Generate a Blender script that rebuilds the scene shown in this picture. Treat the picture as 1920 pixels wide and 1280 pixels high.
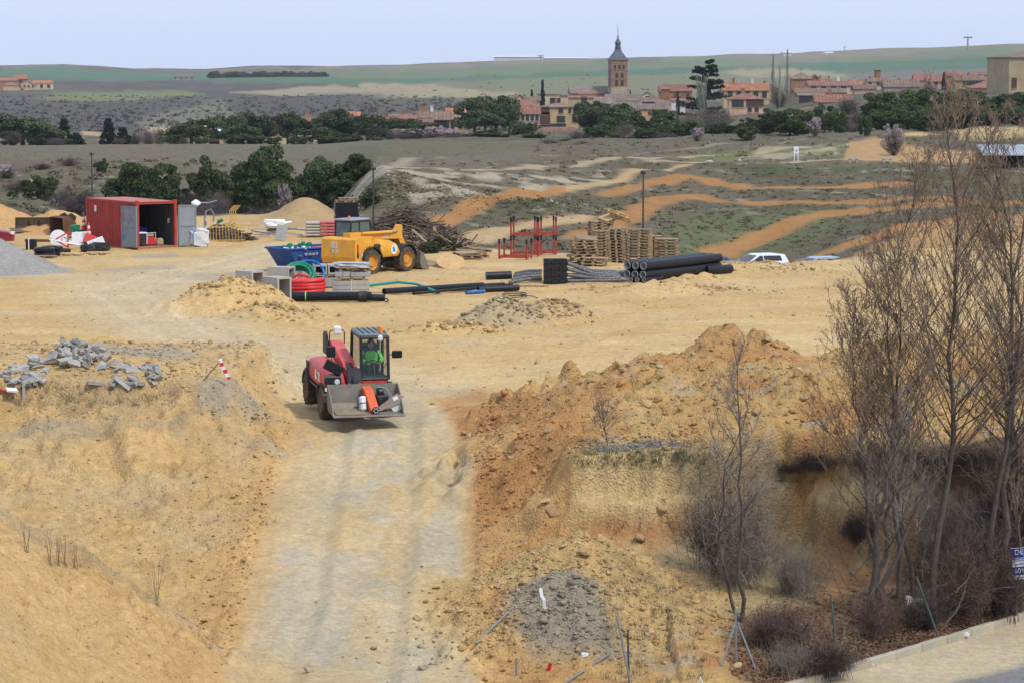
import bpy, bmesh, math, random
import numpy as np
from mathutils import Vector, Matrix, Euler
R = math.radians
for o in list(bpy.data.objects): bpy.data.objects.remove(o)
scene = bpy.context.scene
COL = scene.collection
rnd = random.Random(7)

# ------------------------------------------------------------------ camera, sky, sun, exposure
F = 5333.0; CAMZ = 10.1; PITCH = math.atan(525 / F)
cam = bpy.data.cameras.new('camera'); camo = bpy.data.objects.new('camera', cam); COL.objects.link(camo)
camo.location = (0, 0, CAMZ); camo.rotation_euler = (math.pi / 2 - PITCH, 0, 0)
cam.sensor_width = 36; cam.lens = 36 * F / 1920; cam.clip_start = 1; cam.clip_end = 30000
scene.camera = camo
SUN_EL, SUN_AZ = R(52), R(132)          # azimuth measured from +Y towards +X: to the right of the camera and a little behind it
world = bpy.data.worlds.new('World'); scene.world = world; world.use_nodes = True
wn = world.node_tree.nodes; wl = world.node_tree.links
bg = wn['Background']; sky = wn.new('ShaderNodeTexSky'); sky.sky_type = 'NISHITA'; sky.sun_disc = False
sky.sun_elevation = SUN_EL; sky.sun_rotation = SUN_AZ; sky.air_density = 1.0; sky.dust_density = 1.5
wm = wn.new('ShaderNodeMix'); wm.data_type = 'RGBA'; wm.inputs[0].default_value = 0.86
wl.new(sky.outputs[0], wm.inputs[6]); wm.inputs[7].default_value = (6.45, 7.45, 9.75, 1)   # thin even veil of high cloud
wl.new(wm.outputs[2], bg.inputs[0]); bg.inputs[1].default_value = 0.1
sun = bpy.data.lights.new('sun', 'SUN'); suno = bpy.data.objects.new('sun', sun); COL.objects.link(suno)
sun.energy = 2.5; sun.angle = R(7); sun.color = (1, 0.95, 0.87)
sd = Vector((math.sin(SUN_AZ) * math.cos(SUN_EL), math.cos(SUN_AZ) * math.cos(SUN_EL), math.sin(SUN_EL)))
suno.rotation_euler = sd.to_track_quat('Z', 'Y').to_euler(); suno.location = sd * 100
scene.view_settings.view_transform = 'Standard'; scene.view_settings.look = 'None'
scene.view_settings.exposure = 0.22; scene.view_settings.gamma = 1
scene.render.engine = 'CYCLES'

# ------------------------------------------------------------------ helpers
def ray(px, py):
    r = (px - 960) / F; u = (640 - py) / F
    return r, math.cos(PITCH) + u * math.sin(PITCH), -math.sin(PITCH) + u * math.cos(PITCH)
def P(px, py, z=0.0):                    # where a line of sight meets a level plane
    dx, dy, dz = ray(px, py); t = (z - CAMZ) / dz
    return Vector((dx * t, dy * t, z))
def AT(px, py, Y):                       # the point on a line of sight at distance Y
    dx, dy, dz = ray(px, py); t = Y / dy
    return Vector((dx * t, Y, CAMZ + dz * t))

def srgb(r, g, b):
    f = lambda c: (c / 255 / 12.92) if c <= 10 else ((c / 255 + 0.055) / 1.055) ** 2.4
    return (f(r), f(g), f(b))

MATS = {}
def mat(name, col, rough=0.7, var=0.25, scale=3.0, metal=0.0, dirt=0.0, dirtcol=(0.34, 0.26, 0.15), bump=0.0, bscale=40.0,
        spec=0.3, objrand=0.0, trans=0.0, alpha=1.0, emit=None):
    if name in MATS: return MATS[name]
    m = bpy.data.materials.new(name); m.use_nodes = True; MATS[name] = m
    n = m.node_tree.nodes; l = m.node_tree.links; b = n['Principled BSDF']
    b.inputs['Roughness'].default_value = rough; b.inputs['Metallic'].default_value = metal
    b.inputs['Specular IOR Level'].default_value = spec
    if trans: b.inputs['Transmission Weight'].default_value = trans
    if alpha < 1: b.inputs['Alpha'].default_value = alpha
    tc = n.new('ShaderNodeTexCoord'); nz = n.new('ShaderNodeTexNoise'); nz.inputs['Scale'].default_value = scale
    nz.inputs['Detail'].default_value = 6; nz.inputs['Roughness'].default_value = 0.62
    l.new(tc.outputs['Object'], nz.inputs['Vector'])
    mr = n.new('ShaderNodeMapRange'); mr.inputs[1].default_value = 0.28; mr.inputs[2].default_value = 0.72
    mr.inputs[3].default_value = 1 - var; mr.inputs[4].default_value = 1 + var * 0.7
    l.new(nz.outputs[0], mr.inputs[0])
    mul = n.new('ShaderNodeVectorMath'); mul.operation = 'SCALE'; mul.inputs[0].default_value = col[:3]
    l.new(mr.outputs[0], mul.inputs['Scale']); out = mul.outputs[0]
    if objrand:
        oi = n.new('ShaderNodeObjectInfo'); m2 = n.new('ShaderNodeMapRange')
        m2.inputs[3].default_value = 1 - objrand; m2.inputs[4].default_value = 1 + objrand
        l.new(oi.outputs['Random'], m2.inputs[0]); s2 = n.new('ShaderNodeVectorMath'); s2.operation = 'SCALE'
        l.new(out, s2.inputs[0]); l.new(m2.outputs[0], s2.inputs['Scale']); out = s2.outputs[0]
    if dirt:
        nd = n.new('ShaderNodeTexNoise'); nd.inputs['Scale'].default_value = scale * 0.7; nd.inputs['Detail'].default_value = 8
        nd.inputs['Roughness'].default_value = 0.7; l.new(tc.outputs['Object'], nd.inputs['Vector'])
        md = n.new('ShaderNodeMapRange'); md.inputs[1].default_value = 0.62 - dirt * 0.35; md.inputs[2].default_value = 0.78
        md.inputs[4].default_value = min(0.92, 0.45 + dirt * 0.5); l.new(nd.outputs[0], md.inputs[0])
        mx = n.new('ShaderNodeMix'); mx.data_type = 'RGBA'; l.new(md.outputs[0], mx.inputs[0]); l.new(out, mx.inputs[6])
        mx.inputs[7].default_value = (*dirtcol, 1); out = mx.outputs[2]
    l.new(out, b.inputs['Base Color'])
    if bump:
        nb = n.new('ShaderNodeTexNoise'); nb.inputs['Scale'].default_value = bscale; nb.inputs['Detail'].default_value = 4
        l.new(tc.outputs['Object'], nb.inputs['Vector']); bp = n.new('ShaderNodeBump'); bp.inputs['Strength'].default_value = bump
        bp.inputs['Distance'].default_value = 0.02; l.new(nb.outputs[0], bp.inputs['Height']); l.new(bp.outputs[0], b.inputs['Normal'])
    if emit:
        b.inputs['Emission Color'].default_value = (*emit, 1); b.inputs['Emission Strength'].default_value = 0.6
    return m

class MB:                                # collects shapes; build() links them as one mesh object
    def __init__(s): s.v = []; s.f = []
    def add(s, vs, fs):
        o = len(s.v); s.v += [tuple(v) for v in vs]; s.f += [tuple(i + o for i in f) for f in fs]; return s
    def box(s, c, d, rot=None, taper=1.0):
        hx, hy, hz = d[0] / 2, d[1] / 2, d[2] / 2
        vs = [Vector((x * (taper if z > 0 else 1), y * (taper if z > 0 else 1), z)) for z in (-hz, hz) for x, y in ((-hx, -hy), (hx, -hy), (hx, hy), (-hx, hy))]
        if rot: m = Euler(rot).to_matrix(); vs = [m @ v for v in vs]
        c = Vector(c)
        return s.add([v + c for v in vs], [(3, 2, 1, 0), (4, 5, 6, 7), (0, 1, 5, 4), (1, 2, 6, 5), (2, 3, 7, 6), (3, 0, 4, 7)])
    def bb(s, x0, x1, y0, y1, z0, z1): return s.box(((x0 + x1) / 2, (y0 + y1) / 2, (z0 + z1) / 2), (abs(x1 - x0), abs(y1 - y0), abs(z1 - z0)))
    def bevbox(s, c, d, b=0.03, rot=None):      # box with chamfered edges
        hx, hy, hz = d[0] / 2, d[1] / 2, d[2] / 2; b = min(b, hx * .9, hy * .9, hz * .9)
        bm = bmesh.new(); bmesh.ops.create_cube(bm, size=1)
        bmesh.ops.scale(bm, vec=d, verts=bm.verts); bmesh.ops.bevel(bm, geom=bm.edges[:], offset=b, segments=1, affect='EDGES')
        m = Euler(rot).to_matrix() if rot else Matrix.Identity(3); c = Vector(c); bm.verts.ensure_lookup_table()
        s.add([m @ v.co + c for v in bm.verts], [[v.index for v in f.verts] for f in bm.faces]); bm.free(); return s
    def tube(s, pts, r, n=8, caps=True):
        pts = [Vector(p) for p in pts]; k = len(pts); rs = r if isinstance(r, (list, tuple)) else [r] * k
        o = len(s.v); up = None
        for i, p in enumerate(pts):
            t = (pts[min(i + 1, k - 1)] - pts[max(i - 1, 0)])
            t = t.normalized() if t.length > 1e-9 else Vector((0, 0, 1))
            if up is None: up = Vector((0, 0, 1)) if abs(t.z) < 0.9 else Vector((1, 0, 0))
            a = t.cross(up).normalized(); b2 = a.cross(t).normalized(); up = b2
            for j in range(n):
                an = 2 * math.pi * j / n; s.v.append(tuple(p + (a * math.cos(an) + b2 * math.sin(an)) * rs[i]))
        for i in range(k - 1):
            for j in range(n):
                s.f.append((o + i * n + j, o + i * n + (j + 1) % n, o + (i + 1) * n + (j + 1) % n, o + (i + 1) * n + j))
        if caps: s.f.append(tuple(o + j for j in reversed(range(n)))); s.f.append(tuple(o + (k - 1) * n + j for j in range(n)))
        return s
    def cyl(s, p0, p1, r0, r1=None, n=16): return s.tube([p0, p1], [r0, r0 if r1 is None else r1], n)
    def ring(s, p0, p1, ro, ri, n=20):          # a hollow pipe
        p0 = Vector(p0); p1 = Vector(p1); t = (p1 - p0).normalized(); up = Vector((0, 0, 1)) if abs(t.z) < .9 else Vector((1, 0, 0))
        a = t.cross(up).normalized(); b2 = a.cross(t); o = len(s.v)
        for p, r in ((p0, ri), (p0, ro), (p1, ro), (p1, ri)):
            for j in range(n):
                an = 2 * math.pi * j / n; s.v.append(tuple(p + (a * math.cos(an) + b2 * math.sin(an)) * r))
        for q in range(4):
            for j in range(n):
                w = (q + 1) % 4; s.f.append((o + q * n + j, o + q * n + (j + 1) % n, o + w * n + (j + 1) % n, o + w * n + j))
        return s
    def lathe(s, prof, n=16, c=(0, 0, 0), axis='z', rot=0.0, caps=True):
        o = len(s.v); k = len(prof)
        for r, h in prof:
            for j in range(n):
                a = 2 * math.pi * j / n + rot; x, y = r * math.cos(a), r * math.sin(a)
                p = (x, y, h) if axis == 'z' else ((h, x, y) if axis == 'x' else (y, h, x))
                s.v.append((p[0] + c[0], p[1] + c[1], p[2] + c[2]))
        for i in range(k - 1):
            for j in range(n): s.f.append((o + i * n + j, o + i * n + (j + 1) % n, o + (i + 1) * n + (j + 1) % n, o + (i + 1) * n + j))
        if caps: s.f.append(tuple(o + j for j in reversed(range(n)))); s.f.append(tuple(o + (k - 1) * n + j for j in range(n)))
        return s
    def prism(s, poly, t0, t1, axis='x'):       # polygon pulled along an axis; poly gives the two other coordinates
        k = len(poly); f = {'x': lambda a, b, t: (t, a, b), 'y': lambda a, b, t: (a, t, b), 'z': lambda a, b, t: (a, b, t)}[axis]
        vs = [f(a, b, t0) for a, b in poly] + [f(a, b, t1) for a, b in poly]
        return s.add(vs, [tuple(reversed(range(k))), tuple(range(k, 2 * k))] + [(i, (i + 1) % k, k + (i + 1) % k, k + i) for i in range(k)])
    def quad(s, *p): return s.add(p, [tuple(range(len(p)))])
    def mesh(s, name, smooth=False):
        me = bpy.data.meshes.new(name); me.from_pydata(s.v, [], s.f); me.update()
        if len(s.f) < 20000:
            bm = bmesh.new(); bm.from_mesh(me); bmesh.ops.recalc_face_normals(bm, faces=bm.faces); bm.to_mesh(me); bm.free()
        if smooth:
            me.polygons.foreach_set('use_smooth', [True] * len(me.polygons)); me.set_sharp_from_angle(angle=R(38))
        return me
    def build(s, name, m, parent=None, smooth=False, loc=None, rz=None):
        me = s.mesh(name, smooth); me.materials.append(m); return link(name, me, parent, loc, rz)

def link(name, me, parent=None, loc=None, rz=None):
    o = bpy.data.objects.new(name, me); COL.objects.link(o)
    if parent is not None: o.parent = parent
    if loc is not None: o.location = loc
    if rz is not None: o.rotation_euler = rz if isinstance(rz, (tuple, list, Euler)) else (0, 0, rz)
    return o
def tag(o, label=None, cat=None, group=None, kind=None):
    if label: o['label'] = label
    if cat: o['category'] = cat
    if group: o['group'] = group
    if kind: o['kind'] = kind
    return o
def thing(name, label, cat, loc=(0, 0, 0), rz=0.0, group=None):
    o = bpy.data.objects.new(name, None); COL.objects.link(o); o.empty_display_size = 0.2
    o.location = loc; o.rotation_euler = rz if isinstance(rz, (tuple, list)) else (0, 0, rz)
    return tag(o, label, cat, group)
KIDS = {}
def dup(root, loc=None, rz=None, label=None, group=None, scale=None):
    r = root.copy(); COL.objects.link(r)
    if loc is not None: r.location = loc
    if rz is not None: r.rotation_euler = rz if isinstance(rz, (tuple, list)) else (0, 0, rz)
    if scale is not None: r.scale = scale
    if label: r['label'] = label
    if group: r['group'] = group
    def rec(a, b):
        for ch in list(a.children):
            c = ch.copy(); COL.objects.link(c); c.parent = b; rec(ch, c)
    rec(root, r); return r
ORD = ['first', 'second', 'third', 'fourth', 'fifth', 'sixth', 'seventh', 'eighth', 'ninth', 'tenth', 'eleventh', 'twelfth', 'thirteenth',
       'fourteenth', 'fifteenth', 'sixteenth', 'seventeenth', 'eighteenth', 'nineteenth', 'twentieth', 'twenty-first', 'twenty-second',
       'twenty-third', 'twenty-fourth', 'twenty-fifth', 'twenty-sixth', 'twenty-seventh', 'twenty-eighth', 'twenty-ninth', 'thirtieth']

# ------------------------------------------------------------------ terrain
def vnoise(x, y, seed=0):
    ix = np.floor(x).astype(np.int64); iy = np.floor(y).astype(np.int64); fx = x - ix; fy = y - iy
    def h(a, b):
        n = (a * 374761393 + b * 668265263 + seed * 974634777) & 0xffffffff
        n = ((n ^ (n >> 13)) * 1274126177) & 0xffffffff
        return ((n ^ (n >> 16)) & 0xffff) / 65535.0
    sx = fx * fx * fx * (fx * (fx * 6 - 15) + 10); sy = fy * fy * fy * (fy * (fy * 6 - 15) + 10)
    a = h(ix, iy); b = h(ix + 1, iy); c = h(ix, iy + 1); d = h(ix + 1, iy + 1)
    return (a + (b - a) * sx) * (1 - sy) + (c + (d - c) * sx) * sy
def fbm(x, y, octv=4, seed=0, gain=0.5):
    x = np.asarray(x, float); y = np.asarray(y, float); s = 0; a = 1; t = 0
    for i in range(octv):
        s = s + a * (vnoise(x, y, seed + i * 17) * 2 - 1); t += a; a *= gain
        x, y = (0.8 * x - 0.6 * y) * 2.03 + 11.3, (0.6 * x + 0.8 * y) * 2.03 + 5.7
    return s / t
def billow(x, y, octv=3, seed=0):
    s = 0; a = 1; t = 0
    for i in range(octv):
        s = s + a * np.abs(vnoise(x, y, seed + i * 31) * 2 - 1); t += a; a *= 0.5
        x, y = (0.8 * x - 0.6 * y) * 2.1 + 3.1, (0.6 * x + 0.8 * y) * 2.1 + 8.7
    return s / t
def clods(X, Y, sc, seed, prob=.6):
    out = np.zeros(X.shape); m = Y < 135; x = X[m] / sc; y = Y[m] / sc; ix = np.floor(x).astype(np.int64); iy = np.floor(y).astype(np.int64); best = np.zeros(x.shape)
    def h(a, b, k):
        n = (a * 374761393 + b * 668265263 + (seed + k) * 974634777) & 0xffffffff; n = ((n ^ (n >> 13)) * 1274126177) & 0xffffffff
        return ((n ^ (n >> 16)) & 0xffff) / 65535.0
    for i in (-1, 0, 1):
        for j in (-1, 0, 1):
            a = ix + i; b = iy + j; r = .25 + .42 * h(a, b, 3); an = 6.28 * h(a, b, 6); dx = x - a - h(a, b, 1); dy = y - b - h(a, b, 2); ex = (dx * np.cos(an) + dy * np.sin(an)) / r; ey = (dy * np.cos(an) - dx * np.sin(an)) / r * (1 + .8 * h(a, b, 7))
            d = np.maximum(np.maximum(np.abs(ex), np.abs(ey)), .72 * (np.abs(ex) + np.abs(ey)))
            best = np.maximum(best, np.clip((1 - d) * 2.2, 0, 1) * (1 + .55 * ex) * .75 * r * (h(a, b, 4) < prob) * (.35 + h(a, b, 5)))
    out[m] = best * sc; return out
def sst(a, b, x):
    t = np.clip((x - a) / (b - a), 0, 1); return t * t * (3 - 2 * t)
def smax(a, b, k=0.15):
    h = np.clip(0.5 + 0.5 * (a - b) / k, 0, 1); return b * (1 - h) + a * h + k * h * (1 - h)

def urow(px): return (px - 960) / F / (math.cos(PITCH))
HORIZON = [(-400, 122), (0, 123), (130, 121), (200, 124), (260, 128), (390, 129), (480, 123), (620, 124), (760, 121), (900, 116), (1000, 112), (1150, 109), (1300, 105), (1500, 98), (1700, 90), (1920, 82), (2350, 74)]
COLS = {  # pixel column: (distance, line-of-sight row) ; ('z', distance, height)
 -400: [(300, 350), (345, 308), (400, 283), (500, 272), ('z', 620, -8), ('z', 760, -11), (900, 250), (1100, 226), (1400, 203), (1700, 183), (2000, 170), (2400, 158), (3000, 146), (3600, 136)],
 0: [(300, 350), (345, 308), (400, 283), (500, 272), ('z', 620, -8), ('z', 760, -11), (900, 250), (1100, 226), (1400, 203), (1700, 183), (2000, 170), (2400, 158), (3000, 146), (3600, 136)],
 300: [('z', 240, -5), (275, 388), (310, 345), (350, 310), (400, 286), (490, 270), ('z', 600, -8), ('z', 760, -11), (900, 246), (1100, 226), (1400, 204), (1700, 182), (2000, 168), (2500, 155), (3200, 143), (3800, 135)],
 600: [('z', 208, -2), ('z', 240, -5), (290, 376), (335, 334), (385, 303), (490, 270), ('z', 600, -7.5), ('z', 760, -10), (900, 235), (1100, 212), (1400, 190), (1700, 172), (2000, 160), (2500, 150), (3200, 141), (3800, 133)],
 720: [('z', 180, -1.2), ('z', 196, -1.4), (217, 387), (224, 362), (234, 329), (250, 318), (310, 295), (400, 277), (490, 265), ('z', 600, -6), ('z', 760, -9), (900, 225), (1100, 203), (1400, 186), (1700, 170), (2200, 152), (3000, 138), (3800, 127)],
 900: [('z', 176, -2.6), (200, 428), (214, 395), (228, 372), (243, 334), (260, 322), (320, 298), (400, 279), (490, 264), ('z', 600, -5), ('z', 700, -7), ('z', 820, -8), (1000, 200), (1300, 184), (1700, 165), (2200, 150), (3000, 135), (3800, 122)],
 1150: [('z', 165, -3), (195, 455), (215, 420), (228, 395), (250, 362), (275, 337), (310, 306), (345, 291), (400, 273), (450, 262), ('z', 540, -4.5), ('z', 700, -7), ('z', 820, -8.5), (1000, 190), (1300, 178), (1700, 160), (2200, 145), (3000, 128), (3800, 115)],
 1400: [('z', 150, -1.8), ('z', 168, -4), ('z', 198, -4.2), (213, 455), (226, 415), (240, 390), (262, 360), (285, 336), (305, 313), (322, 301), (345, 288), (380, 270), (420, 256), (470, 246), ('z', 600, -3), (800, 200), (1000, 185), (1400, 170), (1800, 155), (2400, 138), (3200, 118)],
 1700: [('z', 166, -1.5), (190, 452), (210, 420), (230, 390), (262, 352), (290, 326), (310, 306), (335, 289), (360, 271), (390, 253), (420, 245), ('z', 500, -0.6), (650, 181), (900, 166), (1200, 158), (1700, 145), (2400, 130), (3200, 110)],
 1920: [('z', 170, -1), (190, 448), (210, 418), (230, 388), (262, 350), (290, 322), (310, 300), (335, 284), (360, 262), (390, 244), (420, 232), ('z', 500, 0.8), (600, 174), (900, 160), (1400, 148), (2400, 118), (3200, 100)],
 2350: [('z', 170, -1), (190, 448), (210, 418), (230, 388), (262, 350), (290, 322), (310, 300), (335, 284), (360, 262), (390, 240), (420, 228), ('z', 500, 1), (600, 172), (900, 158), (1400, 146), (2400, 112), (3200, 92)],
}
YEDGE = [(-400, 184), (400, 184), (560, 190), (640, 182), (800, 165), (900, 156), (1000, 153), (1250, 149), (1350, 141), (1500, 144), (1600, 150), (1750, 156), (1920, 160), (2350, 165)]
def losz(Y, py): return CAMZ - (py - 115) * Y / F
def rows():
    y = 42.0; out = []
    while y < 5600:
        out.append(y)
        y += 0.25 if y < 54 else 0.1 if y < 86 else 0.2 if y < 118 else 0.4 if y < 190 else 0.8 if y < 300 else 1.8 if y < 520 else 8 if y < 1300 else 30
    return np.array(out)
NC = 580; U = np.linspace(-0.25, 0.25, NC); YR = rows(); NR = len(YR)
UU, YY = np.meshgrid(U, YR); XX = UU * YY

def far_base():
    pxs = sorted(COLS); us = np.array([urow(p) for p in pxs])
    ye = np.interp(us, [urow(p) for p, _ in YEDGE], [v for _, v in YEDGE]); hz = np.interp(us, [urow(p) for p, _ in HORIZON], [v for _, v in HORIZON])
    Zc = np.zeros((NR, len(pxs)))
    for i, p in enumerate(pxs):
        pts = [(ye[i] - 8, 0.0), (ye[i], -0.05), (ye[i] + 8, -1.0)]
        for e in COLS[p]:
            d, z = (e[1], e[2]) if e[0] == 'z' else (e[0], losz(*e))
            if d > pts[-1][0]: pts.append((d, z))
        pts = [(a, b) for a, b in pts]; pts.append((4500, losz(4500, hz[i]))); pts.append((5600, losz(4500, hz[i]) - 40))
        Zc[:, i] = np.interp(YR, [a for a, _ in pts], [b for _, b in pts])
    wu = UU + 0.006 * fbm(XX / 60, YY / 60, 3, 5) * sst(140, 200, YY)
    idx = np.clip(np.searchsorted(us, wu) - 1, 0, len(us) - 2)
    t = (wu - us[idx]) / (us[idx + 1] - us[idx]); t = np.clip(t, 0, 1); t = t * t * (3 - 2 * t) * 0.5 + t * 0.5
    ri = np.arange(NR)[:, None].repeat(NC, 1)
    Z = Zc[ri, idx] * (1 - t) + Zc[ri, idx + 1] * t
    # horizon crest follows its own finer outline
    hzr = np.interp(U, [urow(p) for p, _ in HORIZON], [v for _, v in HORIZON]); hc = np.interp(U, us, hz)
    Z = Z + ((hc - hzr) * 4500 / F)[None, :] * sst(3300, 4500, YY)
    return Z
def gauss(X, Y, cx, cy, sx, sy, h, rot=0.0):
    c, s = math.cos(rot), math.sin(rot); a = (X - cx) * c + (Y - cy) * s; b = -(X - cx) * s + (Y - cy) * c
    return h * np.exp(-0.5 * ((a / sx) ** 2 + (b / sy) ** 2))
def cone(X, Y, cx, cy, rx, ry, h, rot=0.0, p=1.0):
    c, s = math.cos(rot), math.sin(rot); a = (X - cx) * c + (Y - cy) * s; b = -(X - cx) * s + (Y - cy) * c
    d = np.sqrt((a / rx) ** 2 + (b / ry) ** 2); return h * np.clip(1 - d, 0, None) ** p
KA = np.array((7.2, 60.2)); KB = np.array((11.9, 65.9)); KD = (KB - KA) / np.linalg.norm(KB - KA); KN = np.array((-KD[1], KD[0]))  # kerb line; KN points up the bank

def near(X, Y, Z):
    n1 = fbm(X / 7, Y / 7, 4, 1); n2 = fbm(X / 1.6, Y / 1.6, 4, 2); n3 = fbm(X / 0.45, Y / 0.45, 3, 3)
    nearw = 1 - sst(170, 210, Y)
    C1 = clods(X, Y, .75, 1, .55); C2 = clods(X, Y, .32, 2, .6)
    # the worn yard: shallow wheel ruts and lumps
    z = Z + nearw * (0.16 * n1 + 0.06 * n2 + 0.03 * n3 + .22 * C2 * sst(.1, .5, n2))
    # ramp
    zr = -0.17 * np.log1p(np.exp((79 - Y) * 1.2)) / 1.2; zr = -smax(-zr, 0 * zr, .05); zr = np.maximum(zr, -3.0 + 0 * zr)
    ramp = zr + 0.03 * n1 + 0.022 * n2 + 0.007 * n3
    ramp = ramp - (0.07 + .02 * np.sin(Y * 2 * math.pi / .3)) * (np.exp(-((X + 4.7 + 0.35 * n1) / 0.2) ** 2) + np.exp(-((X + 2.7 + 0.35 * n1) / 0.2) ** 2)) + .04 * (np.exp(-((X + 4.3 + 0.35 * n1) / 0.12) ** 2) + np.exp(-((X + 2.3 + 0.35 * n1) / 0.12) ** 2)) + .03 * np.exp(-((X + 5.9 + .4 * n1) / .2) ** 2)
    tr = np.exp(-((X + 0.55 + 0.25 * n1) / 0.28) ** 2) + np.exp(-((X + 6.5 + 0.3 * n1) / 0.22) ** 2)
    side = np.maximum(np.clip(-5.8 - X, 0, None), np.clip(X + 1.3, 0, None))
    rough = sst(0.0, 0.8, side)
    low = ramp + rough * (.35 * C1 + .5 * C2 + 0.10 * n2 + 0.06 * n3 + 0.12 * billow(X / 0.9, Y / 0.9, 3, 4)) + tr * 0.06 * np.sin(Y * 2 * math.pi / 0.34 + 1.5 * n1) + np.clip(X + 1.2, 0, 3) * 0.10
    # leaf bank over the kerb
    kd = (X - KA[0]) * KN[0] + (Y - KA[1]) * KN[1]
    litter = -2.87 + 0.16 * np.clip(kd, 0, 6) + 0.05 * n2 + 0.03 * n3
    low = np.where((X > 3.5), np.where(kd > 0, smax(np.where(kd > 0, litter, -3), low * sst(8, 3, X) - 3.2 * (1 - sst(8, 3, X)), .2), -3.0 - 0.0 * n2), low)
    isn = 1 - sst(78.5, 82, Y)
    z = np.where(Y < 82, low * isn + z * (1 - isn), z)
    # left bank with its bench
    bench = 1.45 * (1 - sst(85, 102, Y)) + 0.12 * n1 + 0.06 * n2 + 0.03 * n3
    dF = 77.6 + 0.9 * fbm(X / 3.0, Y / 30, 3, 9) - Y; dS = X + 7.75 + 0.5 * fbm(X / 30, Y / 2.2, 3, 10) + 0.035 * np.clip(Y - 84, 0, 40) ** 1.3
    gul = fbm((X * 0.9 + Y * 0.42) / 0.8, (Y * 0.9 - X * 0.42) / 5.0, 4, 12)       # rills down the face
    fall = np.sqrt((np.clip(dF, 0, None) * 0.36) ** 2 + (np.clip(dS, 0, None) * 0.82) ** 2)
    fall = fall + 0.85 * (sst(0, 0.5, dF + .2 * n2) + .6 * sst(0, .3, dS)) * (0.75 + 0.4 * n1)
    face = sst(0.05, 0.6, fall)
    zl = bench - fall + face * (0.30 * gul + 0.15 * n2 + 0.08 * n3 + 0.10 * billow(X / 1.3, Y / 1.3, 3, 14) - 0.6 * np.clip(fbm(X / 1.1, Y / 1.1, 3, 15) - 0.24, 0, 1) + .16 * C2 + .12 * C1 - .5 * np.clip(fbm(X / .38, Y / .5, 2, 48) - .38, 0, 1))
    zl = np.where(Y > 60, zl, -9)
    z = smax(z, np.where((X < -4) & (Y < 112), zl, -9), 0.12)
    # nearer mound, lower left
    mb = 60.6 + 0.5 * fbm(X / 1.5, 0 * Y, 3, 20)
    zm = 0.35 - 0.60 * (X + 11) + 0.25 * n1 + 0.17 * n2 + 0.08 * n3 + .22 * gul + 0.16 * billow(X / 1.0, Y / 1.0, 3, 21) - 0.8 * np.clip(fbm(X / .9, Y / .9, 3, 22) - 0.28, 0, 1) + .2 * C2 + .1 * C1 - .5 * np.clip(fbm(X / .38, Y / .5, 2, 49) - .38, 0, 1)
    zm = np.minimum(zm, 1.2 + 0.1 * n2) - np.clip(Y - mb, 0, None) * 2.2
    z = smax(z, np.where(X < -3, zm, -9), 0.15)
    # right bench, its cut face, spoil heaps
    hb = 0.45 + 0.10 * n2 + 0.04 * n3
    cl = 0.42 * billow(X / 1.5, Y / 1.5, 3, 31) + 0.2 * n2 + 0.08 * n3 + .45 * C1 + .5 * C2
    mo = gauss(X + .9 * n2, Y + .3 * n1, 6.3, 78.6, 1.5, 1.6, 1.05) + np.exp(-(((X - 6.2) / 1.3) ** 2 + ((Y - 78.3) / 1.2) ** 2) ** 2) * (.3 + .3 * n2 + .9 * clods(X, Y, .9, 9, .9)) + gauss(X, Y, 4.6, 77.4, 1.9, 1.8, 0.9) + gauss(X, Y, 2.4, 79.5, 2.3, 2.0, 0.75) + gauss(X, Y, -0.6, 82.0, 2.6, 1.5, 0.25) \
        + gauss(X, Y, 9.6, 75.3, 3.4, 2.6, 1.15) + gauss(X, Y, 13.5, 76.5, 3.2, 3.0, 1.7) + gauss(X, Y, 4.0, 73.8, 2.2, 1.5, 0.5)
    mo = mo * (1 - sst(83, 88, Y))
    msk = np.clip(mo / 0.5, 0, 1)
    hb = hb * (1 - sst(74, 80, Y)) + mo + msk * (cl - 0.1)
    dfr = 69.9 + 0.5 * fbm(X / 1.7, 0 * X, 3, 33) + 0.4 * n2 + 0.07 * n3 + 0.6 * billow(X / 1.3, Y / 3, 3, 46) - .25 - Y + 0.5 * np.clip(X - 4.5, 0, 1.5) - 0.25 * np.clip(X - 7, 0, 4)
    dlf = 1.55 + 0.5 * fbm(X / 4, Y / 1.5, 3, 34) + .3 * n2 + .12 * n3 - X - .22 * np.clip(Y - 72, 0, 4)
    d1 = np.clip(dfr, 0, None); d2 = np.clip(dlf, 0, None)
    ffall = np.interp(d1, [0, .1, .35, .85, 1.05, 1.5, 6], [0, .1, 1.1, 1.25, 2.2, 2.4, 4.7]); lfall = np.interp(d2, [0, .1, .55, 1.0, 1.3, 6], [0, .1, .95, 1.1, 1.4, 3.4]); sg = sst(70.2, 73.2, Y + .4 * n2); lfall = lfall * (1 - sg) + sg * d2 * .40
    fall = np.sqrt(ffall ** 2 + lfall ** 2); fc = sst(0.1, 0.7, fall)
    zr2 = hb - fall + fc * (0.30 * n1 + 0.24 * n2 + 0.05 * n3 + 0.15 * billow(X / 1.2, Y / 1.2, 3, 36) - 1.7 * np.clip(fbm(X / .8, Y / .7, 3, 37) - 0.2, 0, 1) + .3 * C1 + .3 * C2)
    z = smax(z, np.where((X > -4) & (Y < 92) & (Y > 58), zr2, -9), 0.12)
    # tipped heap in front of the cut
    hp = -0.85 - 0.46 * np.sqrt(((X - 1.55) * 1.12) ** 2 + ((Y - 65.6) * 0.80) ** 2 + 0.05) + 0.10 * n2 + 0.06 * n3 + 0.2 * billow(X / 0.8, Y / 0.8, 3, 38) + .4 * C1 + .5 * C2
    z = np.where(kd > -0.3, smax(z, hp, 0.1), z)
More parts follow.
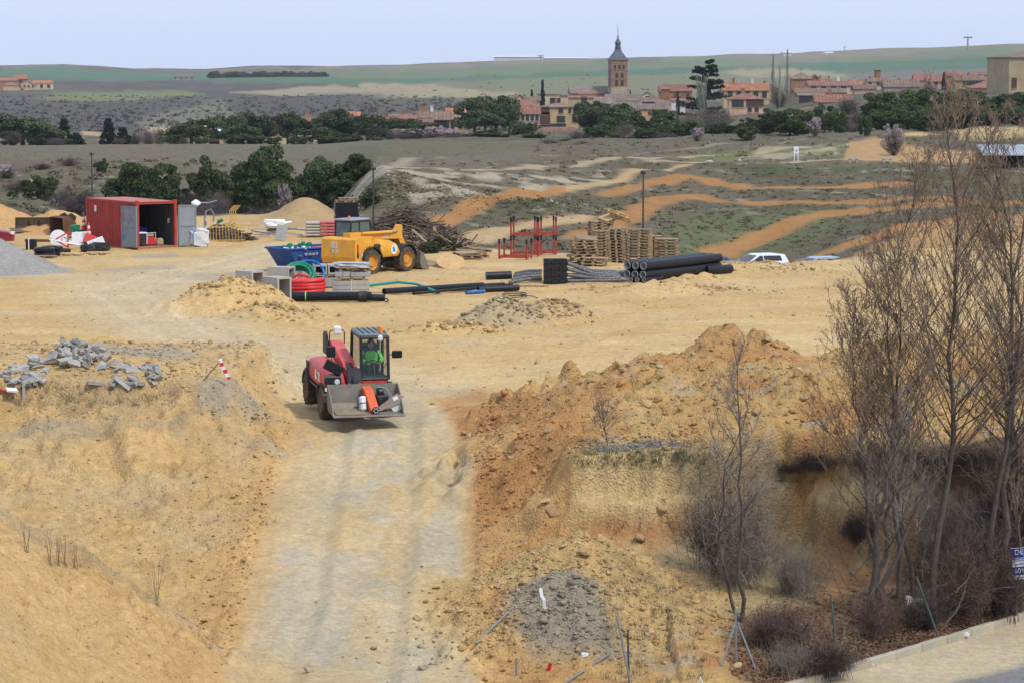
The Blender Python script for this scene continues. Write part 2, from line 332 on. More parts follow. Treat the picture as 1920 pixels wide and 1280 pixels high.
    ch = np.exp(-((X - .6 - .5 * n1) / 2.0) ** 2 - ((Y - 82.5) / 2.4) ** 2); z = z + ch * (.8 * C1 + .8 * C2 + .18 * billow(X / .8, Y / .8, 3, 47) + .15 * n2)
    # small heaps on the yard
    hs = 0
    for cx, cy, rx, ry, h in ((-11.4, 115.3, 3.0, 2.6, 1.35), (-13.2, 114.6, 2.4, 1.8, 0.6), (-9.4, 112.5, 2.3, 1.5, 0.55), (-0.35, 108.8, 2.3, 1.7, 1.05), (1.6, 111.0, 1.9, 1.7, 0.8), (-2.2, 106.6, 2.2, 1.1, 0.35), (-7.3, 109.2, 1.3, .8, .35),
                              (-14.0, 99.0, 1.5, 1.1, 0.35), (-11.6, 98.0, 1.8, .9, 0.3), (6.2, 124.0, 2.5, 1.6, .45), (8.8, 130, 2.5, 1.5, .4), (11.3, 138.5, 4.2, 1.6, 0.4), (15.5, 141, 3.5, 1.8, 0.25), (19, 144, 3.5, 2, .3)):
        c = cone(X, Y, cx, cy, rx, ry, h, 0.2, 0.85)
        hs = np.maximum(hs, c + np.clip(c / h, 0, .5) * (0.5 * billow(X / 0.9, Y / 0.9, 3, 41) - 0.12 + 0.2 * n2 + 0.14 * n3 + .7 * C1 + .6 * C2))
    hs = np.maximum(hs, cone(X, Y, -25.2, 137.5, 3.6, 3.4, 1.75) + 0)       # grey grit heap
    for cx, cy, rx, ry, h in ((-31.5, 171, 4, 4, 1.7), (-27.4, 170, 3.4, 3, 1.3), (-24, 172, 3, 3, .8), (-35, 168, 5, 4, 1.6)):
        c = cone(X, Y, cx, cy, rx, ry, h, 0, .8); hs = np.maximum(hs, c + np.clip(c / h, 0, .4) * (0.9 * billow(X / 1.2, Y / 1.2, 3, 43) - .2))
    hs = np.maximum(hs, gauss(X, Y, -13.6, 187, 1.15, 5, 1.2) - 0.05)         # jump of the old track
    z = z + hs
    # jumps and hollows of the track land, rubble bank
    fw = sst(160, 185, Y) * (1 - sst(420, 520, Y))
    z = z + fw * (0.85 * fbm(X / 13, Y / 16, 4, 51) + 0.26 * n1 + 0.1 * n2)
    bank = np.exp(-((Y - 228 - 0.08 * X) / 10.0) ** 2) * sst(-15.5, -12.5, X) * (1 - sst(6, 13, X))
    z = z + bank * (0.55 * fbm(X / 2.6, Y / 4, 4, 52) + 0.5 * billow(X / 3.3, Y / 3.3, 3, 53) - 0.2)
    wf = sst(560, 900, Y)
    z = z + wf * (2.2 * fbm(X / 130, Y / 200, 4, 55)) * (1 - sst(3300, 4400, Y)) + sst(3000, 4000, Y) * 0.9 * fbm(X / 60, Y / 300, 4, 56)
    return z
ZZ = near(XX, YY, far_base())

def height(x, y):
    u = min(max(x / y, U[0]), U[-1]); c = (u - U[0]) / (U[1] - U[0]); c0 = min(int(c), NC - 2); c -= c0
    r0 = int(np.clip(np.searchsorted(YR, y) - 1, 0, NR - 2)); t = (y - YR[r0]) / (YR[r0 + 1] - YR[r0])
    return float((ZZ[r0, c0] * (1 - c) + ZZ[r0, c0 + 1] * c) * (1 - t) + (ZZ[r0 + 1, c0] * (1 - c) + ZZ[r0 + 1, c0 + 1] * c) * t)
def on(x, y, dz=0.0): return Vector((x, y, height(x, y) + dz))
def G(px, py, ymin=42.0):                # where a line of sight meets the ground
    dx, dy, dz = ray(px, py); u = dx / dy; s = dz / dy
    c = (u - U[0]) / (U[1] - U[0]); c0 = int(np.clip(int(c), 0, NC - 2)); c -= c0
    prof = ZZ[:, c0] * (1 - c) + ZZ[:, c0 + 1] * c - (CAMZ + s * YR); prof[YR < ymin] = -1
    k = np.argmax(prof > 0)
    if k <= 0: y = 4500.0
    else:
        a, b = prof[k - 1], prof[k]; y = YR[k - 1] + (YR[k] - YR[k - 1]) * (-a / (b - a) if b > a else 0)
    return Vector((u * y, y, height(u * y, y)))
# ------------------------------------------------------------------ what the ground is made of (plan layout of soils, fields and tracks)
PA = UU * F; PB = F * 12 / YY                  # plan position on a projective grid, so that far and near strips keep their edges
wA = PA + 5 * fbm(PA / 40, PB / 14, 3, 61) + 2.0 * fbm(PA / 9, PB / 4, 3, 62); wB = PB + 1.6 * fbm(PA / 45, PB / 16, 3, 63) + 0.8 * fbm(PA / 10, PB / 5, 3, 64)
def segd(x, y, p, q):
    dx, dy = q[0] - p[0], q[1] - p[1]; t = np.clip(((x - p[0]) * dx + (y - p[1]) * dy) / (dx * dx + dy * dy + 1e-9), 0, 1)
    return np.hypot(x - p[0] - t * dx, y - p[1] - t * dy)
def tab(pts):
    out = []
    for p in pts:
        g = G(*p); out.append((g.x / g.y * F, F * 12 / g.y))
    return out
def region(pts, soft=2.0, raw=False):
    q = tab(pts); xs = [a for a, _ in q]; ys = [b for _, b in q]; m = np.zeros(PA.shape); s = soft * 3 + 8
    rr = np.where((PB[:, 0] > min(ys) - s) & (PB[:, 0] < max(ys) + s))[0]; cc = np.where((PA[0] > min(xs) - s) & (PA[0] < max(xs) + s))[0]
    if len(rr) == 0 or len(cc) == 0: return m
    sl = np.s_[rr[0]:rr[-1] + 1, cc[0]:cc[-1] + 1]; x, y = (PA, PB)[0][sl] if raw else wA[sl], (PA, PB)[1][sl] if raw else wB[sl]
    ins = np.zeros(x.shape, bool); d = np.full(x.shape, 1e9)
    for i in range(len(q)):
        a, b = q[i], q[(i + 1) % len(q)]; d = np.minimum(d, segd(x, y, a, b))
        c = ((a[1] > y) != (b[1] > y)); ins ^= c & (x < (b[0] - a[0]) * (y - a[1]) / (b[1] - a[1] + 1e-12) + a[0])
    m[sl] = sst(-soft, soft, np.where(ins, d, -d)); return m
def band(pts, wm, soft=0.7):                    # a track: polyline with a width in metres
    g = [G(*p) for p in pts]; m = np.zeros(XX.shape); ys = [p.y for p in g]; xs = [p.x for p in g]; s = wm * 2 + 3
    rr = np.where((YR > min(ys) - s) & (YR < max(ys) + s))[0]
    if len(rr) == 0: return m
    sl = np.s_[rr[0]:rr[-1] + 1, :]; k = 0.5 * fbm(XX[sl] / 3, YY[sl] / 3, 3, 66); x = XX[sl] + k; y = YY[sl] + 1.5 * k; d = np.full(x.shape, 1e9)
    for a, b in zip(g, g[1:]): d = np.minimum(d, segd(x, y, a, b))
    m[sl] = 1 - sst(wm / 2 - soft, wm / 2 + soft, d); return m
def paint(m, col, amt=1.0):
    global CC
    m = (m * amt)[..., None]; CC = CC * (1 - m) + np.array(col) * m
SAND = (0.465, 0.318, 0.140); PALE = (0.455, 0.362, 0.218); ORANGE = (0.42, 0.22, 0.08); TRACK = (0.325, 0.168, 0.062); GREY = (0.265, 0.25, 0.215)
DRY = (0.122, 0.102, 0.066); OLIVE = (0.080, 0.077, 0.040); GREEN = (0.060, 0.076, 0.031); ROCK = (0.40, 0.35, 0.26); LITTER = (0.125, 0.078, 0.05)
SCRUB = (0.088, 0.080, 0.070)
N1 = fbm(XX / 9, YY / 14, 4, 71); N2 = fbm(XX / 2.2, YY / 3, 4, 72); N3 = fbm(XX / 0.6, YY / 0.6, 3, 73); NB = fbm(PA / 60, PB / 12, 4, 74)
CC = np.ones((NR, NC, 3)) * np.array(DRY)
# track land and dry fields
paint(sst(-0.1, 0.5, N1 + 0.5 * N2), OLIVE, 0.75); paint(sst(0.15, 0.6, fbm(XX / 14, YY / 20, 4, 75)), GREEN, 0.6)
paint(sst(0.3, 0.6, N2), ROCK, 0.4)
paint(sst(700, 1000, YY), SCRUB); paint(sst(850, 1150, YY) * sst(-360, -200, PA + 120 * NB), (0.18, 0.182, 0.105), .95); paint(sst(700, 1000, YY) * sst(0.0, 0.5, NB), DRY, 0.6)
paint(region([(0, 300), (0, 264), (700, 265), (1000, 266), (1060, 285), (980, 300), (860, 318), (700, 322), (690, 335), (330, 300)], 3), (0.140, 0.122, 0.088), .9)
paint(region([(640, 272), (980, 268), (1040, 275), (900, 292), (700, 300)], 3), (0.118, 0.112, 0.066), .85)
paint(region([(990, 270), (1260, 250), (1700, 232), (1920, 215), (1920, 245), (1560, 268), (1250, 290), (1000, 300)], 4), (0.125, 0.108, 0.074), .7)
paint(region([(1250, 292), (1420, 275), (1580, 268), (1590, 295), (1450, 298), (1300, 303)], 3), (0.14, 0.15, 0.065), .8)
paint(region([(1240, 440), (1300, 400), (1480, 395), (1600, 400), (1560, 440), (1440, 470), (1280, 480)], 4), (0.105, 0.12, 0.055), .75)
paint(region([(640, 334), (900, 328), (1130, 322), (1160, 345), (1060, 352), (900, 365), (780, 385), (640, 392)], 3) * sst(-0.15, 0.25, fbm(XX / 2.3, YY / 3, 4, 76)), (0.35, 0.305, 0.22), .9)
paint(region([(1280, 322), (1560, 330), (1700, 325), (1660, 345), (1400, 350)], 3) * sst(-.1, .4, N2), (0.10, 0.085, 0.06), .7)
# far fields
FG = (0.075, 0.145, 0.085); FG2 = (0.125, 0.17, 0.09); FT = (0.29, 0.25, 0.155); FB = (0.23, 0.18, 0.135)
for pts, c in (([(0, 127), (150, 127), (190, 133), (700, 133), (700, 146), (400, 150), (100, 150), (0, 142)], FG2), ([(0, 130), (60, 126), (200, 134), (420, 138), (640, 146), (700, 160), (560, 158), (430, 150), (120, 152), (0, 146)], FG),
               ([(80, 175), (170, 172), (340, 170), (390, 178), (250, 187), (120, 184)], FG2), ([(60, 182), (340, 174), (380, 180), (180, 192)], (0.17, 0.17, 0.08)),
               ([(430, 175), (560, 164), (640, 162), (700, 168), (660, 178), (520, 180)], FT), ([(670, 160), (760, 152), (900, 168), (980, 176), (900, 184), (720, 186), (670, 178)], FT),
               ([(640, 152), (800, 146), (1000, 138), (1200, 128), (1500, 122), (1700, 118), (1900, 112), (1920, 122), (1700, 132), (1400, 130), (1100, 146), (900, 152), (720, 158)], FG),
               ([(640, 138), (860, 128), (1000, 123), (1140, 118), (1400, 110), (1640, 100), (1900, 92), (1920, 104), (1600, 110), (1200, 126), (900, 140), (640, 150)], FG2),
               ([(900, 150), (1150, 142), (1500, 136), (1600, 142), (1440, 160), (1200, 166), (1000, 168), (880, 160)], (0.165, 0.175, 0.095)),
               ([(1480, 122), (1650, 112), (1920, 108), (1920, 128), (1700, 134), (1540, 136)], FG), ([(1380, 112), (1520, 102), (1680, 94), (1760, 98), (1600, 106), (1440, 114)], FB),
               ([(1360, 132), (1500, 130), (1620, 138), (1560, 146), (1380, 142)], FT), ([(1560, 138), (1700, 132), (1920, 128), (1920, 142), (1650, 148)], (0.16, 0.14, 0.135)),
               ([(200, 127), (300, 131), (620, 129), (920, 119), (1100, 113), (900, 123), (620, 134), (380, 134)], FB), ([(0, 124), (130, 121.5), (210, 126), (60, 127)], FB)):
    paint(region(pts, 1.2), c, .92)
paint(region([(380, 152), (600, 152), (600, 156), (400, 158)], 1.5), FG, .8)
paint(sst(850, 1200, YY) * sst(0.0, 0.35, fbm(PA / 30, PB / 1.2, 3, 77)), (0.16, 0.15, 0.12), .3)
paint(region([(0, 200), (300, 190), (440, 182), (700, 176), (980, 190), (960, 235), (700, 245), (440, 250), (0, 245)], 3) , SCRUB, .8)
paint(region([(250, 232), (340, 205), (420, 185), (440, 215), (440, 235), (300, 245)], 4), (0.165, 0.158, 0.115), .8)
paint(region([(155, 247), (195, 247), (195, 255), (155, 255)], 1) + region([(270, 238), (420, 233), (420, 244), (280, 250)], 1), (0.40, 0.30, 0.18), .8)
# the yard: bare sand up to its edge
yed = np.interp(U, [urow(p) for p, _ in YEDGE], [v for _, v in YEDGE])[None, :]
yard = 1 - sst(-3, 3, YY - yed - 2.5 * N1)
paint(yard, SAND); paint(yard * sst(0.0, 0.6, N1 + .4 * N2), (0.44, 0.325, 0.17), .7); paint(yard * sst(0.15, 0.6, N2 + .5 * N3), (0.40, 0.25, 0.105), .45)
paint(yard * sst(.1, .4, fbm(XX / 4.5, YY / 1.1, 5, 79)), (0.41, 0.28, 0.13), .5); paint(yard * sst(.15, .4, fbm(XX / 6, YY / 2.2, 5, 92)), (.49, .37, .20), .6)
for pts, w in (([(700, 600), (900, 560), (1200, 555), (1560, 520)], 3), ([(760, 690), (1000, 640), (1250, 590), (1560, 560)], 2.5)):
    paint(band(pts, w, .8), (0.47, 0.335, 0.165), .6)
def xyband(pts, w, soft):
    d = np.full(XX.shape, 1e9); m = YY < 190; x = XX[m] + .8 * N1[m]; y = YY[m] + 1.2 * N1[m] + .3 * N2[m]; dd = np.full(x.shape, 1e9)
    for a, b2 in zip(pts, pts[1:]): dd = np.minimum(dd, segd(x, y, a, b2))
    d[m] = dd; return 1 - sst(w / 2 - soft, w / 2 + soft, d)
SWEEP = [(-3.4, 74), (-3.9, 83), (-5.5, 90), (-8.2, 97), (-11.0, 104), (-14.5, 113), (-17.0, 124), (-16.0, 136), (-13.0, 146), (-11, 156)]
paint(xyband(SWEEP, 5.6, 1.6), PALE, .9); paint(xyband([(-16.5, 128), (-21, 134), (-28, 138)], 6, 2), PALE, .6); paint(xyband([(-4, 84), (0, 92), (7, 100), (16, 108), (26, 118)], 5, 2.2), (0.50, 0.365, 0.185), .6)
for o_ in (-1.3, -.6, .7, 1.4): paint(xyband([(a + o_, b2 + o_ * .5) for a, b2 in SWEEP], .34, .14), (0.42, 0.335, 0.20) if o_ in (-.6, 1.4) else (0.53, 0.435, 0.28), .5)
for o_ in (0, 1.9, 4.4, 6.2, 9): paint(xyband([(-5 + o_ * .3, 86 + o_), (2, 91 + o_), (9, 96 + o_ * 1.4), (20, 103 + o_ * 1.6)], .4, .2), (0.42, 0.29, 0.13) if o_ in (1.9, 6.2) else (.53, .39, .2), .45)
paint(region([(250, 478), (330, 474), (340, 482), (250, 488)], 3) + region([(300, 518), (520, 505), (640, 515), (560, 530), (400, 528)], 4) + region([(180, 505), (330, 495), (330, 505), (200, 512)], 4), GREY, .5)
paint(np.clip(cone(XX, YY, -25.2, 137.5, 4.2, 4.4, 1.0) * 6, 0, 1), (0.25, 0.245, 0.235), .92)
paint(np.clip(cone(XX, YY, -11.4, 115, 3.4, 3, 1) * 3, 0, 1), (0.50, 0.335, 0.145), .8)
paint(np.clip(cone(XX, YY, -0.5, 108.6, 2.3, 1.8, 1) * 3, 0, 1), (0.33, 0.27, 0.17), .8); paint(np.clip(cone(XX, YY, 1.6, 111, 2, 1.8, 1) * 3, 0, 1), (0.38, 0.27, 0.14), .7)
paint(sst(0, 1, cone(XX, YY, -29.5, 170, 9, 5, 1) * 3), (0.47, 0.27, 0.115), .8)
paint(sst(0.1, .8, gauss(XX, YY, -13.3, 184, 2.8, 8, 1)), (0.36, 0.25, 0.125), .9)
# orange tracks beyond
for pts, w, c in (([(1095, 440), (1160, 412), (1235, 374), (1310, 369)], 2.8, TRACK), ([(1300, 370), (1480, 380), (1620, 378), (1900, 380)], 2.6, TRACK), ([(1145, 366), (1240, 340), (1290, 331), (1330, 338), (1400, 354), (1560, 353), (1690, 344)], 3.0, TRACK),
                  ([(1340, 476), (1440, 440), (1560, 400), (1720, 386), (1860, 384)], 3.0, TRACK), ([(1055, 356), (1180, 326), (1290, 308)], 1.7, (0.40, 0.28, 0.14)), ([(870, 448), (1000, 418), (1090, 412)], 1.6, (0.38, 0.27, 0.14)),
                  ([(1560, 470), (1700, 425), (1860, 400)], 3, TRACK), ([(700, 320), (760, 302), (830, 296)], 1.8, (0.28, 0.24, 0.16)), ([(830, 318), (1100, 305), (1300, 293), (1600, 268), (1700, 262)], 1.7, (0.33, 0.27, 0.17)),
                  ([(1220, 302), (1500, 304), (1700, 302), (1860, 296)], 2.6, (0.38, 0.30, 0.18)), ([(900, 455), (1000, 425), (1100, 405)], 1.5, (0.42, 0.3, .16)), ([(1700, 252), (1920, 245)], 3, (0.47, 0.32, 0.15)), ([(1000, 290), (1300, 278), (1500, 262)], 1.4, (0.26, 0.22, 0.14))):
    paint(band(pts, w), c, .95)
paint(region([(775, 420), (855, 380), (930, 362), (1060, 351), (1062, 359), (965, 374), (905, 396), (840, 428)], 2), TRACK, .95)
paint(region([(1580, 300), (1590, 268), (1640, 256), (1700, 272), (1860, 290), (1860, 302)], 3), (0.42, 0.26, 0.125), .85)
paint(region([(1380, 298), (1420, 278), (1540, 272), (1580, 290), (1500, 297)], 2) * sst(-.3, .2, N2), (0.36, 0.31, 0.21), .7)
paint(region([(1780, 245), (1920, 240), (1920, 258), (1800, 262)], 2), (0.47, 0.35, 0.17), .8)
paint(region([(1690, 440), (1920, 400), (1920, 470), (1600, 480)], 4), (0.44, 0.26, 0.11), .75)
# ramp, banks, spoil
rampm = sst(-6.05, -5.7, XX + .35 * N1 + .25 * N2) * (1 - sst(-1.3, -0.95, XX + .35 * N1 + .3 * N2)) * (1 - sst(80, 92, YY))
paint(rampm, (0.415, 0.328, 0.192), .95); paint(rampm * sst(0.02, .3, fbm(XX / 1.5, YY / 3.5, 5, 81)), (0.385, 0.33, 0.23), .85); paint(rampm * sst(0.18, .34, fbm(XX / 1.3, YY / 2.6, 5, 82)), (0.46, 0.325, 0.15), .7); paint(rampm * sst(0.24, .36, fbm(XX / 1.1, YY / 2.2, 5, 90)), (0.345, 0.315, 0.245), .55); paint(rampm * sst(.28, .4, fbm(XX / .9, YY / 1.5, 5, 91)), (.47, .375, .23), .6)
for xr in (-4.7, -2.7): paint(rampm * np.exp(-((XX - xr + .35 * fbm(XX / 7, YY / 7, 4, 1)) / .24) ** 2), (.385, .315, .20), .55)
bankm = (1 - sst(78.5, 82, YY)) * (1 - sst(-6.6, -5.9, XX + .3 * N2))
paint(bankm, (0.485, 0.325, 0.142)); paint(bankm * sst(0.1, .6, fbm(XX / 2.5, YY / 2.5, 4, 83)), (0.46, 0.34, 0.178), .7); paint(bankm * sst(.15, .4, fbm(XX / 1.2, YY / 1.2, 5, 98)), (.41, .265, .11), .5); paint(bankm * sst(.3, .6, N2), (0.43, 0.265, 0.105), .55)
foot = np.exp(-((XX + 6.3 + .4 * N1) / .8) ** 2) * (1 - sst(79, 83, YY)); paint(foot, (0.44, 0.275, 0.115), .7)
bch = (XX < -6.5) & (YY > 76) & (YY < 92)
paint(bch * sst(0.05, .45, fbm(XX / 2.8, YY / 2.8, 4, 84)) * (1 - sst(84, 92, YY)), (0.27, 0.25, 0.20), .75)
paint((XX < -6) * np.exp(-((YY - 76.4) / 1.3) ** 2) * sst(-.1, .4, fbm(XX / 1.6, YY / 1.0, 4, 85)), (0.30, 0.26, 0.185), .6)
rgt = (1 - sst(82, 88, YY + 2 * N1)) * sst(-1.1, -0.2, XX + .4 * N2 - 0.35 * np.clip(YY - 76, 0, 12))
paint(rgt, (0.46, 0.29, 0.115)); paint(rgt * sst(0.0, .4, fbm(XX / 1.7, YY / 1.7, 4, 86)), (0.50, 0.335, 0.14), .85); paint(rgt * sst(0.15, .4, fbm(XX / 1.3, YY / 1.6, 4, 87)), (0.39, 0.195, 0.075), .7); paint(rgt * sst(0.2, .4, fbm(XX / 1.1, YY / 1.1, 4, 97)), (0.40, 0.34, 0.24), .5)
paint(rgt * np.exp(-((XX - 0.3) / 1.1) ** 2) * (YY < 76), (0.46, 0.25, 0.095), .65)
chm = region([(815, 748), (900, 728), (1060, 730), (1210, 690), (1130, 790), (1085, 840), (1055, 900), (1010, 1000), (965, 1080), (885, 1190), (880, 1000), (890, 870)], 18)
paint(chm, (0.44, 0.235, 0.088), .8); paint(chm * sst(0, .4, N2), (0.36, 0.17, 0.062), .6); paint(chm * sst(.2, .5, -N2), (0.50, 0.33, 0.145), .6)
pk = np.exp(-(((XX - 6.3) / 1.6) ** 2 + ((YY - 78.4) / 1.5) ** 2)); paint(pk, (0.36, 0.19, 0.08), .55)
gr = np.exp(-(((XX - 3.0) / 1.7) ** 2 + ((YY - 70.6) / 0.55) ** 2) * 1.2); paint(sst(.3, .6, gr + .25 * N2), (0.21, 0.205, 0.20), .85)
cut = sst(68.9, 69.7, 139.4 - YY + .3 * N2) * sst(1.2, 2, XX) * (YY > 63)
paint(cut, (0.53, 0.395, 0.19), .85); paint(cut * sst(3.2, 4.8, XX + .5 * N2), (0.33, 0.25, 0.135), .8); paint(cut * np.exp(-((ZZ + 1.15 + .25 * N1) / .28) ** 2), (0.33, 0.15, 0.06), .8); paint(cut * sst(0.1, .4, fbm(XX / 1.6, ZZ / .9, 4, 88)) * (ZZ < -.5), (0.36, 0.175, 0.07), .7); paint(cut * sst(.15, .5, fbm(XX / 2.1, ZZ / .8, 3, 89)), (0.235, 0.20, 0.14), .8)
KDm = (XX - KA[0]) * KN[0] + (YY - KA[1]) * KN[1]
hpm = np.clip(1 - (np.sqrt(((XX - 1.55) * 1.12) ** 2 + ((YY - 65.6) * .8) ** 2) - 3.6) / 1.0, 0, 1) * (1 - sst(66.0, 67.3, YY + .3 * N2))
paint(hpm, (0.48, 0.325, 0.14)); paint(hpm * sst(.35, .65, np.exp(-((XX - 0.9 - 0.10 * (65 - YY)) / 1.35) ** 2) * sst(64.8, 63.2, YY + .4 * N1) + .25 * N2), (0.26, 0.235, 0.185), .85); paint(hpm * sst(.2, .6, N2), (0.46, 0.26, 0.10), .6)
lit = sst(0, .15, KDm) * (1 - sst(2.6, 3.8, KDm + .6 * N2)) * sst(4.2, 5.4, XX + .5 * N2) * (YY < 70)
paint(lit, LITTER, .95); paint(lit * sst(-.1, .4, N3), (0.20, 0.125, 0.075), .7)
st = (1 - sst(-.02, .02, KDm)) * (XX > 3.5); paint(st, (0.42, 0.345, 0.225)); paint(st * sst(-2.1, -2.6, KDm + .3 * N2), (0.16, 0.165, 0.17), .9)

ROUGH = .5 - .22 * yard * (YY > 80); ROUGH = np.where(rampm > .3, .22, ROUGH); ROUGH = np.maximum(ROUGH, chm); ROUGH = np.maximum(ROUGH, np.maximum(bankm * .8, rgt * 1.0)); ROUGH = np.maximum(ROUGH, np.clip(hpm, 0, 1)); ROUGH = np.where(st > .5, .15, ROUGH)
paint((XX < -5.5) * (XX > -13) * np.exp(-((YY - 60.5 - .3 * N2) / .45) ** 2), (0.30, 0.25, 0.17), .45)  # grey streak on the mound crest: painted gully shadow line, with its weeds
def terrain_mesh():
    nv = NR * NC; co = np.empty((nv, 3), np.float32); co[:, 0] = XX.ravel(); co[:, 1] = YY.ravel(); co[:, 2] = ZZ.ravel()
    i = np.arange(NR - 1)[:, None] * NC + np.arange(NC - 1)[None, :]; q = np.stack([i, i + 1, i + NC + 1, i + NC], -1).reshape(-1, 4).astype(np.int32)
    me = bpy.data.meshes.new('ground'); me.vertices.add(nv); me.vertices.foreach_set('co', co.ravel()); me.loops.add(q.size); me.loops.foreach_set('vertex_index', q.ravel())
    me.polygons.add(len(q)); me.polygons.foreach_set('loop_start', np.arange(0, q.size, 4, dtype=np.int32)); me.update(calc_edges=True)
    me.polygons.foreach_set('use_smooth', np.ones(len(q), bool))
    ca = me.color_attributes.new('soil', 'FLOAT_COLOR', 'POINT'); c4 = np.ones((nv, 4), np.float32); c4[:, :3] = np.clip(CC.reshape(-1, 3), 0.01, 1); c4[:, 3] = ROUGH.ravel(); ca.data.foreach_set('color', c4.ravel())
    return me
def soil_material(name='soil'):
    m = bpy.data.materials.new(name); m.use_nodes = True; n = m.node_tree.nodes; l = m.node_tree.links; b = n['Principled BSDF']
    b.inputs['Roughness'].default_value = 0.95; b.inputs['Specular IOR Level'].default_value = 0.1
    at = n.new('ShaderNodeAttribute'); at.attribute_name = 'soil'; geo = n.new('ShaderNodeNewGeometry')
    def noise(sc, d, rough=.6):
        t = n.new('ShaderNodeTexNoise'); t.inputs['Scale'].default_value = sc; t.inputs['Detail'].default_value = d; t.inputs['Roughness'].default_value = rough
        l.new(geo.outputs['Position'], t.inputs['Vector']); return t.outputs[0]
    def rng(i, a, b2, lo, hi):
        r = n.new('ShaderNodeMapRange'); l.new(i, r.inputs[0])
        for k, v in enumerate((a, b2, lo, hi)): r.inputs[k + 1].default_value = v
        return r.outputs[0]
    a = rng(noise(0.35, 8, .7), .3, .7, .88, 1.14); c = rng(noise(4, 9, .78), .34, .66, .80, 1.18); vo = n.new('ShaderNodeTexVoronoi'); vo.inputs['Scale'].default_value = 15; vo.inputs['Randomness'].default_value = 1; l.new(geo.outputs['Position'], vo.inputs['Vector']); sp = n.new('ShaderNodeSeparateColor'); l.new(vo.outputs['Color'], sp.inputs[0]); g = rng(sp.outputs[0], 0, 1, .90, 1.10)
    mm = n.new('ShaderNodeMath'); mm.operation = 'MULTIPLY'; l.new(a, mm.inputs[0]); l.new(c, mm.inputs[1])
    m2 = n.new('ShaderNodeMath'); m2.operation = 'MULTIPLY'; l.new(mm.outputs[0], m2.inputs[0]); l.new(g, m2.inputs[1])
    sc = n.new('ShaderNodeVectorMath'); sc.operation = 'SCALE'; l.new(at.outputs['Color'], sc.inputs[0]); l.new(m2.outputs[0], sc.inputs['Scale'])
    l.new(sc.outputs[0], b.inputs['Base Color'])
    hb = n.new('ShaderNodeMath'); hb.operation = 'ADD'; l.new(noise(4, 8, .75), hb.inputs[0]); ad = n.new('ShaderNodeMath'); ad.operation = 'MULTIPLY'; l.new(vo.outputs['Distance'], ad.inputs[0]); ad.inputs[1].default_value = -.5; l.new(ad.outputs[0], hb.inputs[1])
    bp = n.new('ShaderNodeBump'); l.new(at.outputs['Alpha'], bp.inputs['Strength']); bp.inputs['Distance'].default_value = 0.09; l.new(hb.outputs[0], bp.inputs['Height']); l.new(bp.outputs[0], b.inputs['Normal'])
    return m
SOIL = soil_material()
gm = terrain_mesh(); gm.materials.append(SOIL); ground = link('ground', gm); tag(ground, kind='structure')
# ------------------------------------------------------------------ materials for made things
DUST = (0.40, 0.30, 0.17)
M_RED = mat('red_paint', (0.56, 0.048, 0.048), .42, .2, 3.5, dirt=.5, dirtcol=(0.42, 0.20, 0.15))
M_RED2 = mat('orange_paint', (0.62, 0.10, 0.03), .45, .15, 6, dirt=.25)
M_YEL = mat('yellow_paint', (0.74, 0.35, 0.03), .45, .18, 2.5, dirt=.4, dirtcol=(0.42, 0.25, 0.09))
M_BLUE = mat('skip_blue', (0.015, 0.075, 0.30), .55, .25, 2.0, dirt=.45, dirtcol=(0.13, 0.13, 0.14))
M_CRED = mat('container_red', (0.36, 0.040, 0.03), .6, .25, 1.8, dirt=.35, dirtcol=(0.30, 0.085, 0.06))
M_CROOF = mat('container_roof_faded', (0.47, 0.21, 0.19), .7, .2, .8, dirt=.2)
M_DOOR = mat('door_grey', (0.23, 0.26, 0.28), .6, .15, 2, dirt=.25, dirtcol=(0.30, 0.25, 0.17))
M_DARK = mat('dark_metal', (0.02, 0.022, 0.025), .5, .3, 4, dirt=.35, dirtcol=(0.14, 0.11, 0.075))
M_BLACK = mat('black_plastic', (0.010, 0.011, 0.016), .42, .2, 4, dirt=.1, dirtcol=(0.05, .05, .05))
M_TYRE = mat('tyre_rubber', (0.025, 0.024, 0.023), .9, .3, 5, dirt=.75, dirtcol=(0.24, 0.185, 0.11))
M_STEEL = mat('worn_steel', (0.18, 0.17, 0.15), .6, .35, 3.5, metal=.2, dirt=.7, dirtcol=(0.27, 0.21, 0.135))
M_GALV = mat('galvanised_tube', (0.26, 0.29, 0.32), .45, .2, 6, metal=.55, dirt=.2)
M_RUST = mat('rusty_steel', (0.13, 0.06, 0.03), .85, .45, 3, dirt=.35, dirtcol=(0.22, 0.11, 0.055))
M_CONC = mat('concrete', (0.40, 0.38, 0.335), .9, .15, 3, dirt=.2, dirtcol=(0.30, 0.27, 0.21), bump=.3)
M_CONCB = mat('concrete_grey_blue', (0.33, 0.33, 0.32), .9, .18, 4, dirt=.15, bump=.3)
M_RUB = mat('broken_kerbstone', (0.31, 0.305, 0.285), .9, .25, 4, dirt=.45, dirtcol=(0.42, 0.33, 0.2), objrand=.2, bump=.4)
M_WOOD = mat('pallet_wood', (0.34, 0.245, 0.14), .85, .3, 5, objrand=.28, dirt=.3, dirtcol=(0.16, 0.13, 0.10))
M_WOODN = mat('new_wood', (0.52, 0.36, 0.17), .8, .2, 5, objrand=.15)
M_PLY = mat('plywood', (0.50, 0.33, 0.15), .8, .2, 4)
M_WHITE = mat('white_plastic', (0.74, 0.75, 0.76), .55, .12, 3, dirt=.25, dirtcol=(.45, .42, .37))
M_GREENP = mat('green_plastic', (0.01, 0.21, 0.115), .45, .2, 4, dirt=.1)
M_TEAL = mat('teal_pipe', (0.01, 0.25, 0.23), .45, .15, 4, dirt=.1)
M_BLUEP = mat('blue_pipe', (0.02, 0.14, 0.40), .45, .15, 4, dirt=.15)
M_REDP = mat('red_hose', (0.62, 0.035, 0.04), .45, .15, 4, dirt=.1)
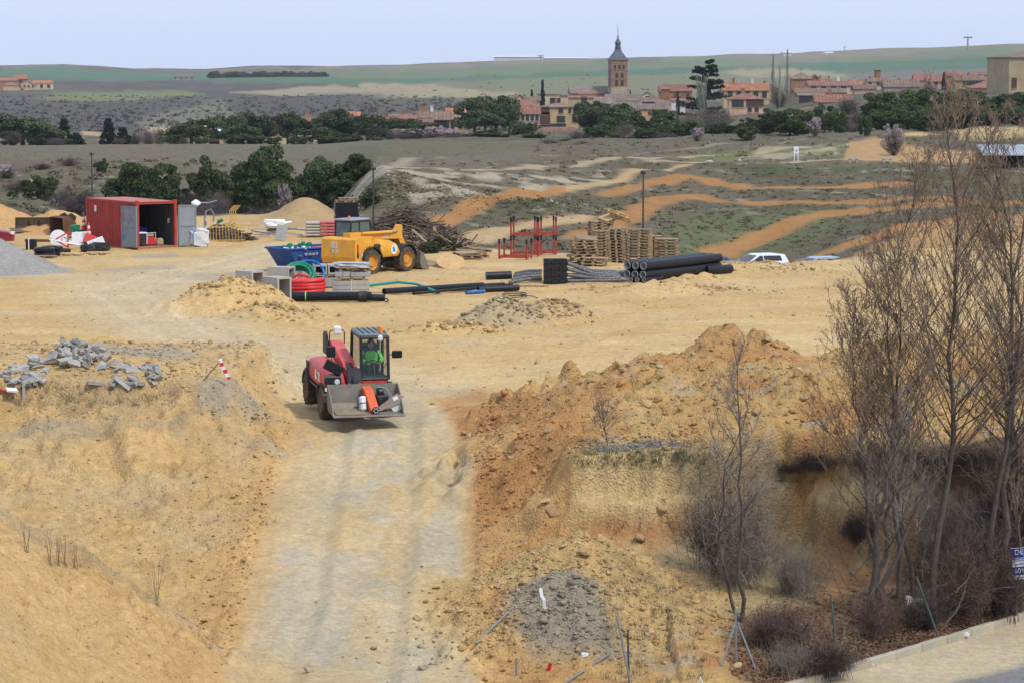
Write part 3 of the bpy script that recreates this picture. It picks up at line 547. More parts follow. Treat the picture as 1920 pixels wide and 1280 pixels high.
M_PINK = mat('pink_wrap', (0.48, 0.13, 0.12), .6, .25, 4, dirt=.3)
M_WRAP = mat('mottled_wrapped_tube', (0.10, 0.105, 0.115), .5, .9, 14, dirt=.5, dirtcol=(0.33, 0.33, 0.34))
M_RACK = mat('red_oxide_steel', (0.34, 0.05, 0.035), .6, .25, 4, dirt=.2)
M_POLE = mat('dark_pole', (0.05, 0.055, 0.055), .6, .2, 3)
M_VEST = mat('hi_vis_green', (0.22, 0.75, 0.12), .8, .15, 6)
M_SKIN = mat('skin', (0.42, 0.22, 0.15), .6, .1, 6)
M_NAVY = mat('dark_cloth', (0.035, 0.04, 0.055), .9, .2, 8)
M_AMBER = mat('amber_lens', (0.75, 0.24, 0.01), .25, .1, 6, spec=.6)
M_LENS = mat('lamp_lens', (0.65, 0.66, 0.66), .2, .1, 6, spec=.6)
M_RLENS = mat('red_lens', (0.45, 0.015, 0.01), .25, .1, 6, spec=.6)
M_GLASS = mat('cab_glass', (0.055, 0.085, 0.08), .06, .05, 2, spec=.6, alpha=.16)
M_CGLASS = mat('car_glass', (0.02, 0.026, 0.03), .08, .05, 2, spec=.6)
M_MIRROR = mat('mirror_face', (0.6, 0.63, 0.66), .08, .03, 2, metal=.9)
M_LET_W = mat('white_lettering', (0.72, 0.72, 0.7), .6, .15, 8)
M_LET_B = mat('blue_lettering', (0.03, 0.25, 0.6), .6, .15, 8)
M_LET_P = mat('pink_spray', (0.62, 0.16, 0.20), .7, .2, 8)
M_SIGNB = mat('sign_blue', (0.02, 0.03, 0.25), .5, .1, 4)
M_SIGNR = mat('sign_red', (0.50, 0.015, 0.02), .5, .1, 4)
M_TAN = mat('tan_canvas', (0.42, 0.30, 0.16), .9, .2, 5)
M_YBAR = mat('barrier_yellow', (0.58, 0.34, 0.06), .6, .2, 6, dirt=.3)
M_BAG = mat('white_sack', (0.62, 0.64, 0.66), .7, .2, 5, dirt=.25)

dg = bpy.context.evaluated_depsgraph_get
def text(s, size, m, parent, loc, rot, name='lettering', ext=0.004):
    cu = bpy.data.curves.new('t', 'FONT'); cu.body = s; cu.size = size; cu.extrude = ext; cu.align_x = 'CENTER'; cu.align_y = 'CENTER'; cu.resolution_u = 2
    o = bpy.data.objects.new('t', cu); COL.objects.link(o); bpy.context.view_layer.update()
    me = bpy.data.meshes.new_from_object(o.evaluated_get(dg())); bpy.data.objects.remove(o); me.materials.clear(); me.materials.append(m)
    p = link(name, me, parent, loc, rot); return p

M_DRIM = mat('dusty_rim', (.20, .10, .07), .8, .3, 5, dirt=.7, dirtcol=(.30, .23, .15))
def wheel(parent, c, r, w, rim, face=-1, axis='x', lugs=18):
    a = axis; k = MB(); pr = [(r * .58, -w * .48), (r * .86, -w * .5), (r * .95, -w * .42), (r * .97, -w * .2), (r * .97, w * .2), (r * .95, w * .42), (r * .86, w * .5), (r * .58, w * .48)]
    k.lathe(pr, 28, axis=a, caps=False)
    for i in range(lugs):
        for s in (-1, 1):
            an = 2 * math.pi * (i + (0.5 if s > 0 else 0)) / lugs; cc, ss = math.cos(an), math.sin(an); rr = r * .975
            if a == 'x': k.box((s * w * .24, cc * rr, ss * rr), (w * .5, r * .09, r * .07), (an - math.pi / 2, 0, s * .35))
            else: k.box((ss * rr, s * w * .24, cc * rr), (r * .09, w * .5, r * .07), (0, an, s * .35))
    t = k.build('wheel', M_TYRE, parent, True, c)
    q = MB(); f = face; q.lathe([(r * .1, f * w * .30), (r * .30, f * w * .34), (r * .34, f * w * .22), (r * .5, f * w * .2), (r * .56, f * w * .44), (r * .60, f * w * .47), (r * .60, f * w * .1)], 22, axis=a)
    q.lathe([(r * .12, -f * w * .3), (r * .58, -f * w * .3), (r * .58, -f * w * .25)], 18, axis=a)
    q.build('rim', rim, t, True)
    return t

# ------------------------------------------------------------------ red telehandler on the ramp, with its driver
def red_telehandler():
    p = P(666, 783); t = thing('telehandler', 'red telehandler with loaded front bucket driving towards the ramp', 'telehandler', on(p.x, p.y + .15, 0.02), (R(3.0), 0, R(14)))
    MB().bevbox((0, 1.15, .72), (.9, 3.6, .42), .05).build('chassis', M_DARK, t)
    for x in (-.84, .84):
        for y in (0, 2.45): wheel(t, (x, y, .46), .47, .38, M_DRIM, -1 if x < 0 else 1)
        for y in (0, 2.45):
            pts = [(math.cos(a) * .56, math.sin(a) * .56) for a in np.linspace(0.15, math.pi - .15, 9)]; pts += [(a * .92, b * .92) for a, b in reversed(pts)]
            MB().prism([(y + a, .46 + b) for a, b in pts], x - .2, x + .2).build('mudguard', M_DARK, t)
    # engine cover: rounded, sloping to the front
    prof = []
    for y, zt in ((-.42, 1.12), (-.36, 1.26), (-.1, 1.40), (.4, 1.50), (1.1, 1.52), (2.0, 1.48), (2.65, 1.36), (2.95, 1.1)):
        prof.append((y, zt))
    k = MB(); secs = []
    for y, zt in prof:
        ring = [(-.92, .80), (-.97, .98), (-.97, zt - .30), (-.93, zt - .12), (-.82, zt - .02), (-.62, zt), (-.42, zt - .04), (-.36, zt - .2), (-.36, .80)]
        secs.append([(x, y, z) for x, z in ring])
    n = len(secs[0]); vs = [v for s in secs for v in s]; fs = [(i * n + j, i * n + (j + 1) % n, (i + 1) * n + (j + 1) % n, (i + 1) * n + j) for i in range(len(secs) - 1) for j in range(n)]
    fs += [tuple(range(n)), tuple(range((len(secs) - 1) * n, len(secs) * n))]; k.add(vs, fs)
    hood = k.build('engine_cover', M_RED, t, True)
    MB().prism([(-.46, 1.02), (-.46, 1.24), (-.40, 1.33), (-.40, 1.02)], -.98, -.5).build('headlamp_recess', M_DARK, hood)
    MB().lathe([(.075, 0), (.085, .03), (.06, .05)], 14, (-.62, -.47, 1.12), 'y').build('headlight', M_LENS, hood)
    MB().box((-.976, .75, 1.12), (.012, .75, .26), (0, 0, 0)).build('side_decal', M_LET_W, hood)
    MB().box((-.983, .70, 1.12), (.010, .34, .18), (.5, 0, 0)).build('decal_stripe', M_RED, hood)
    k = MB(); [k.box((-.976, 2.1 + i * .09, 1.15), (.012, .05, .3)) for i in range(6)]; k.build('grille', M_DARK, hood)
    # boom, from the high rear pivot down to the front
    k = MB(); k.prism([(2.75, 1.45), (2.85, 1.80), (2.4, 1.84), (.55, 1.55), (-.72, .98), (-.80, .84), (-.66, .70), (.5, 1.22), (2.3, 1.45)], -.30, .06); boom = k.build('boom', M_RED, t)
    MB().prism([(.4, 1.52), (.3, 1.25), (-.84, .72), (-.9, .84), (-.8, .98)], -.22, -.02).build('boom_extension', M_DARK, boom)
    MB().bevbox((-.12, -.42, 1.2), (.42, .06, .52), .02, (R(-20), 0, 0)).build('boom_head_plate', M_DARK, boom)
    MB().prism([(2.4, 1.45), (2.95, 1.45), (2.95, 1.98), (2.8, 2.08), (2.55, 1.98)], -.42, -.33).build('pivot_plate', M_DARK, t)
    MB().tube([(-.05, 2.0, 1.35), (-.05, .3, 1.05)], .06, 10).build('lift_ram', M_DARK, t)
    # bucket
    k = MB(); prof = [(-.98, 1.12), (-1.08, .62), (-1.22, .46), (-1.98, .40), (-1.98, .37), (-1.20, .42), (-1.05, .58), (-.94, 1.12)]
    k.prism(prof, -1.0, 1.0); bk = k.build('bucket', M_STEEL, t)
    for s in (-1.015, .985): MB().prism([(-.98, 1.12), (-1.06, .56), (-1.22, .42), (-1.98, .38), (-1.86, .56), (-1.42, .92), (-1.10, 1.13)], s, s + .03).build('bucket_side', M_STEEL, bk)
    MB().bevbox((0, -2.02, .385), (2.04, .14, .05), .015).build('cutting_edge', M_STEEL, bk)
    for x in (-.35, .25): MB().tube([(x, -.45, .95), (x, -1.0, .75)], .05, 8).build('quick_hitch_arm', M_DARK, t)
    MB().bevbox((-.05, -.88, .78), (.8, .12, .5), .03).build('carriage', M_DARK, t)
    # cab
    cab = thing('cab', None, None); cab.parent = t
    def post(a, b, r=.045): return MB().tube([a, b], r, 6)
    x0, x1, y0, y1, z0, z1 = .14, .92, -.12, 1.42, .82, 2.28
    MB().bevbox(((x0 + x1) / 2, .65, .95), (x1 - x0, 1.55, .5), .05).build('cab_base', M_DARK, t)
    k = MB()
    for a, b in (((x0, y0 - .05, 1.1), (x0, y0 + .12, z1)), ((x1, y0 - .05, 1.1), (x1, y0 + .12, z1)), ((x0, y1, 1.1), (x0, y1 - .1, z1)), ((x1, y1, 1.1), (x1, y1 - .1, z1)), ((x1, .75, 1.1), (x1, .75, z1)),
                 ((x0, y0 + .12, z1), (x1, y0 + .12, z1)), ((x0, y1 - .1, z1), (x1, y1 - .1, z1)), ((x0, y0 + .12, z1), (x0, y1 - .1, z1)), ((x1, y0 + .12, z1), (x1, y1 - .1, z1)), ((x0, y0 - .05, 1.12), (x1, y0 - .05, 1.12))):
        k.tube([a, b], .048, 6)
    bpy.data.objects.remove(cab); cab = k.build('cab_frame', M_DARK, t)
    MB().box(((x0 + x1) / 2, y0 + .035, 1.69), (x1 - x0 - .07, .012, 1.12), (R(-8.4), 0, 0)).build('windscreen', M_GLASS, cab)
    MB().box((x0, .65, 1.70), (.012, 1.36, 1.1)).build('side_window', M_GLASS, cab); MB().box((x1, .65, 1.70), (.012, 1.36, 1.1)).build('side_window', M_GLASS, cab)
    MB().box(((x0 + x1) / 2, y1 - .05, 1.75), (x1 - x0 - .08, .012, .98)).build('rear_window', M_GLASS, cab)
    k = MB(); k.bevbox(((x0 + x1) / 2, .72, z1 + .045), (x1 - x0 + .06, 1.30, .09), .04); rf = k.build('roof', mat('roof_dusty_grey', (0.13, 0.16, 0.18), .5, .2, 5, dirt=.2), cab)
    k = MB(); [k.box((x0 + .12 + i * .16, .72, z1 + .10), (.03, 1.1, .02)) for i in range(5)]; k.build('roof_rib', M_DARK, rf)
    MB().lathe([(.08, 0), (.08, .03), (.062, .04), (.066, .14), (.045, .19), (.01, .2)], 14, (.78, .35, z1 + .09)).build('beacon', M_AMBER, rf)
    MB().lathe([(.08, 0), (.09, -.05), (.05, -.07)], 12, (.70, .02, z1 - .02), 'y').build('work_lamp', M_LENS, cab)
    MB().tube([(.62, -.17, 1.2), (.86, -.14, 1.55), (.93, -.10, 1.62)], .012, 5).build('wiper', M_DARK, cab)
    MB().tube([(.9, -.16, 1.3), (.94, -.06, 2.1)], .014, 5).build('wiper', M_DARK, cab)
    # mirrors and lamps
    k = MB(); k.tube([(.94, -.02, 1.78), (1.2, -.06, 1.80)], .015, 6); mb = k.build('mirror_arm', M_DARK, t); MB().bevbox((1.18, -.08, 1.80), (.30, .07, .22), .03).build('mirror', M_BLACK, mb)
    k = MB(); k.tube([(-.72, -.2, 1.5), (-.74, -.28, 1.72), (-.78, -.3, 2.02)], .018, 6); mb = k.build('mirror_arm', M_DARK, t)
    MB().bevbox((-.78, -.34, 1.96), (.26, .08, .32), .03).build('mirror', M_BLACK, mb); MB().bevbox((-.72, -.42, 1.52), (.56, .08, .30), .03, (0, R(28), 0)).build('mirror', M_BLACK, mb)
    k = MB(); k.tube([(-.30, 2.5, 1.75), (-.30, 2.5, 2.08), (-.26, 2.5, 2.14), (.10, 2.5, 2.14), (.14, 2.5, 2.08), (.14, 2.5, 1.75)], .018, 6); gd = k.build('guard_bar', M_DARK, t)
    MB().bevbox((-.08, 2.46, 2.14), (.24, .1, .26), .06).build('rear_mirror', M_WHITE, gd)
    for x_, s_ in ((-.28, 1), (-.2, 1.1), (.05, .95)): MB().tube([(x_, .2, 1.42), (x_ - .02, -.2, 1.30 * s_), (x_ + .03, -.55, 1.05 * s_), (x_, -.8, .98)], .016, 6).build('hydraulic_hose', M_BLACK, t, True)
    MB().tube([(-.98, .3, .78), (-.98, 2.2, .78)], .03, 6).build('side_rail', M_DARK, t); k = MB(); k.prism([(-1.15, .47), (-1.3, .50), (-1.65, .45), (-1.9, .42), (-1.2, .43)], -.9, .1); k.build('dried_mud', mat('bucket_mud', (.24, .19, .125), .95, .3, 5), bk)
    MB().box((-.80, -.46, .9), (.34, .03, .10)).build('number_plate', M_LET_W, t); MB().box((.5, -.22, 1.02), (.7, .02, .12)).build('bonnet_decal', M_RED, t)
    # seat and controls
    MB().bevbox((.58, 1.0, 1.55), (.46, .14, .9), .06).build('seat_back', M_NAVY, t); MB().bevbox((.58, .75, 1.22), (.46, .5, .14), .05).build('seat', M_NAVY, t)
    k = MB(); pts = [(.58 + .17 * math.cos(a), .30 + .06 * math.sin(a), 1.42 + .15 * math.sin(a)) for a in np.linspace(0, 2 * math.pi, 17)]; k.tube(pts, .016, 6); k.tube([(.58, .3, 1.42), (.58, .12, 1.15)], .025, 6); k.build('steering_wheel', M_BLACK, t)
    return t
TH = red_telehandler(); bpy.context.view_layer.update()

def skin_body(name, verts, edges, rad, m, parent=None, sub=2):
    me = bpy.data.meshes.new(name); me.from_pydata(verts, edges, []); o = bpy.data.objects.new(name, me); COL.objects.link(o)
    sk = o.modifiers.new('s', 'SKIN'); o.modifiers.new('d', 'SUBSURF').levels = sub; o.modifiers['d'].render_levels = sub
    if not me.skin_vertices: me.attributes  # layer is made by the modifier
    bpy.context.view_layer.update()
    if me.skin_vertices:
        for i, v in enumerate(me.skin_vertices[0].data): v.radius = (rad[i], rad[i]); v.use_root = (i == 0)
    bpy.context.view_layer.update(); nm = bpy.data.meshes.new_from_object(o.evaluated_get(dg())); bpy.data.objects.remove(o)
    nm.materials.clear(); nm.materials.append(m); nm.polygons.foreach_set('use_smooth', [True] * len(nm.polygons)); return link(name, nm, parent)
def driver():
    o = thing('person', 'driver in a bright green vest sitting in the red telehandler cab', 'person', TH.location.copy(), TH.rotation_euler.copy()[:])
    c = (.58, .78, 1.30)
    v = [(0, 0, 0), (0, .02, .25), (0, .03, .44), (0, .02, .54), (0, -.01, .66), (-.20, .02, .46), (-.27, -.16, .24), (-.14, -.42, .20), (.20, .02, .46), (.27, -.16, .24), (.14, -.42, .20), (-.12, -.35, .03), (-.13, -.45, -.35), (.12, -.35, .03), (.13, -.45, -.35)]
    e = [(0, 1), (1, 2), (2, 3), (3, 4), (2, 5), (5, 6), (6, 7), (2, 8), (8, 9), (9, 10), (0, 11), (11, 12), (0, 13), (13, 14)]
    r = [.15, .16, .15, .06, .10, .075, .055, .04, .075, .055, .04, .085, .06, .085, .06]
    v = [(a + c[0], b + c[1], d + c[2]) for a, b, d in v]
    body = skin_body('body', v, e, r, M_NAVY, o)
    k = MB(); prof = [(.15, -.02), (.185, .06), (.20, .22), (.205, .36), (.15, .46), (.09, .50)]; k.lathe([(a, b) for a, b in prof], 16); vs = k.v; k.v = [(x * 1.12 + c[0], y * .98 + c[1] + .0, z + c[2]) for x, y, z in vs]
    k.build('vest', M_VEST, body, True)
    for s in (-1, 1):
        MB().tube([(c[0] + s * .22, c[1] + .02, c[2] + .45), (c[0] + s * .29, c[1] - .15, c[2] + .24), (c[0] + s * .20, c[1] - .34, c[2] + .2)], [.085, .072, .055], 10).build('sleeve', M_VEST, body, True)
        k = MB(); h = Vector((c[0] + s * .145, c[1] - .42, c[2] + .20)); k.bevbox(h, (.08, .09, .04), .015)
        for q in range(4): k.tube([h + Vector((-.03 + q * .02, -.04, .0)), h + Vector((-.03 + q * .02, -.085, -.01)), h + Vector((-.03 + q * .02, -.09, -.045))], .009, 5)
        k.tube([h + Vector((-s * .04, 0, 0)), h + Vector((-s * .06, -.05, -.02))], .010, 5); k.build('hand', M_SKIN, body, True)
    k = MB(); k.lathe([(.03, -.13), (.065, -.10), (.082, -.03), (.09, .05), (.08, .10), (.045, .13), (.01, .135)], 16); k.v = [(x + c[0], y * 1.15 + c[1] - .03, z + c[2] + .67) for x, y, z in k.v]
    k.tube([(c[0], c[1] - .12, c[2] + .69), (c[0], c[1] - .155, c[2] + .65)], [.012, .02], 6); hd = k.build('head', M_SKIN, body, True)
    k = MB(); k.lathe([(.092, .02), (.098, .06), (.086, .12), (.05, .145), (.01, .15)], 16); k.v = [(x + c[0], y * 1.12 + c[1] - .02, z + c[2] + .67) for x, y, z in k.v]; k.build('hair', M_NAVY, hd, True)
driver()

def floor_saw():
    o = thing('floor_saw', 'orange floor saw with grey water tank lying in the red telehandler bucket', 'floor saw', TH.matrix_world @ Vector((.14, -1.5, .47)), (R(2), R(-3), R(14 + 6)))
    o.scale = (.86, .86, .86)
    MB().prism([(.48, .72), (.56, .64), (.36, .34), (-.10, -.02), (-.36, -.06), (-.44, .06), (-.20, .30), (.16, .62)], -.12, .16).build('orange_cover', M_RED2, o)
    MB().bevbox((-.24, .06, .22), (.20, .30, .48), .05, (R(-14), 0, 0)).build('water_tank', M_WHITE, o)
    MB().bevbox((-.24, .06, .23), (.215, .315, .03), .01, (R(-14), 0, 0)).build('tank_strap', M_BLACK, o)
    MB().bevbox((.42, .12, .26), (.40, .36, .38), .05).build('engine', M_DARK, o); MB().lathe([(.12, -.1), (.15, -.06), (.15, .06), (.1, .1)], 16, (.40, .16, .52), 'x').build('air_filter', M_BLACK, o)
    MB().tube([(.30, .34, .6), (.36, .30, .68), (.62, .20, .62), (.72, -.1, .36)], .025, 7).build('handle', M_GALV, o)
    MB().prism([(.20, -.04), (.95, .18), (.98, .44), (.84, .50), (.52, .30), (.22, .12)], -.26, -.22, 'y').build('blade_guard', mat('guard_greybrown', (.30, .25, .22), .6, .2, 5), o)
    MB().bevbox((.78, -.265, .34), (.18, .02, .12), .01, (0, R(-20), 0)).build('label_plate', M_WHITE, o)
    MB().lathe([(.02, -.012), (.17, -.012), (.17, .012), (.02, .012)], 24, (.82, -.20, .05), 'y').build('saw_blade', M_LENS, o)
    w = MB().lathe([(.03, -.03), (.11, -.03), (.125, 0), (.11, .03), (.03, .03)], 18, (.04, -.44, .04), 'y').build('guide_wheel', M_DARK, o)
    [MB().lathe([(.02, -.002), (.02, .004)], 8, (.04 + .07 * math.cos(a), -.474, .04 + .07 * math.sin(a)), 'y').build('wheel_hole', M_LENS, w) for a in np.linspace(0, 2 * math.pi, 7)[:-1]]
    MB().lathe([(.10, 0), (.1, .008)], 18, (.02, .0, .0)).build('emblem', M_BLACK, o).matrix_local = Matrix.Translation((.02, .18, .43)) @ Euler((R(40), 0, 0)).to_matrix().to_4x4()
floor_saw()

# ------------------------------------------------------------------ yellow telehandler
M_YRIM = mat('yellow_rim', (0.60, 0.26, 0.03), .6, .25, 4, dirt=.4, dirtcol=(.28, .2, .1))
def yellow_telehandler():
    c = P(693, 516); h = Vector((.57, .82, 0)); left = Vector((-.82, .57, 0)); q = c + left * .95
    t = thing('telehandler', 'yellow telehandler parked beside the blue skip', 'telehandler', (q.x, q.y, height(q.x, q.y) - .02), math.atan2(.82, .57))
    MB().bevbox((1.3, 0, .78), (4.0, .95, .5), .06).build('chassis', M_DARK, t)
    for x in (0, 2.75):
        for y in (-.95, .95):
            wheel(t, (x, y, .62), .63, .44, M_YRIM, -1 if y < 0 else 1, 'y', 20)
            pts = [(math.cos(a) * .76, math.sin(a) * .76) for a in np.linspace(0.2, math.pi - .3, 10)]; pts += [(a * .93, b * .93) for a, b in reversed(pts)]
            MB().prism([(x + a, .62 + b) for a, b in pts], y - .26, y + .26, 'y').build('mudguard', M_DARK, t)
    MB().prism([(-1.15, .62), (-1.22, .9), (-1.18, 1.72), (-1.05, 1.82), (-.42, 1.82), (-.42, .95), (-.62, .55)], -1.02, 1.0, 'y').build('counterweight', M_YEL, t)
    k = MB(); k.prism([(-.42, 1.0), (-.42, 1.82), (.05, 1.84), (.10, 1.55), (.75, 1.5), (.80, 1.2), (.25, 1.25)], -1.02, -.42, 'y'); k.build('side_panel', M_YEL, t)
    MB().bevbox((-1.0, -1.03, 1.20), (.10, .05, .62), .015).build('tail_light', M_RLENS, t); MB().bevbox((-1.0, -1.05, 1.0), (.12, .03, .22), .01).build('tail_light', M_DARK, t)
    MB().box((-.62, -1.035, .95), (.2, .03, .2)).build('number_plate', M_LET_W, t)
    k = MB(); [k.box((-1.20, .25, 1.58 - i * .06), (.05, .36, .03)) for i in range(5)]; k.build('grille', M_LET_W, t)
    text('JCB', .24, M_LET_W, t, (-1.222, .15, 1.18), (R(90), 0, R(-90)), ext=.006)
    # engine pod on the near side
    secs = []; k = MB()
    for x, zt in ((.62, 1.50), (.72, 1.62), (1.1, 1.66), (1.6, 1.60), (2.0, 1.45), (2.18, 1.20)):
        secs.append([(x, -.45, .82), (x, -1.08, .82), (x, -1.16, .95), (x, -1.14, zt - .25), (x, -1.04, zt - .06), (x, -.86, zt), (x, -.45, zt)])
    n = 7; k.add([v for s in secs for v in s], [(i * n + j, i * n + (j + 1) % n, (i + 1) * n + (j + 1) % n, (i + 1) * n + j) for i in range(5) for j in range(n)] + [tuple(range(n)), tuple(range(5 * n, 6 * n))])
    pod = k.build('engine_cover', M_YEL, t, True)
    MB().lathe([(.24, -.006), (.24, .006)], 24, (1.62, -1.175, 1.16), 'y').build('round_sticker', M_LET_W, pod); k = MB(); k.prism([(1.52, 1.05), (1.52, 1.22), (1.60, 1.34), (1.68, 1.22), (1.72, 1.05)], -1.19, -1.183, 'y'); k.build('sticker_emblem', M_LET_B, pod)
    MB().lathe([(.06, -.28), (.17, -.26), (.17, .26), (.10, .28)], 16, (.52, -.95, 1.32), 'x').build('air_filter', M_DARK, t)
    # boom and bucket
    k = MB(); k.prism([(-.75, 1.72), (-.75, 2.02), (3.05, 1.96), (3.3, 1.80), (3.3, 1.55), (2.9, 1.58)], -.36, .04, 'y'); boom = k.build('boom', M_YEL, t)
    MB().tube([(.1, -.42, 1.96), (2.4, -.42, 1.92)], .075, 12).build('lift_ram', M_YEL, boom); MB().tube([(2.4, -.42, 1.92), (2.9, -.42, 1.94)], .04, 10).build('ram_rod', M_GALV, boom)
    text('JCB', .22, M_LET_W, boom, (2.05, -.366, 1.74), (R(90), 0, 0), ext=.006); text('JCB', .15, M_LET_W, boom, (.5, -.366, 1.72), (R(90), 0, 0), ext=.006)
    MB().prism([(3.0, 1.9), (3.3, 2.25), (3.42, 2.2), (3.4, 1.7), (3.75, 1.2), (3.95, .75), (3.72, .62), (3.45, 1.1), (3.1, 1.55)], -.33, .0, 'y').build('boom_head', M_YEL, t)
    MB().prism([(3.4, .55), (3.55, .75), (4.1, .32), (4.0, .2)], -.42, -.30, 'y').build('tilt_link', M_YEL, t); MB().tube([(3.45, -.46, .8), (4.1, -.46, .3)], .035, 8).build('tilt_rod', M_GALV, t)
    pr = [(3.72, .98), (3.68, .42), (3.86, .12), (4.42, .04), (4.42, .07), (3.90, .17), (3.74, .44), (3.77, .98)]
    bk = MB().prism(pr, -1.18, 1.18, 'y').build('bucket', M_STEEL, t)
    for s in (-1.2, 1.17): MB().prism([(3.72, .98), (3.68, .42), (3.86, .1), (4.4, .04), (4.3, .35), (4.0, .80)], s, s + .03, 'y').build('bucket_side', M_STEEL, bk)
    # cab on the far side
    x0, x1, y0, y1, z0, z1 = -.15, 1.45, .08, 1.0, 1.15, 2.52
    MB().bevbox((.65, .54, 1.25), (1.7, .95, .7), .05).build('cab_base', M_YEL, t)
    k = MB()
    for a, b in (((x0, y0, 1.5), (x0 + .05, y0, z1)), ((x0, y1, 1.5), (x0 + .05, y1, z1)), ((x1 + .12, y0, 1.5), (x1 - .12, y0, z1)), ((x1 + .12, y1, 1.5), (x1 - .12, y1, z1)), ((.55, y0, 1.5), (.55, y0, z1)), ((x0, y0, z1), (x1 - .12, y0, z1)), ((x0, y1, z1), (x1 - .12, y1, z1)),
                 ((x0, y0, 1.55), (x0, y1, 1.55)), ((x0, y0, z1), (x0, y1, z1)), ((x1 - .12, y0, z1), (x1 - .12, y1, z1)), ((x0, y0, 1.98), (x1, y0, 1.98))): k.tube([a, b], .05, 6)
    cab = k.build('cab_frame', M_DARK, t)
    g = mat('yellow_cab_glass', (0.13, 0.19, 0.18), .06, .05, 2, spec=.7, alpha=.5)  # pale glass colour carries the sky reflection
    MB().box((x0 + .02, .54, 2.03), (.012, .86, .92), (0, R(3), 0)).build('rear_window', g, cab); MB().box((.63, y0, 2.03), (1.5, .012, .94)).build('side_window', g, cab); MB().box((.63, y1, 2.03), (1.5, .012, .94)).build('side_window', g, cab); MB().box((1.43, .54, 2.03), (.012, .86, .95), (0, R(-13), 0)).build('windscreen', g, cab)
    rf = MB().bevbox((.58, .54, z1 + .06), (1.55, 1.02, .14), .06).build('roof', mat('cab_roof_grey', (.24, .27, .31), .5, .15, 3, dirt=.2), cab)
    MB().lathe([(.06, 0), (.055, .1), (.02, .14)], 12, (.05, .3, z1 + .13)).build('beacon', M_AMBER, rf)
    MB().bevbox((.5, .55, 1.7), (.2, .5, .7), .05).build('seat', M_NAVY, t)
yellow_telehandler()

# ------------------------------------------------------------------ blue skip and what lies in it
def skip():
    a = R(40); q = P(542, 467, 1.12) - Vector((-.75 * math.cos(a) + .12 * math.sin(a), -.75 * math.sin(a) - .12 * math.cos(a), 1.12)); t = thing('skip', 'dented blue metal skip with sloping ends, half full of pipes', 'skip', (q.x, q.y, height(q.x, q.y)), a)
    L, W, H = 3.3, 1.75, 1.12; o = .75
    def shell(e):   # e: inset
        return [(0 + e, 0 + e, e), (L - e, 0 + e, e), (L - e, W - e, e), (0 + e, W - e, e)], [(-o + e, -.12 + e, H), (L + o - e, -.12 + e, H), (L + o - e, W + .12 - e, H), (-o + e, W + .12 - e, H)]
    b, tp = shell(0); bi, ti = shell(.05); ch = .62
    k = MB(); k.add(b + tp + bi + ti, [(3, 2, 1, 0), (0, 1, 5, 4), (1, 2, 6, 5), (2, 3, 7, 6), (3, 0, 4, 7), (8, 9, 10, 11), (8, 12, 13, 9), (9, 13, 14, 10), (10, 14, 15, 11), (11, 15, 12, 8), (4, 5, 13, 12), (5, 6, 14, 13), (6, 7, 15, 14), (7, 4, 12, 15)]); k.build('body', M_BLUE, t)
    k = MB(); z = H - .05
    for p0, p1 in (((-o, -.12), (L + o, -.12)), ((-o, W + .12), (L + o, W + .12)), ((-o, -.12), (-o, W + .12)), ((L + o, -.12), (L + o, W + .12))): k.tube([(*p0, z), (*p1, z)], .055, 6)
    k.build('rim', M_BLUE, t)
    for x in (.25, 1.2, 2.2): MB().prism([(x, .05), (x + .08, .05), (x + .08, H - .08), (x, H - .08)], -.13, -.03, 'y').build('stiffener', M_BLUE, t)
    for x in (-.1, .5): MB().tube([(x - .1, -.12, .75), (x, -.26, .74), (x + .1, -.12, .75)], .04, 7).build('lifting_lug', M_STEEL, t)
    text('921 42 64 27', .15, M_LET_W, t, (.55, -.15, .80), (R(84), 0, 0), ext=.006); text('97', .16, M_LET_W, t, (.2, -.185, 1.07), (R(90), 0, 0), ext=.006)
    k = MB(); k.box((L / 2, W / 2, .72), (L + .7, W - .06, .2)); f = k.build('rubble_fill', M_RUST, t)
    rr = random.Random(3); M = t.matrix_basis
    def w(x, y, z): return Matrix.Translation(t.location) @ Euler((0, 0, a)).to_matrix().to_4x4() @ Vector((x, y, z))
    for i in range(9):
        x, y = -.2 + i * .17 + rr.uniform(-.05, .05), .35 + rr.uniform(0, .9); p = w(x, y, .86); s = rr.uniform(.3, .55)
        d = Vector((rr.uniform(-.8, .8), rr.uniform(-.5, .5), rr.uniform(.4, 1.3))).normalized(); k = MB(); k.ring((0, 0, 0), d * s, .10, .085, 14); k.ring(d * s * .72, d * s * .9, .118, .1, 14); o2 = k.build('green_pipe_offcut', M_GREENP, None, True, p)
        MB().ring(d * s * .4, d * s * .6, .104, .09, 14).build('pipe_label', M_WHITE, o2)
        tag(o2, 'green pipe offcut with white band jumbled at left end of blue skip', 'pipe', 'green pipe offcuts in the skip')
    for i, (dx, y, rad) in enumerate(((1.05, .35, .10), (1.25, .75, .075))):
        p0 = w(dx, y, .98); p1 = w(dx + 2.2, y + .2, 1.12); k = MB(); k.ring(p0, p1, rad, rad * .85, 14); k.ring(p0, p0 + (p1 - p0) * .06, rad * 1.3, rad * .9, 14)
        tag(k.build('red_pipe', M_PINK if i else M_REDP, None, True), ['red pipe with a wide socket lying along the front of the blue skip', 'duller thin red pipe lying behind the socketed one in the skip'][i], 'pipe')
skip()

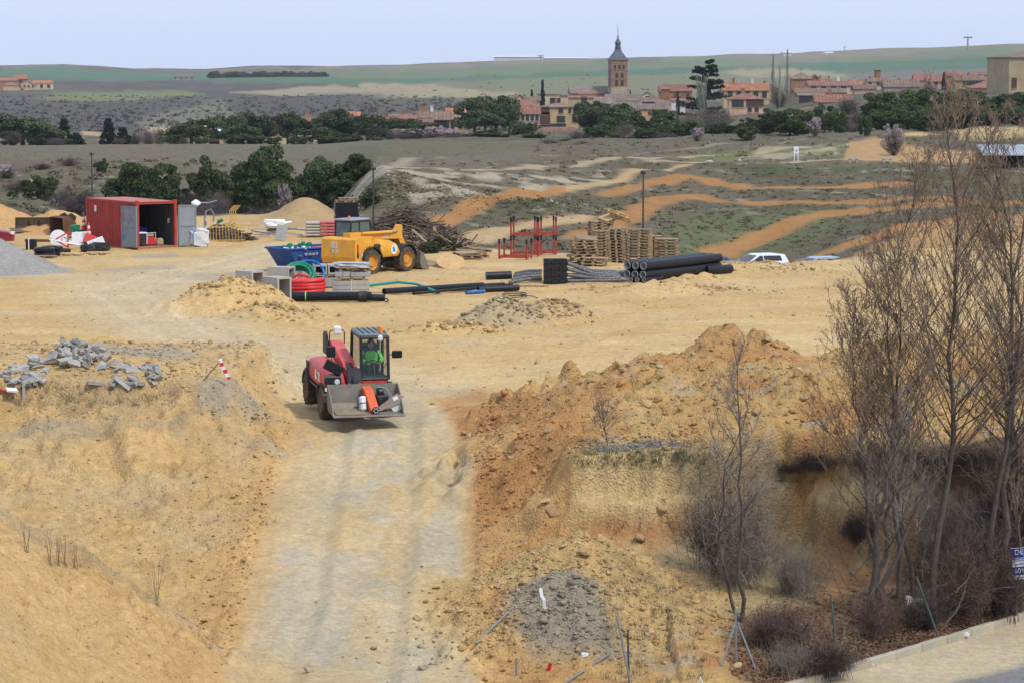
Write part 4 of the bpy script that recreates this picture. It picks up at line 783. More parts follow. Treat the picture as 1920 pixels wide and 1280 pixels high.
# ------------------------------------------------------------------ shipping container
def container():
    q = P(257, 469); ux = Vector((.82, .57, 0)); a = math.atan2(.57, .82); t = thing('shipping_container', 'open red shipping container with grey doors and faded roof', 'shipping container', (q.x, q.y, height(q.x, q.y) - .02), a)
    W, L, H = 2.44, 6.06, 2.59
    for x in (.08, W - .08):
        for y in (.08, L - .08): MB().bevbox((x, y, H / 2), (.16, .16, H), .01).build('corner_post', M_CRED, t)
    k = MB()
    for x in (.07, W - .07): k.bevbox((x, L / 2, H - .06), (.12, L - .33, .12), .01); k.bevbox((x, L / 2, .09), (.12, L - .33, .16), .01)
    for y in (.07, L - .07): k.bevbox((W / 2, y, H - .07), (W - .33, .13, .14), .01); k.bevbox((W / 2, y, .09), (W - .33, .13, .16), .01)
    k.build('rail', M_CRED, t)
    def corr(n, along, base, zz0, zz1, axis, dep=.045):
        pts = []; st = along / n
        for i in range(n):
            s = i * st; pts += [(s, 0), (s + st * .30, 0), (s + st * .5, dep), (s + st * .80, dep)]
        pts.append((along, 0)); vs = []
        for s, d in pts:
            for z in (zz0, zz1): vs.append((base + d, .17 + s, z) if axis == 'y' else (.17 + s, base + d, z))
        return MB().add(vs, [(2 * i, 2 * i + 2, 2 * i + 3, 2 * i + 1) for i in range(len(pts) - 1)])
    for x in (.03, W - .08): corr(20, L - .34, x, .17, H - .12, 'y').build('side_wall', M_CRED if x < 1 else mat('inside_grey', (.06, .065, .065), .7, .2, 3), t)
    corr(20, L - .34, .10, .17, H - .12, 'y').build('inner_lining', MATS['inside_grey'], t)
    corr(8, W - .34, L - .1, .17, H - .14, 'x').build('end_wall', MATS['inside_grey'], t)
    rf = MB(); rf.box((W / 2, L / 2, H - .025), (W - .1, L - .1, .03)); rf = rf.build('roof', M_CROOF, t); k = MB(); [k.box((W / 2, .4 + i * .42, H - .002), (W - .35, .16, .02)) for i in range(13)]; k.build('roof_rib', M_CROOF, rf)
    MB().box((W / 2, L / 2, .15), (W - .2, L - .2, .06)).build('floor', mat('plank_floor', (.20, .14, .09), .9, .3, 4, dirt=.4), t)
    MB().bevbox((W / 2, -.04, .10), (W - .02, .10, .18), .01).build('door_sill', mat('sill', (.33, .13, .08), .8, .3, 5, dirt=.5), t)
    MB().box((-.002, 2.9 + 2.0, 2.05), (.012, .24, .34)).build('notice_plate', M_LET_W, t)
    for x in (.08, W - .08):
        MB().bevbox((x, .08, H + .02), (.18, .18, .10), .01).build('corner_casting', M_CRED, t)
    def door(hinge, ang, graf):
        d = bpy.data.objects.new('door', None); COL.objects.link(d); d.parent = t; d.location = hinge; d.rotation_euler = (0, 0, ang)
        me = MB().bevbox((.59, 0, 1.25), (1.16, .05, 2.2), .008).build('d', M_DOOR).data
        bpy.data.objects.remove(bpy.data.objects['d']); bpy.data.objects.remove(d); d = link('door', me, t, hinge, ang)
        k = MB()
        for s in (-.036, .036):
            for z in (.19, 1.22, 2.31): k.box((.59, s, z), (1.1, .03, .08))
            for x in (.05, 1.13): k.box((x, s, 1.25), (.08, .031, 2.2))
        k.build('door_frame', mat('door_rim_grey', (.20, .22, .23), .6, .15, 3, dirt=.3), d)
        MB().box((.59, -.03, .17), (1.16, .04, .05)).build('rust_edge', M_RUST, d)
        return d
    dl = door((-.03, -.06, 0), math.pi - a + R(1) - R(40), True)      # folded back along the near side
    dr = door((W + .05, .02, 0), R(4), False)
    return t, dl, dr, a
CT, DL, DR, CA = container()
# ------------------------------------------------------------------ things in and around the container
def w2(t, x, y, z): return Matrix.Translation(t.location) @ t.rotation_euler.to_matrix().to_4x4() @ Vector((x, y, z))
# sprayed marks on the folded-back door
k = MB(); [k.tube([(x + .10 * math.cos(a), .058, 1.62 + .10 * math.sin(a)) for a in np.linspace(0, 6.3, 13)], .012, 4) for x in (.95,)]; k.build('blue_spray_mark', M_LET_B, DL)
k = MB(); k.tube([(.40 + .10 * math.cos(a), .058, 1.62 + .10 * math.sin(a)) for a in np.linspace(0, 6.3, 13)], .012, 4); k.build('blue_spray_mark', M_LET_B, DL)
MB().tube([(.84, .058, 1.56), (.72, .058, 1.40), (.66, .058, 1.38), (.55, .058, 1.55)], .014, 4).build('pink_spray_mark', M_LET_P, DL)
for x in (.98, .42): MB().tube([(x - .16, .058, 2.02), (x + .1, .058, 2.04), (x - .04, .058, 1.93), (x + .12, .058, 1.80), (x - .14, .058, 1.80)], .014, 4).build('pink_spray_mark', M_LET_P, DL)
MB().box((1.0, .055, .68), (.16, .012, .20)).build('blue_spray_mark', M_LET_B, DL)
CTZ = CT.location.z
def inC(x, y, z=.18): return w2(CT, x, y, z)
def single(name, mb, m, label, cat, loc, rz=None, group=None, smooth=False): return tag(mb.build(name, m, None, smooth, loc, rz), label, cat, group)
def crumple(L, W, H, seed, n=10, p=.5):          # closed lumpy sack
    bm = bmesh.new(); bmesh.ops.create_icosphere(bm, subdivisions=3, radius=1); r_ = random.Random(seed); ph = [r_.uniform(0, 6) for _ in range(9)]
    k = MB(); bm.verts.ensure_lookup_table(); vs = []
    for v in bm.verts:
        c = v.co; f = lambda t: math.copysign(abs(t) ** p, t)
        d = 1 + .09 * math.sin(5 * c.x + ph[0]) * math.sin(6 * c.y + ph[1]) + .08 * math.sin(9 * c.z + 4 * c.x + ph[2]) + .05 * math.sin(13 * c.x + 11 * c.y + ph[3])
        vs.append((f(c.x) * L / 2 * d, f(c.y) * W / 2 * d, (f(c.z) * H / 2 * d) + H / 2))
    k.add(vs, [[v.index for v in f.verts] for f in bm.faces]); bm.free(); return k
k = MB(); k.bevbox((0, 0, .35), (.62, .5, .66), .04); g = k.build('drum_body', M_DARK); bpy.data.objects.remove(g)
t = thing('plastic_bin', 'dark bin with white lid just inside the container door', 'bin', inC(.45, .55), CA); MB().bevbox((0, 0, .36), (.6, .5, .66), .05).build('tub', M_DARK, t); MB().bevbox((0, 0, .72), (.68, .56, .07), .02).build('lid', M_WHITE, t); MB().bevbox((.32, -.1, .4), (.05, .3, .58), .02).build('side_flap', M_WHITE, t)
t = thing('generator', 'red generator with grey top on the container floor', 'generator', inC(1.15, 1.0), CA + .2); MB().bevbox((0, 0, .24), (.72, .5, .42), .04).build('housing', M_REDP, t); MB().bevbox((0, 0, .56), (.62, .46, .20), .05).build('fuel_tank', M_CONCB, t); k = MB(); k.tube([(-.36, -.25, .05), (-.36, -.25, .68), (.36, -.25, .68), (.36, -.25, .05)], .025, 6); k.build('frame', M_LENS, t)
single('sack_pile', crumple(.9, .7, .6, 2), M_SIGNB, 'dark blue sack heaped on boxes at the back of the container', 'sack', inC(1.05, 1.9, .55), CA, smooth=True)
single('wooden_crate', MB().bevbox((0, 0, .28), (.9, .8, .54), .02), M_WOOD, 'wooden crate under the blue sack inside the container', 'crate', inC(1.05, 1.95), CA)
single('small_sack', crumple(.4, .4, .36, 5), M_TAN, 'small tan sack beside the red generator in the container', 'sack', inC(1.75, .8), CA, smooth=True)
single('paper_notice', MB().box((0, 0, 0), (.02, .2, .26)), M_LET_W, 'white paper notice on the inner wall of the container', 'notice', w2(CT, 2.335, .8, 1.5), CA)
# big bag and heap of lamps right of the container
def gp(px, py): v = P(px, py); return on(v.x, v.y)
t = thing('bulk_bag', 'open white woven bulk bag right of the container door', 'bag', gp(375, 464)); crumple(.98, .9, .95, 8, p=.42).build('sack', M_BAG, t, True); MB().tube([(-.3, -.42, .1), (-.32, -.5, .7), (-.2, -.3, 1.05)], .03, 5).build('strap', M_LET_B, t)
k = MB(); k.tube([(.3, -.3, .9), (.42, -.3, 1.12), (.2, -.1, 1.0)], .03, 5); k.build('loop', M_WHITE, t)
b = gp(378, 452) + Vector((0, 2.2, 0))
def brush(name, label, c, rx, ry, h, n, seed, m, lmin=.5, lmax=1.6, rr=.018, cat='heap', kind='stuff'):
    k = MB(); q = random.Random(seed)
    for i in range(n):
        a = q.uniform(0, 6.28); d = math.sqrt(q.random()); x = c.x + rx * d * math.cos(a); y = c.y + ry * d * math.sin(a); z = height(x, y) + h * (1 - d) * q.uniform(.35, 1.0) + .03
        l = q.uniform(lmin, lmax); az = q.uniform(0, 6.28); el = q.gauss(.05, .3); v = Vector((math.cos(az) * math.cos(el), math.sin(az) * math.cos(el), math.sin(el))); p0 = Vector((x, y, z))
        w = Vector((q.gauss(0, .08), q.gauss(0, .08), q.gauss(0, .08))) * l; r0 = rr * q.uniform(.5, 1.8)
        k.tube([p0 - v * l / 2, p0 + w, p0 + v * l / 2], [r0, r0 * .9, r0 * .5], 4, False)
    o = k.build(name, m); tag(o, label, cat, kind=kind); return o
M_TWIG = mat('brown_brushwood', (0.115, 0.085, 0.062), .95, .4, 2.0)
M_TWIG2 = mat('old_timber', (0.27, 0.20, 0.13), .9, .35, 2.0)
brush('scrap_heap', 'brown heap of scrap and brushwood behind the white bulk bag', b + Vector((.9, 0, 0)), 1.9, 1.3, 1.0, 260, 11, M_TWIG, .4, 1.2, .03)
def lamp_head(loc, rot, label):
    t = thing('street_lamp', label, 'street lamp', loc, rot); MB().bevbox((0, 0, 0), (.42, .52, .22), .07).build('housing', M_WHITE, t); MB().tube([(0, .2, -.05), (.5, .5, .12), (.85, .75, .4)], .055, 8).build('bracket', M_GALV, t); MB().lathe([(.05, -.13), (.16, -.11)], 12, (0, 0, 0)).build('lens', M_LENS, t)
lamp_head(b + Vector((-.5, -.4, 2.05)), (.3, .5, -.3), 'white street lamp head on top of the scrap heap beside the container')
k = MB(); k.tube([(0, 0, 0), (.12, 0, .5), (.38, 0, .62), (.55, .1, .3), (.5, .1, -.1)], .05, 8); k.bevbox((.05, 0, -.35), (.16, .14, .7), .04)
single('bent_lamp_arm', k, M_GALV, 'bent grey lamp arm hanging on the scrap heap', 'lamp arm', b + Vector((.0, -.7, 1.1)))
k = MB(); [k.ring(Vector((.35 * i, .2 * i, .12 * i)), Vector((.35 * i + .3, .2 * i, .12 * i + .12)), .1, .085, 12) for i in range(1)]; single('green_pipe_piece', k, M_GREENP, 'short green pipe on the scrap heap right of the container', 'pipe', b + Vector((.75, -.7, 1.0)))
def fence_barrier(p0, ln, hgt, rot, label, m):
    t = thing('crowd_barrier', label, 'barrier', p0, rot); k = MB(); k.tube([(0, 0, 0), (ln, 0, 0), (ln, 0, hgt), (0, 0, hgt), (0, 0, 0)], .028, 6); k.build('frame', m, t)
    n = int(ln / .17)
    for i in range(1, n): MB().tube([(i * ln / n, 0, 0), (i * ln / n, 0, hgt)], .013, 5).build('bar', m, t)
fence_barrier(gp(383, 452) + Vector((0, -.1, .05)), 2.3, .95, (R(-42), 0, R(8)), 'yellow crowd barrier lying tilted just right of the bulk bag', M_YBAR)
fence_barrier(gp(405, 446) + Vector((0, .2, .1)), 2.3, .95, (R(-50), 0, R(-4)), 'second yellow crowd barrier lying behind the first one', M_YBAR)
k = MB(); [k.tube([(i * .12, 0, 0), (i * .12 + .1, 0, .5), (i * .12 + .05, 0, .9), (i * .12 + .35, .1, 1.25)], .03, 5) for i in range(4)]; single('sawhorse', k, M_YBAR, 'bent tan rods standing in the scrap left of the dirt jump', 'rods', gp(420, 428) + Vector((0, 3, 0)))
# steel profiles and sheets behind the skip
q = random.Random(5)
for i in range(8):
    p = gp(455 + i * 14, 447 - (i % 3) * 4) + Vector((0, i * .3, .15 + .06 * (i % 4))); L = q.uniform(1.2, 2.4)
    single('steel_profile', MB().box((0, 0, 0), (L, .12, .07), (0, q.uniform(-.15, .15), 0)), M_GALV if i % 2 else M_CONCB, f'{ORD[i]} grey metal profile from the left in the loose pile behind the skip', 'metal profile', p, q.uniform(-.5, .5), 'metal profiles behind the skip')
t = thing('plastic_shell', 'white moulded plastic shell on the scrap behind the blue skip', 'plastic shell', gp(508, 440) + Vector((0, 2.5, .35)), .2); crumple(1.3, .9, .5, 21, p=.5).build('shell', M_WHITE, t, True); MB().bevbox((.75, 0, .28), (.6, .5, .12), .05, (0, R(-12), 0)).build('lip', M_WHITE, t); MB().bevbox((0, 0, -.05), (.9, .6, .3), .02).build('stand', M_RUST, t)
single('leaning_panel', MB().bevbox((0, 0, .45), (.62, .04, .9), .01, (R(-14), R(10), 0)), M_CONCB, 'grey flat panel leaning behind the skip', 'panel', gp(526, 450) + Vector((0, .6, 0)))
for i, (px, z, m, lb) in enumerate(((585, 0, M_CONC, 'striped bundle of pale rods left of the pink wrapped bundle'), (612, .0, M_PINK, 'pink plastic wrapped bundle behind the yellow telehandler'))):
    t = thing('wrapped_bundle', lb, 'bundle', gp(px, 452) + Vector((0, 4, 0)), .05)
    for r_ in range(5):
        k = MB(); [k.bevbox((c * .22 - .5, 0, .12 + r_ * .16), (.2, 1.5, .13), .05) for c in range(1)]; k = MB(); k.bevbox((0, 0, .10 + r_ * .17), (1.3 - .05 * (r_ % 2), 1.2, .15), .06); k.build('layer', m, t)
# stack of black plastic crates with a pallet on top
PAL = {}
def pallet_meshes():
    k = MB(); [k.box((0, -.35 + i * .175, .133), (1.2, .13, .022)) for i in range(5)]; PAL['deck'] = k.mesh('deck')
    k = MB(); [k.box((x, 0, .111), (.13, .8, .022)) for x in (-.53, 0, .53)]; [k.box((x, y, .061), (.14, .11, .078)) for x in (-.53, 0, .53) for y in (-.34, 0, .34)]; PAL['block'] = k.mesh('block_row')
    k = MB(); [k.box((0, y, .011), (1.2, .11, .022)) for y in (-.34, 0, .34)]; PAL['base'] = k.mesh('base')
    for m in PAL.values(): m.materials.append(M_WOOD)
pallet_meshes()
PAL2 = {a: m.copy() for a, m in PAL.items()}
for m in PAL2.values(): m.materials.clear(); m.materials.append(M_WOODN)
def pallet(loc, rot, label, group=None, new=False):
    t = thing('wooden_pallet', label, 'pallet', loc, rot if isinstance(rot, tuple) else (0, 0, rot), group)
    for a, n in (('deck', 'deck'), ('block', 'block_row'), ('base', 'base_boards')): tag(link(n, (PAL2 if new else PAL)[a], t), kind='stuff')
    return t
cr = MB()
for s in (-1, 1):
    cr.box((0, s * .58, .07), (1.42, .05, .13)); cr.box((s * .70, 0, .07), (.05, 1.16, .13))
cr.box((0, 0, .05), (1.36, 1.1, .05))
for i in range(7): cr.box((-.6 + i * .2, -.615, .07), (.06, .03, .10))
crm = cr.mesh('crate'); crm.materials.append(M_BLACK); cb = gp(638, 430) + Vector((.0, 6.5, .1))
cb.z = height(cb.x, cb.y) + .1
for i in range(11): tag(link('plastic_crate', crm, None, cb + Vector((q.uniform(-.03, .03), q.uniform(-.03, .03), i * .142)), q.uniform(-.02, .02) + .15), f'{ORD[i]} black plastic crate from the bottom of the tall stack behind the yellow telehandler', 'crate', 'stacked black crates')
pallet(cb + Vector((-.1, 0, 11 * .142)), .15, 'wooden pallet on top of the black plastic crates'); pallet(cb + Vector((.12, .05, 11 * .142 + .15)), .2, 'uppermost wooden pallet above the black plastic crates')

# ------------------------------------------------------------------ pallet stacks
q = random.Random(9)
def pstack(px, Y, n, rz, name, lean=(0, 0), jit=.03, z0=0.0):
    x = (px - 960) / F * Y; z = height(x, Y) + z0
    for i in range(n):
        pallet((x + lean[0] * i + q.uniform(-jit, jit), Y + lean[1] * i + q.uniform(-jit, jit), z + i * .146), (q.uniform(-.01, .01), q.uniform(-.012, .012), rz + q.uniform(-jit, jit)), f'{ORD[i]} wooden pallet from the bottom of the {name}', 'wooden pallets in ' + name)
    return Vector((x + lean[0] * n, Y + lean[1] * n, z + n * .146))
pstack(1160, 144.5, 12, R(82), 'narrow-ended tall pallet stack in the middle', (-.008, 0))
pstack(1198, 145, 12, R(-8), 'broad tall pallet stack beside the lamp post', (.008, 0))
pstack(1250, 147, 9, R(-6), 'lowest right-hand pallet stack')
ctop = pstack(1126, 148.5, 13, R(10), 'rear left pallet stack')
pstack(1090, 142, 9, R(14), 'crooked front left pallet stack', (.012, 0), .13)
pstack(1135, 146.5, 10, R(5), 'pallet stack wedged behind the crooked one'); pstack(1225, 149.5, 9, R(80), 'pallet stack behind the lowest one'); pstack(1116, 141.2, 3, R(-12), 'short pallet stack at the front', (0, 0), .06)
pallet(ctop + Vector((.6, .1, .12)), (R(12), R(-16), R(30)), 'broken pallet tilted on top of the rear pallet stack', new=True); pallet(ctop + Vector((.95, -.2, .2)), (R(-25), R(20), R(-20)), 'second broken pallet leaning on the tilted one, above the tall stacks', new=True)
single('dark_board', MB().bevbox((0, 0, 0), (1.1, .8, .1), .01, (R(10), R(6), .1)), M_TWIG2, 'dark wooden board lying on the crooked pallet stack', 'board', AT(1099, 447, 142))

# ------------------------------------------------------------------ red steel racks
def rack(loc, rz, label, L=1.45, W=1.05, H=.98):
    t = thing('steel_rack', label, 'rack', loc, rz)
    for x in (0, L):
        for y in (0, W):
            pz = MB().box((x, y, H / 2), (.085, .085, H)).build('post', M_RACK, t); MB().box((x, y, H - .06), (.092, .092, .26)).build('post_cap', M_BLACK, pz)
    for y in (0, W): MB().box((L / 2, y, .14), (L, .06, .10)).build('rail', M_RACK, t)
    for x in (0, L): MB().box((x, W / 2, .14), (.06, W, .10)).build('rail', M_RACK, t)
    return t
def rk(px, Y, z, rz, lb, **kw): x = (px - 960) / F * Y; return rack((x, Y, height(x + .5, Y + .5) + z), R(rz), lb, **kw)
rk(936, 146.5, 0, -14, 'lowest red steel rack with black post tops, alone at the left'); rk(958, 148.2, 0, -8, 'lower rack of the left red pair'); rk(958, 148.2, .98, -8, 'upper rack of the left red pair, stacked on the lower one')
rk(1007, 149.5, 0, 6, 'lower rack of the right red pair', L=1.0); rk(1007, 149.5, .98, 6, 'upper rack of the right red pair, farthest right', L=1.0)

# ------------------------------------------------------------------ pipes
def pipe(name, p0, p1, ro, ri, m, label, cat='pipe', group=None, n=20, inner=None):
    k = MB(); k.ring((0, 0, 0), Vector(p1) - Vector(p0), ro, ri, n); o = k.build(name, m, None, True, p0); tag(o, label, cat, group)
    if inner: d = (Vector(p1) - Vector(p0)); MB().ring(d * -.004, d * .5, ri + .004, ri - .012, n).build('inner_wall', inner, o, True)
    return o
M_PIN = mat('pale_pipe_inside', (0.42, 0.46, 0.45), .6, .1, 4)
pd = Vector((.62, .785, 0)); b0 = P(1178, 527); pb = Vector((b0.x, b0.y, height(b0.x, b0.y)))
for r_ in range(2):
    for c in range(3):
        p0 = pb + Vector((.36 * c - .06 + .02 * r_, -.22 * c, .36 + r_ * .41)); p1 = p0 + pd * 6.2; p1.z += .05
        pipe('black_pipe', p0, p1, .205, .165, M_BLACK, f"large black pipe, {('left', 'middle', 'right')[c]} one in the {('lower', 'upper')[r_]} row of the big stack", 'pipe', 'stack of large black pipes', 22, M_PIN)
for c in range(3):
    p0 = pb + Vector((.10 + .30 * c, -.32 - .16 * c, .125)); pipe('thin_black_pipe', p0, p0 + pd * (1.5 if c == 2 else 5.6) * .9, .125, .10, M_BLACK, f'thin black pipe, {ORD[c]} from the left under the large pipe stack', 'pipe', 'thin black pipes under the stack', 18, M_PIN)
v = P(1322, 517); pipe('black_pipe', on(v.x, v.y, .25), on(v.x + 1.3, v.y + 1.5, .2), .21, .17, M_BLACK, 'black pipe lying alone at the far end of the pipe stack, near the cars', 'pipe')
# wavy black modules and mottled tubes
wm_ = MB(); nx = 6
for s in range(nx):
    x = -.17 + s * .34 / nx; zz = .03 * math.sin(s * 2.1); wm_.box((x + .028, 0, .14 + zz), (.052, .5, .24)); wm_.box((x + .028, -.26, .14 - zz), (.05, .04, .10))
wm_.box((0, 0, .015), (.35, .5, .03)); wm_.box((0, 0, .275), (.35, .5, .03)); wmm = wm_.mesh('module'); wmm.materials.append(mat('module_black', (.022, .023, .025), .6, .3, 8, dirt=.15, dirtcol=(.1, .1, .1)))
mb0 = P(1019, 531)
for r_ in range(4):
    for c in range(3): tag(link('drainage_module', wmm, None, (mb0.x + .18 + c * .36, mb0.y + .25, height(mb0.x + .4, mb0.y) + r_ * .293), .04), f"black wavy drainage module in {('bottom', 'second', 'third', 'top')[r_]} row, {('left', 'middle', 'right')[c]} column", 'module', 'stacked black drainage modules')
e0 = Vector((mb0.x + 1.1, mb0.y + .3, height(mb0.x + 1, mb0.y)))
for i in range(9):
    r_, c = i % 4, i // 4; p0 = e0 + Vector((0, c * .25, .10 + r_ * .27)); p1 = e0 + Vector((2.75 - .15 * r_, .6 + c * .8, .10 + .06 * r_ + .14 * c)); mid = (p0 + p1) / 2 + Vector((0, 0, -.05 * r_))
    k = MB(); k.tube([p0, mid, p1], [.085, .08, .085], 10); tag(k.build('wrapped_tube', M_WRAP, None, True), f"mottled grey wrapped tube, {ORD[i]} in the bundle right of the black modules", 'tube', 'wrapped tubes in the bundle')
for i in range(4):
    p0 = gp(1015, 528 - i) + Vector((0, .2 * i, .1 + .07 * i)); p1 = gp(955 + 4 * i, 531 - i * 3) + Vector((0, .2 * i, .08)); k = MB(); k.tube([p0, (p0 + p1) / 2 + Vector((0, 0, .05)), p1], .085, 10); tag(k.build('wrapped_tube', M_WRAP, None, True), f"mottled grey wrapped tube, {ORD[i]} from the front left of the black modules", 'tube', 'wrapped tubes left of the modules')
single('plank', MB().box((0, 0, .05), (1.4, .12, .06)), M_WOOD, 'thin plank on the sand in front of the wrapped tubes', 'plank', gp(1000, 537), -.1)
p0 = gp(911, 535); pipe('short_black_pipe', p0 + Vector((0, 0, .42)), p0 + Vector((1.15, .25, .44)), .185, .155, M_BLACK, 'short wide black pipe resting on longer black pipes', 'pipe', None, 22, M_PIN)
for i, (a, b2, r_, lb) in enumerate((((720, 556), (905, 541), .13, 'long black pipe running right from behind the corrugated pipe'), ((745, 550), (945, 538), .10, 'thinner black pipe behind the long one'), ((897, 547), (972, 544), .14, 'black pipe under the short wide one, beside the blue pipe'), ((775, 556), (960, 535), .06, 'thin black conduit across the black pipes'))):
    pipe('black_pipe', gp(*a) + Vector((0, 0, r_)), gp(*b2) + Vector((0, 0, r_ + .02)), r_, r_ * .8, M_BLACK, lb)
pipe('blue_pipe', gp(874, 549) + Vector((0, -.2, .08)), gp(909, 547) + Vector((0, -.2, .08)), .075, .06, M_BLUEP, 'short blue pipe lying in front of the black pipes', 'pipe')
k = MB(); k.tube([gp(688, 556) + Vector((0, .3, .35)), gp(745, 553) + Vector((0, .5, .48)), gp(780, 551) + Vector((0, .5, .42)), gp(824, 551) + Vector((0, .2, .07))], .06, 10); tag(k.build('teal_pipe', M_TEAL, None, True), 'teal plastic pipe arching over the black pipes', 'pipe')
k = MB(); c0 = gp(964, 559)
k.tube([c0 + Vector(((.5 + .05 * math.sin(a * 3)) * math.cos(a), .75 * math.sin(a) + .04 * math.sin(2 * a), .05 + .012 * a)) for a in np.linspace(0, 15, 60)], .022, 6); k.tube([c0 + Vector((.4, .3, .1)), c0 + Vector((.8, .2, .08)), c0 + Vector((1.0, -.2, .03))], .02, 6); tag(k.build('cable_coil', M_BLACK, None, True), 'loose coil of black cable on the sand', 'cable coil')
# corrugated pipe in front
c0 = gp(540, 570); k = MB(); prof = []; L = 3.5
for i in range(int(L / .055)): prof += [(.205, i * .055), (.205, i * .055 + .028), (.182, i * .055 + .032), (.182, i * .055 + .052)]
k.lathe(prof, 20, axis='x', caps=False); k.lathe([(.17, 0.02), (.17, L)], 20, axis='x', caps=False); o = k.build('corrugated_pipe', M_BLACK, None, True, c0 + Vector((0, 0, .21)), R(2)); tag(o, 'long black corrugated pipe beside the concrete manhole boxes', 'pipe')
MB().ring((2.95, 0, 0), (3.3, 0, 0), .225, .2, 20).build('collar', M_DARK, o, True); MB().ring((.72, 0, 0), (.76, 0, 0), .209, .19, 20).build('green_mark', mat('lime_mark', (.25, .75, .06), .6), o, True)
pipe('black_pipe', c0 + Vector((3.3, .25, .15)), c0 + Vector((4.05, .3, .13)), .145, .11, M_BLACK, 'black pipe end sticking out right of the corrugated pipe', 'pipe')
k = MB(); e = c0 + Vector((4.0, .1, .12)); k.tube([e, e + Vector((.15, -.2, .02)), e + Vector((.22, -.5, -.05)), e + Vector((.12, -.8, -.07))], .03, 6); tag(k.build('hose_end', M_BLACK, None, True), 'thin black hose end curling onto the sand at the pipe tip', 'hose')
# coils
def coil(name, px, py, R1, R2, rt, turns, pitch, m, label, tilt=0, az=0, layers=2):
    p = gp(px, py); t = []
    for L_ in range(layers):
        for a in np.linspace(0, 2 * math.pi * turns, int(26 * turns)): t.append(((R1 - L_ * rt * 2) * math.cos(a) * (1 + .02 * math.sin(a * .7)), (R2 - L_ * rt * 2) * math.sin(a), rt + pitch * a / (2 * math.pi) + .02 * math.sin(a * 1.3 + L_)))
    k = MB(); k.tube(t, rt, 9); o = k.build(name, m, None, True, p, (tilt, 0, az)); return tag(o, label, 'hose coil')
coil('red_hose_coil', 575, 556, .76, .75, .075, 4, .15, M_REDP, 'bright red corrugated hose coil behind the black corrugated pipe'); k = MB(); k.tube([gp(552, 550) + Vector((0, 0, .62)), gp(560, 550) + Vector((0, 0, .74)), gp(580, 550) + Vector((0, 0, .63))], .06, 8); tag(k.build('red_hose_end', M_REDP, None, True), 'loose end of red hose lying on the red coil', 'hose')
o = coil('green_hose_coil', 560, 548, .66, .66, .07, 3, .15, M_GREENP, 'green hose coil tilted up behind the red coil', R(48), 0); o.location.z += .42; o.location.y += .5
o = coil('teal_hose_coil', 575, 546, .72, .72, .055, 2, .12, M_BLUEP, 'blue hose coil tilted up behind the green coil', R(50), 0, 1); o.location.z += .50; o.location.y += 1.0
# concrete manhole boxes
def manhole(loc, rz, label):
    t = thing('manhole_box', label, 'concrete box', loc, rz); S, H, w = (1.0, .75), 1.05, .09
    k = MB(); k.bb(0, S[0], 0, w, 0, H); k.bb(0, S[0], S[1] - w, S[1], 0, H); k.bb(.001, w, w, S[1] - w, 0, H); k.bb(w, S[0] - .001, w, S[1] - w, 0, .09); k.bb(w, S[0] - .001, w, S[1] - w, H - .07, H)
    k.build('shell', M_CONC, t)
    MB().ring((-.006, S[1] / 2, .52), (.02, S[1] / 2, .52), .26, .235, 24).build('knockout_ring', M_CONCB, t); MB().ring((S[0] * .45, -.006, .52), (S[0] * .45, .02, .52), .28, .25, 24).build('knockout_ring', M_CONCB, t)
    MB().lathe([(.248, -.02), (.248, .005)], 24, (S[0] * .45, .004, .52), 'y').build('knockout_disc', M_CONC, t)
p = P(515, 572); manhole((p.x, p.y, height(p.x, p.y)), R(-46), 'concrete manhole box with open side, nearest the corrugated pipe')
bpy.data.objects['manhole_box'].location += Vector((-.55, .5, 0))
p = P(462, 560); manhole((p.x - .5, p.y + .35, height(p.x, p.y)), R(-40), 'concrete manhole box half hidden by the dirt heap'); p = P(505, 556); manhole((p.x - .2, p.y + 1.4, height(p.x, p.y)), R(-20), 'concrete manhole box standing behind the two front ones')
# concrete blocks and wrapped block pallets
M_BLK = [M_CONC, M_CONCB]
def block_tier(c, nx, ny, nz, d, rz, name, label, m, gap=.012):
    t = thing(name, label, 'block stack', c, rz)
    me = MB().bevbox((0, 0, 0), (d[0] - gap, d[1] - gap, d[2] - gap), .012).mesh('block'); me.materials.append(m)
    for i in range(nx):
        for j in range(ny):
            for z in range(nz):
                if 0 < j < ny - 1 and 0 < i < nx - 1 and z < nz - 1: continue
                link('block', me, t, ((i - (nx - 1) / 2) * d[0], (j - (ny - 1) / 2) * d[1], d[2] * (z + .5)))
    return t
def slab(loc, rz, d, m, lb, nm='concrete_block'): return single(nm, MB().bevbox((0, 0, d[2] / 2), d, .02), m, lb, 'concrete block', loc, rz)
pl = P(642, 555); z = height(pl.x, pl.y)
block_tier((pl.x - .05, pl.y + .35, z), 1, 3, 3, (.80, .3, .2), R(3), 'kerb_stack', 'three layers of grey kerbstones under the upper pallet', M_CONCB)
block_tier((pl.x + .78, pl.y + .30, z), 3, 3, 3, (.25, .25, .205), R(3), 'paving_block_stack', 'pale wrapped paving blocks beside the kerbstone layers', M_CONC)
pallet((pl.x + .38, pl.y + .35, z + .62), R(3), 'wooden pallet between the two tiers of concrete blocks')
block_tier((pl.x + .0, pl.y + .35, z + .77), 2, 3, 1, (.34, .28, .22), R(3), 'small_block_tier', 'small grey blocks on the upper pallet at the left', M_CONCB); block_tier((pl.x + .78, pl.y + .35, z + .77), 1, 3, 1, (.86, .3, .2), R(3), 'long_block_tier', 'long grey blocks on the upper pallet at the right', M_CONCB)
pallet((pl.x + .42, pl.y + .4, z + 1.0), R(5), 'topmost wooden pallet under the crumpled plastic sheet')
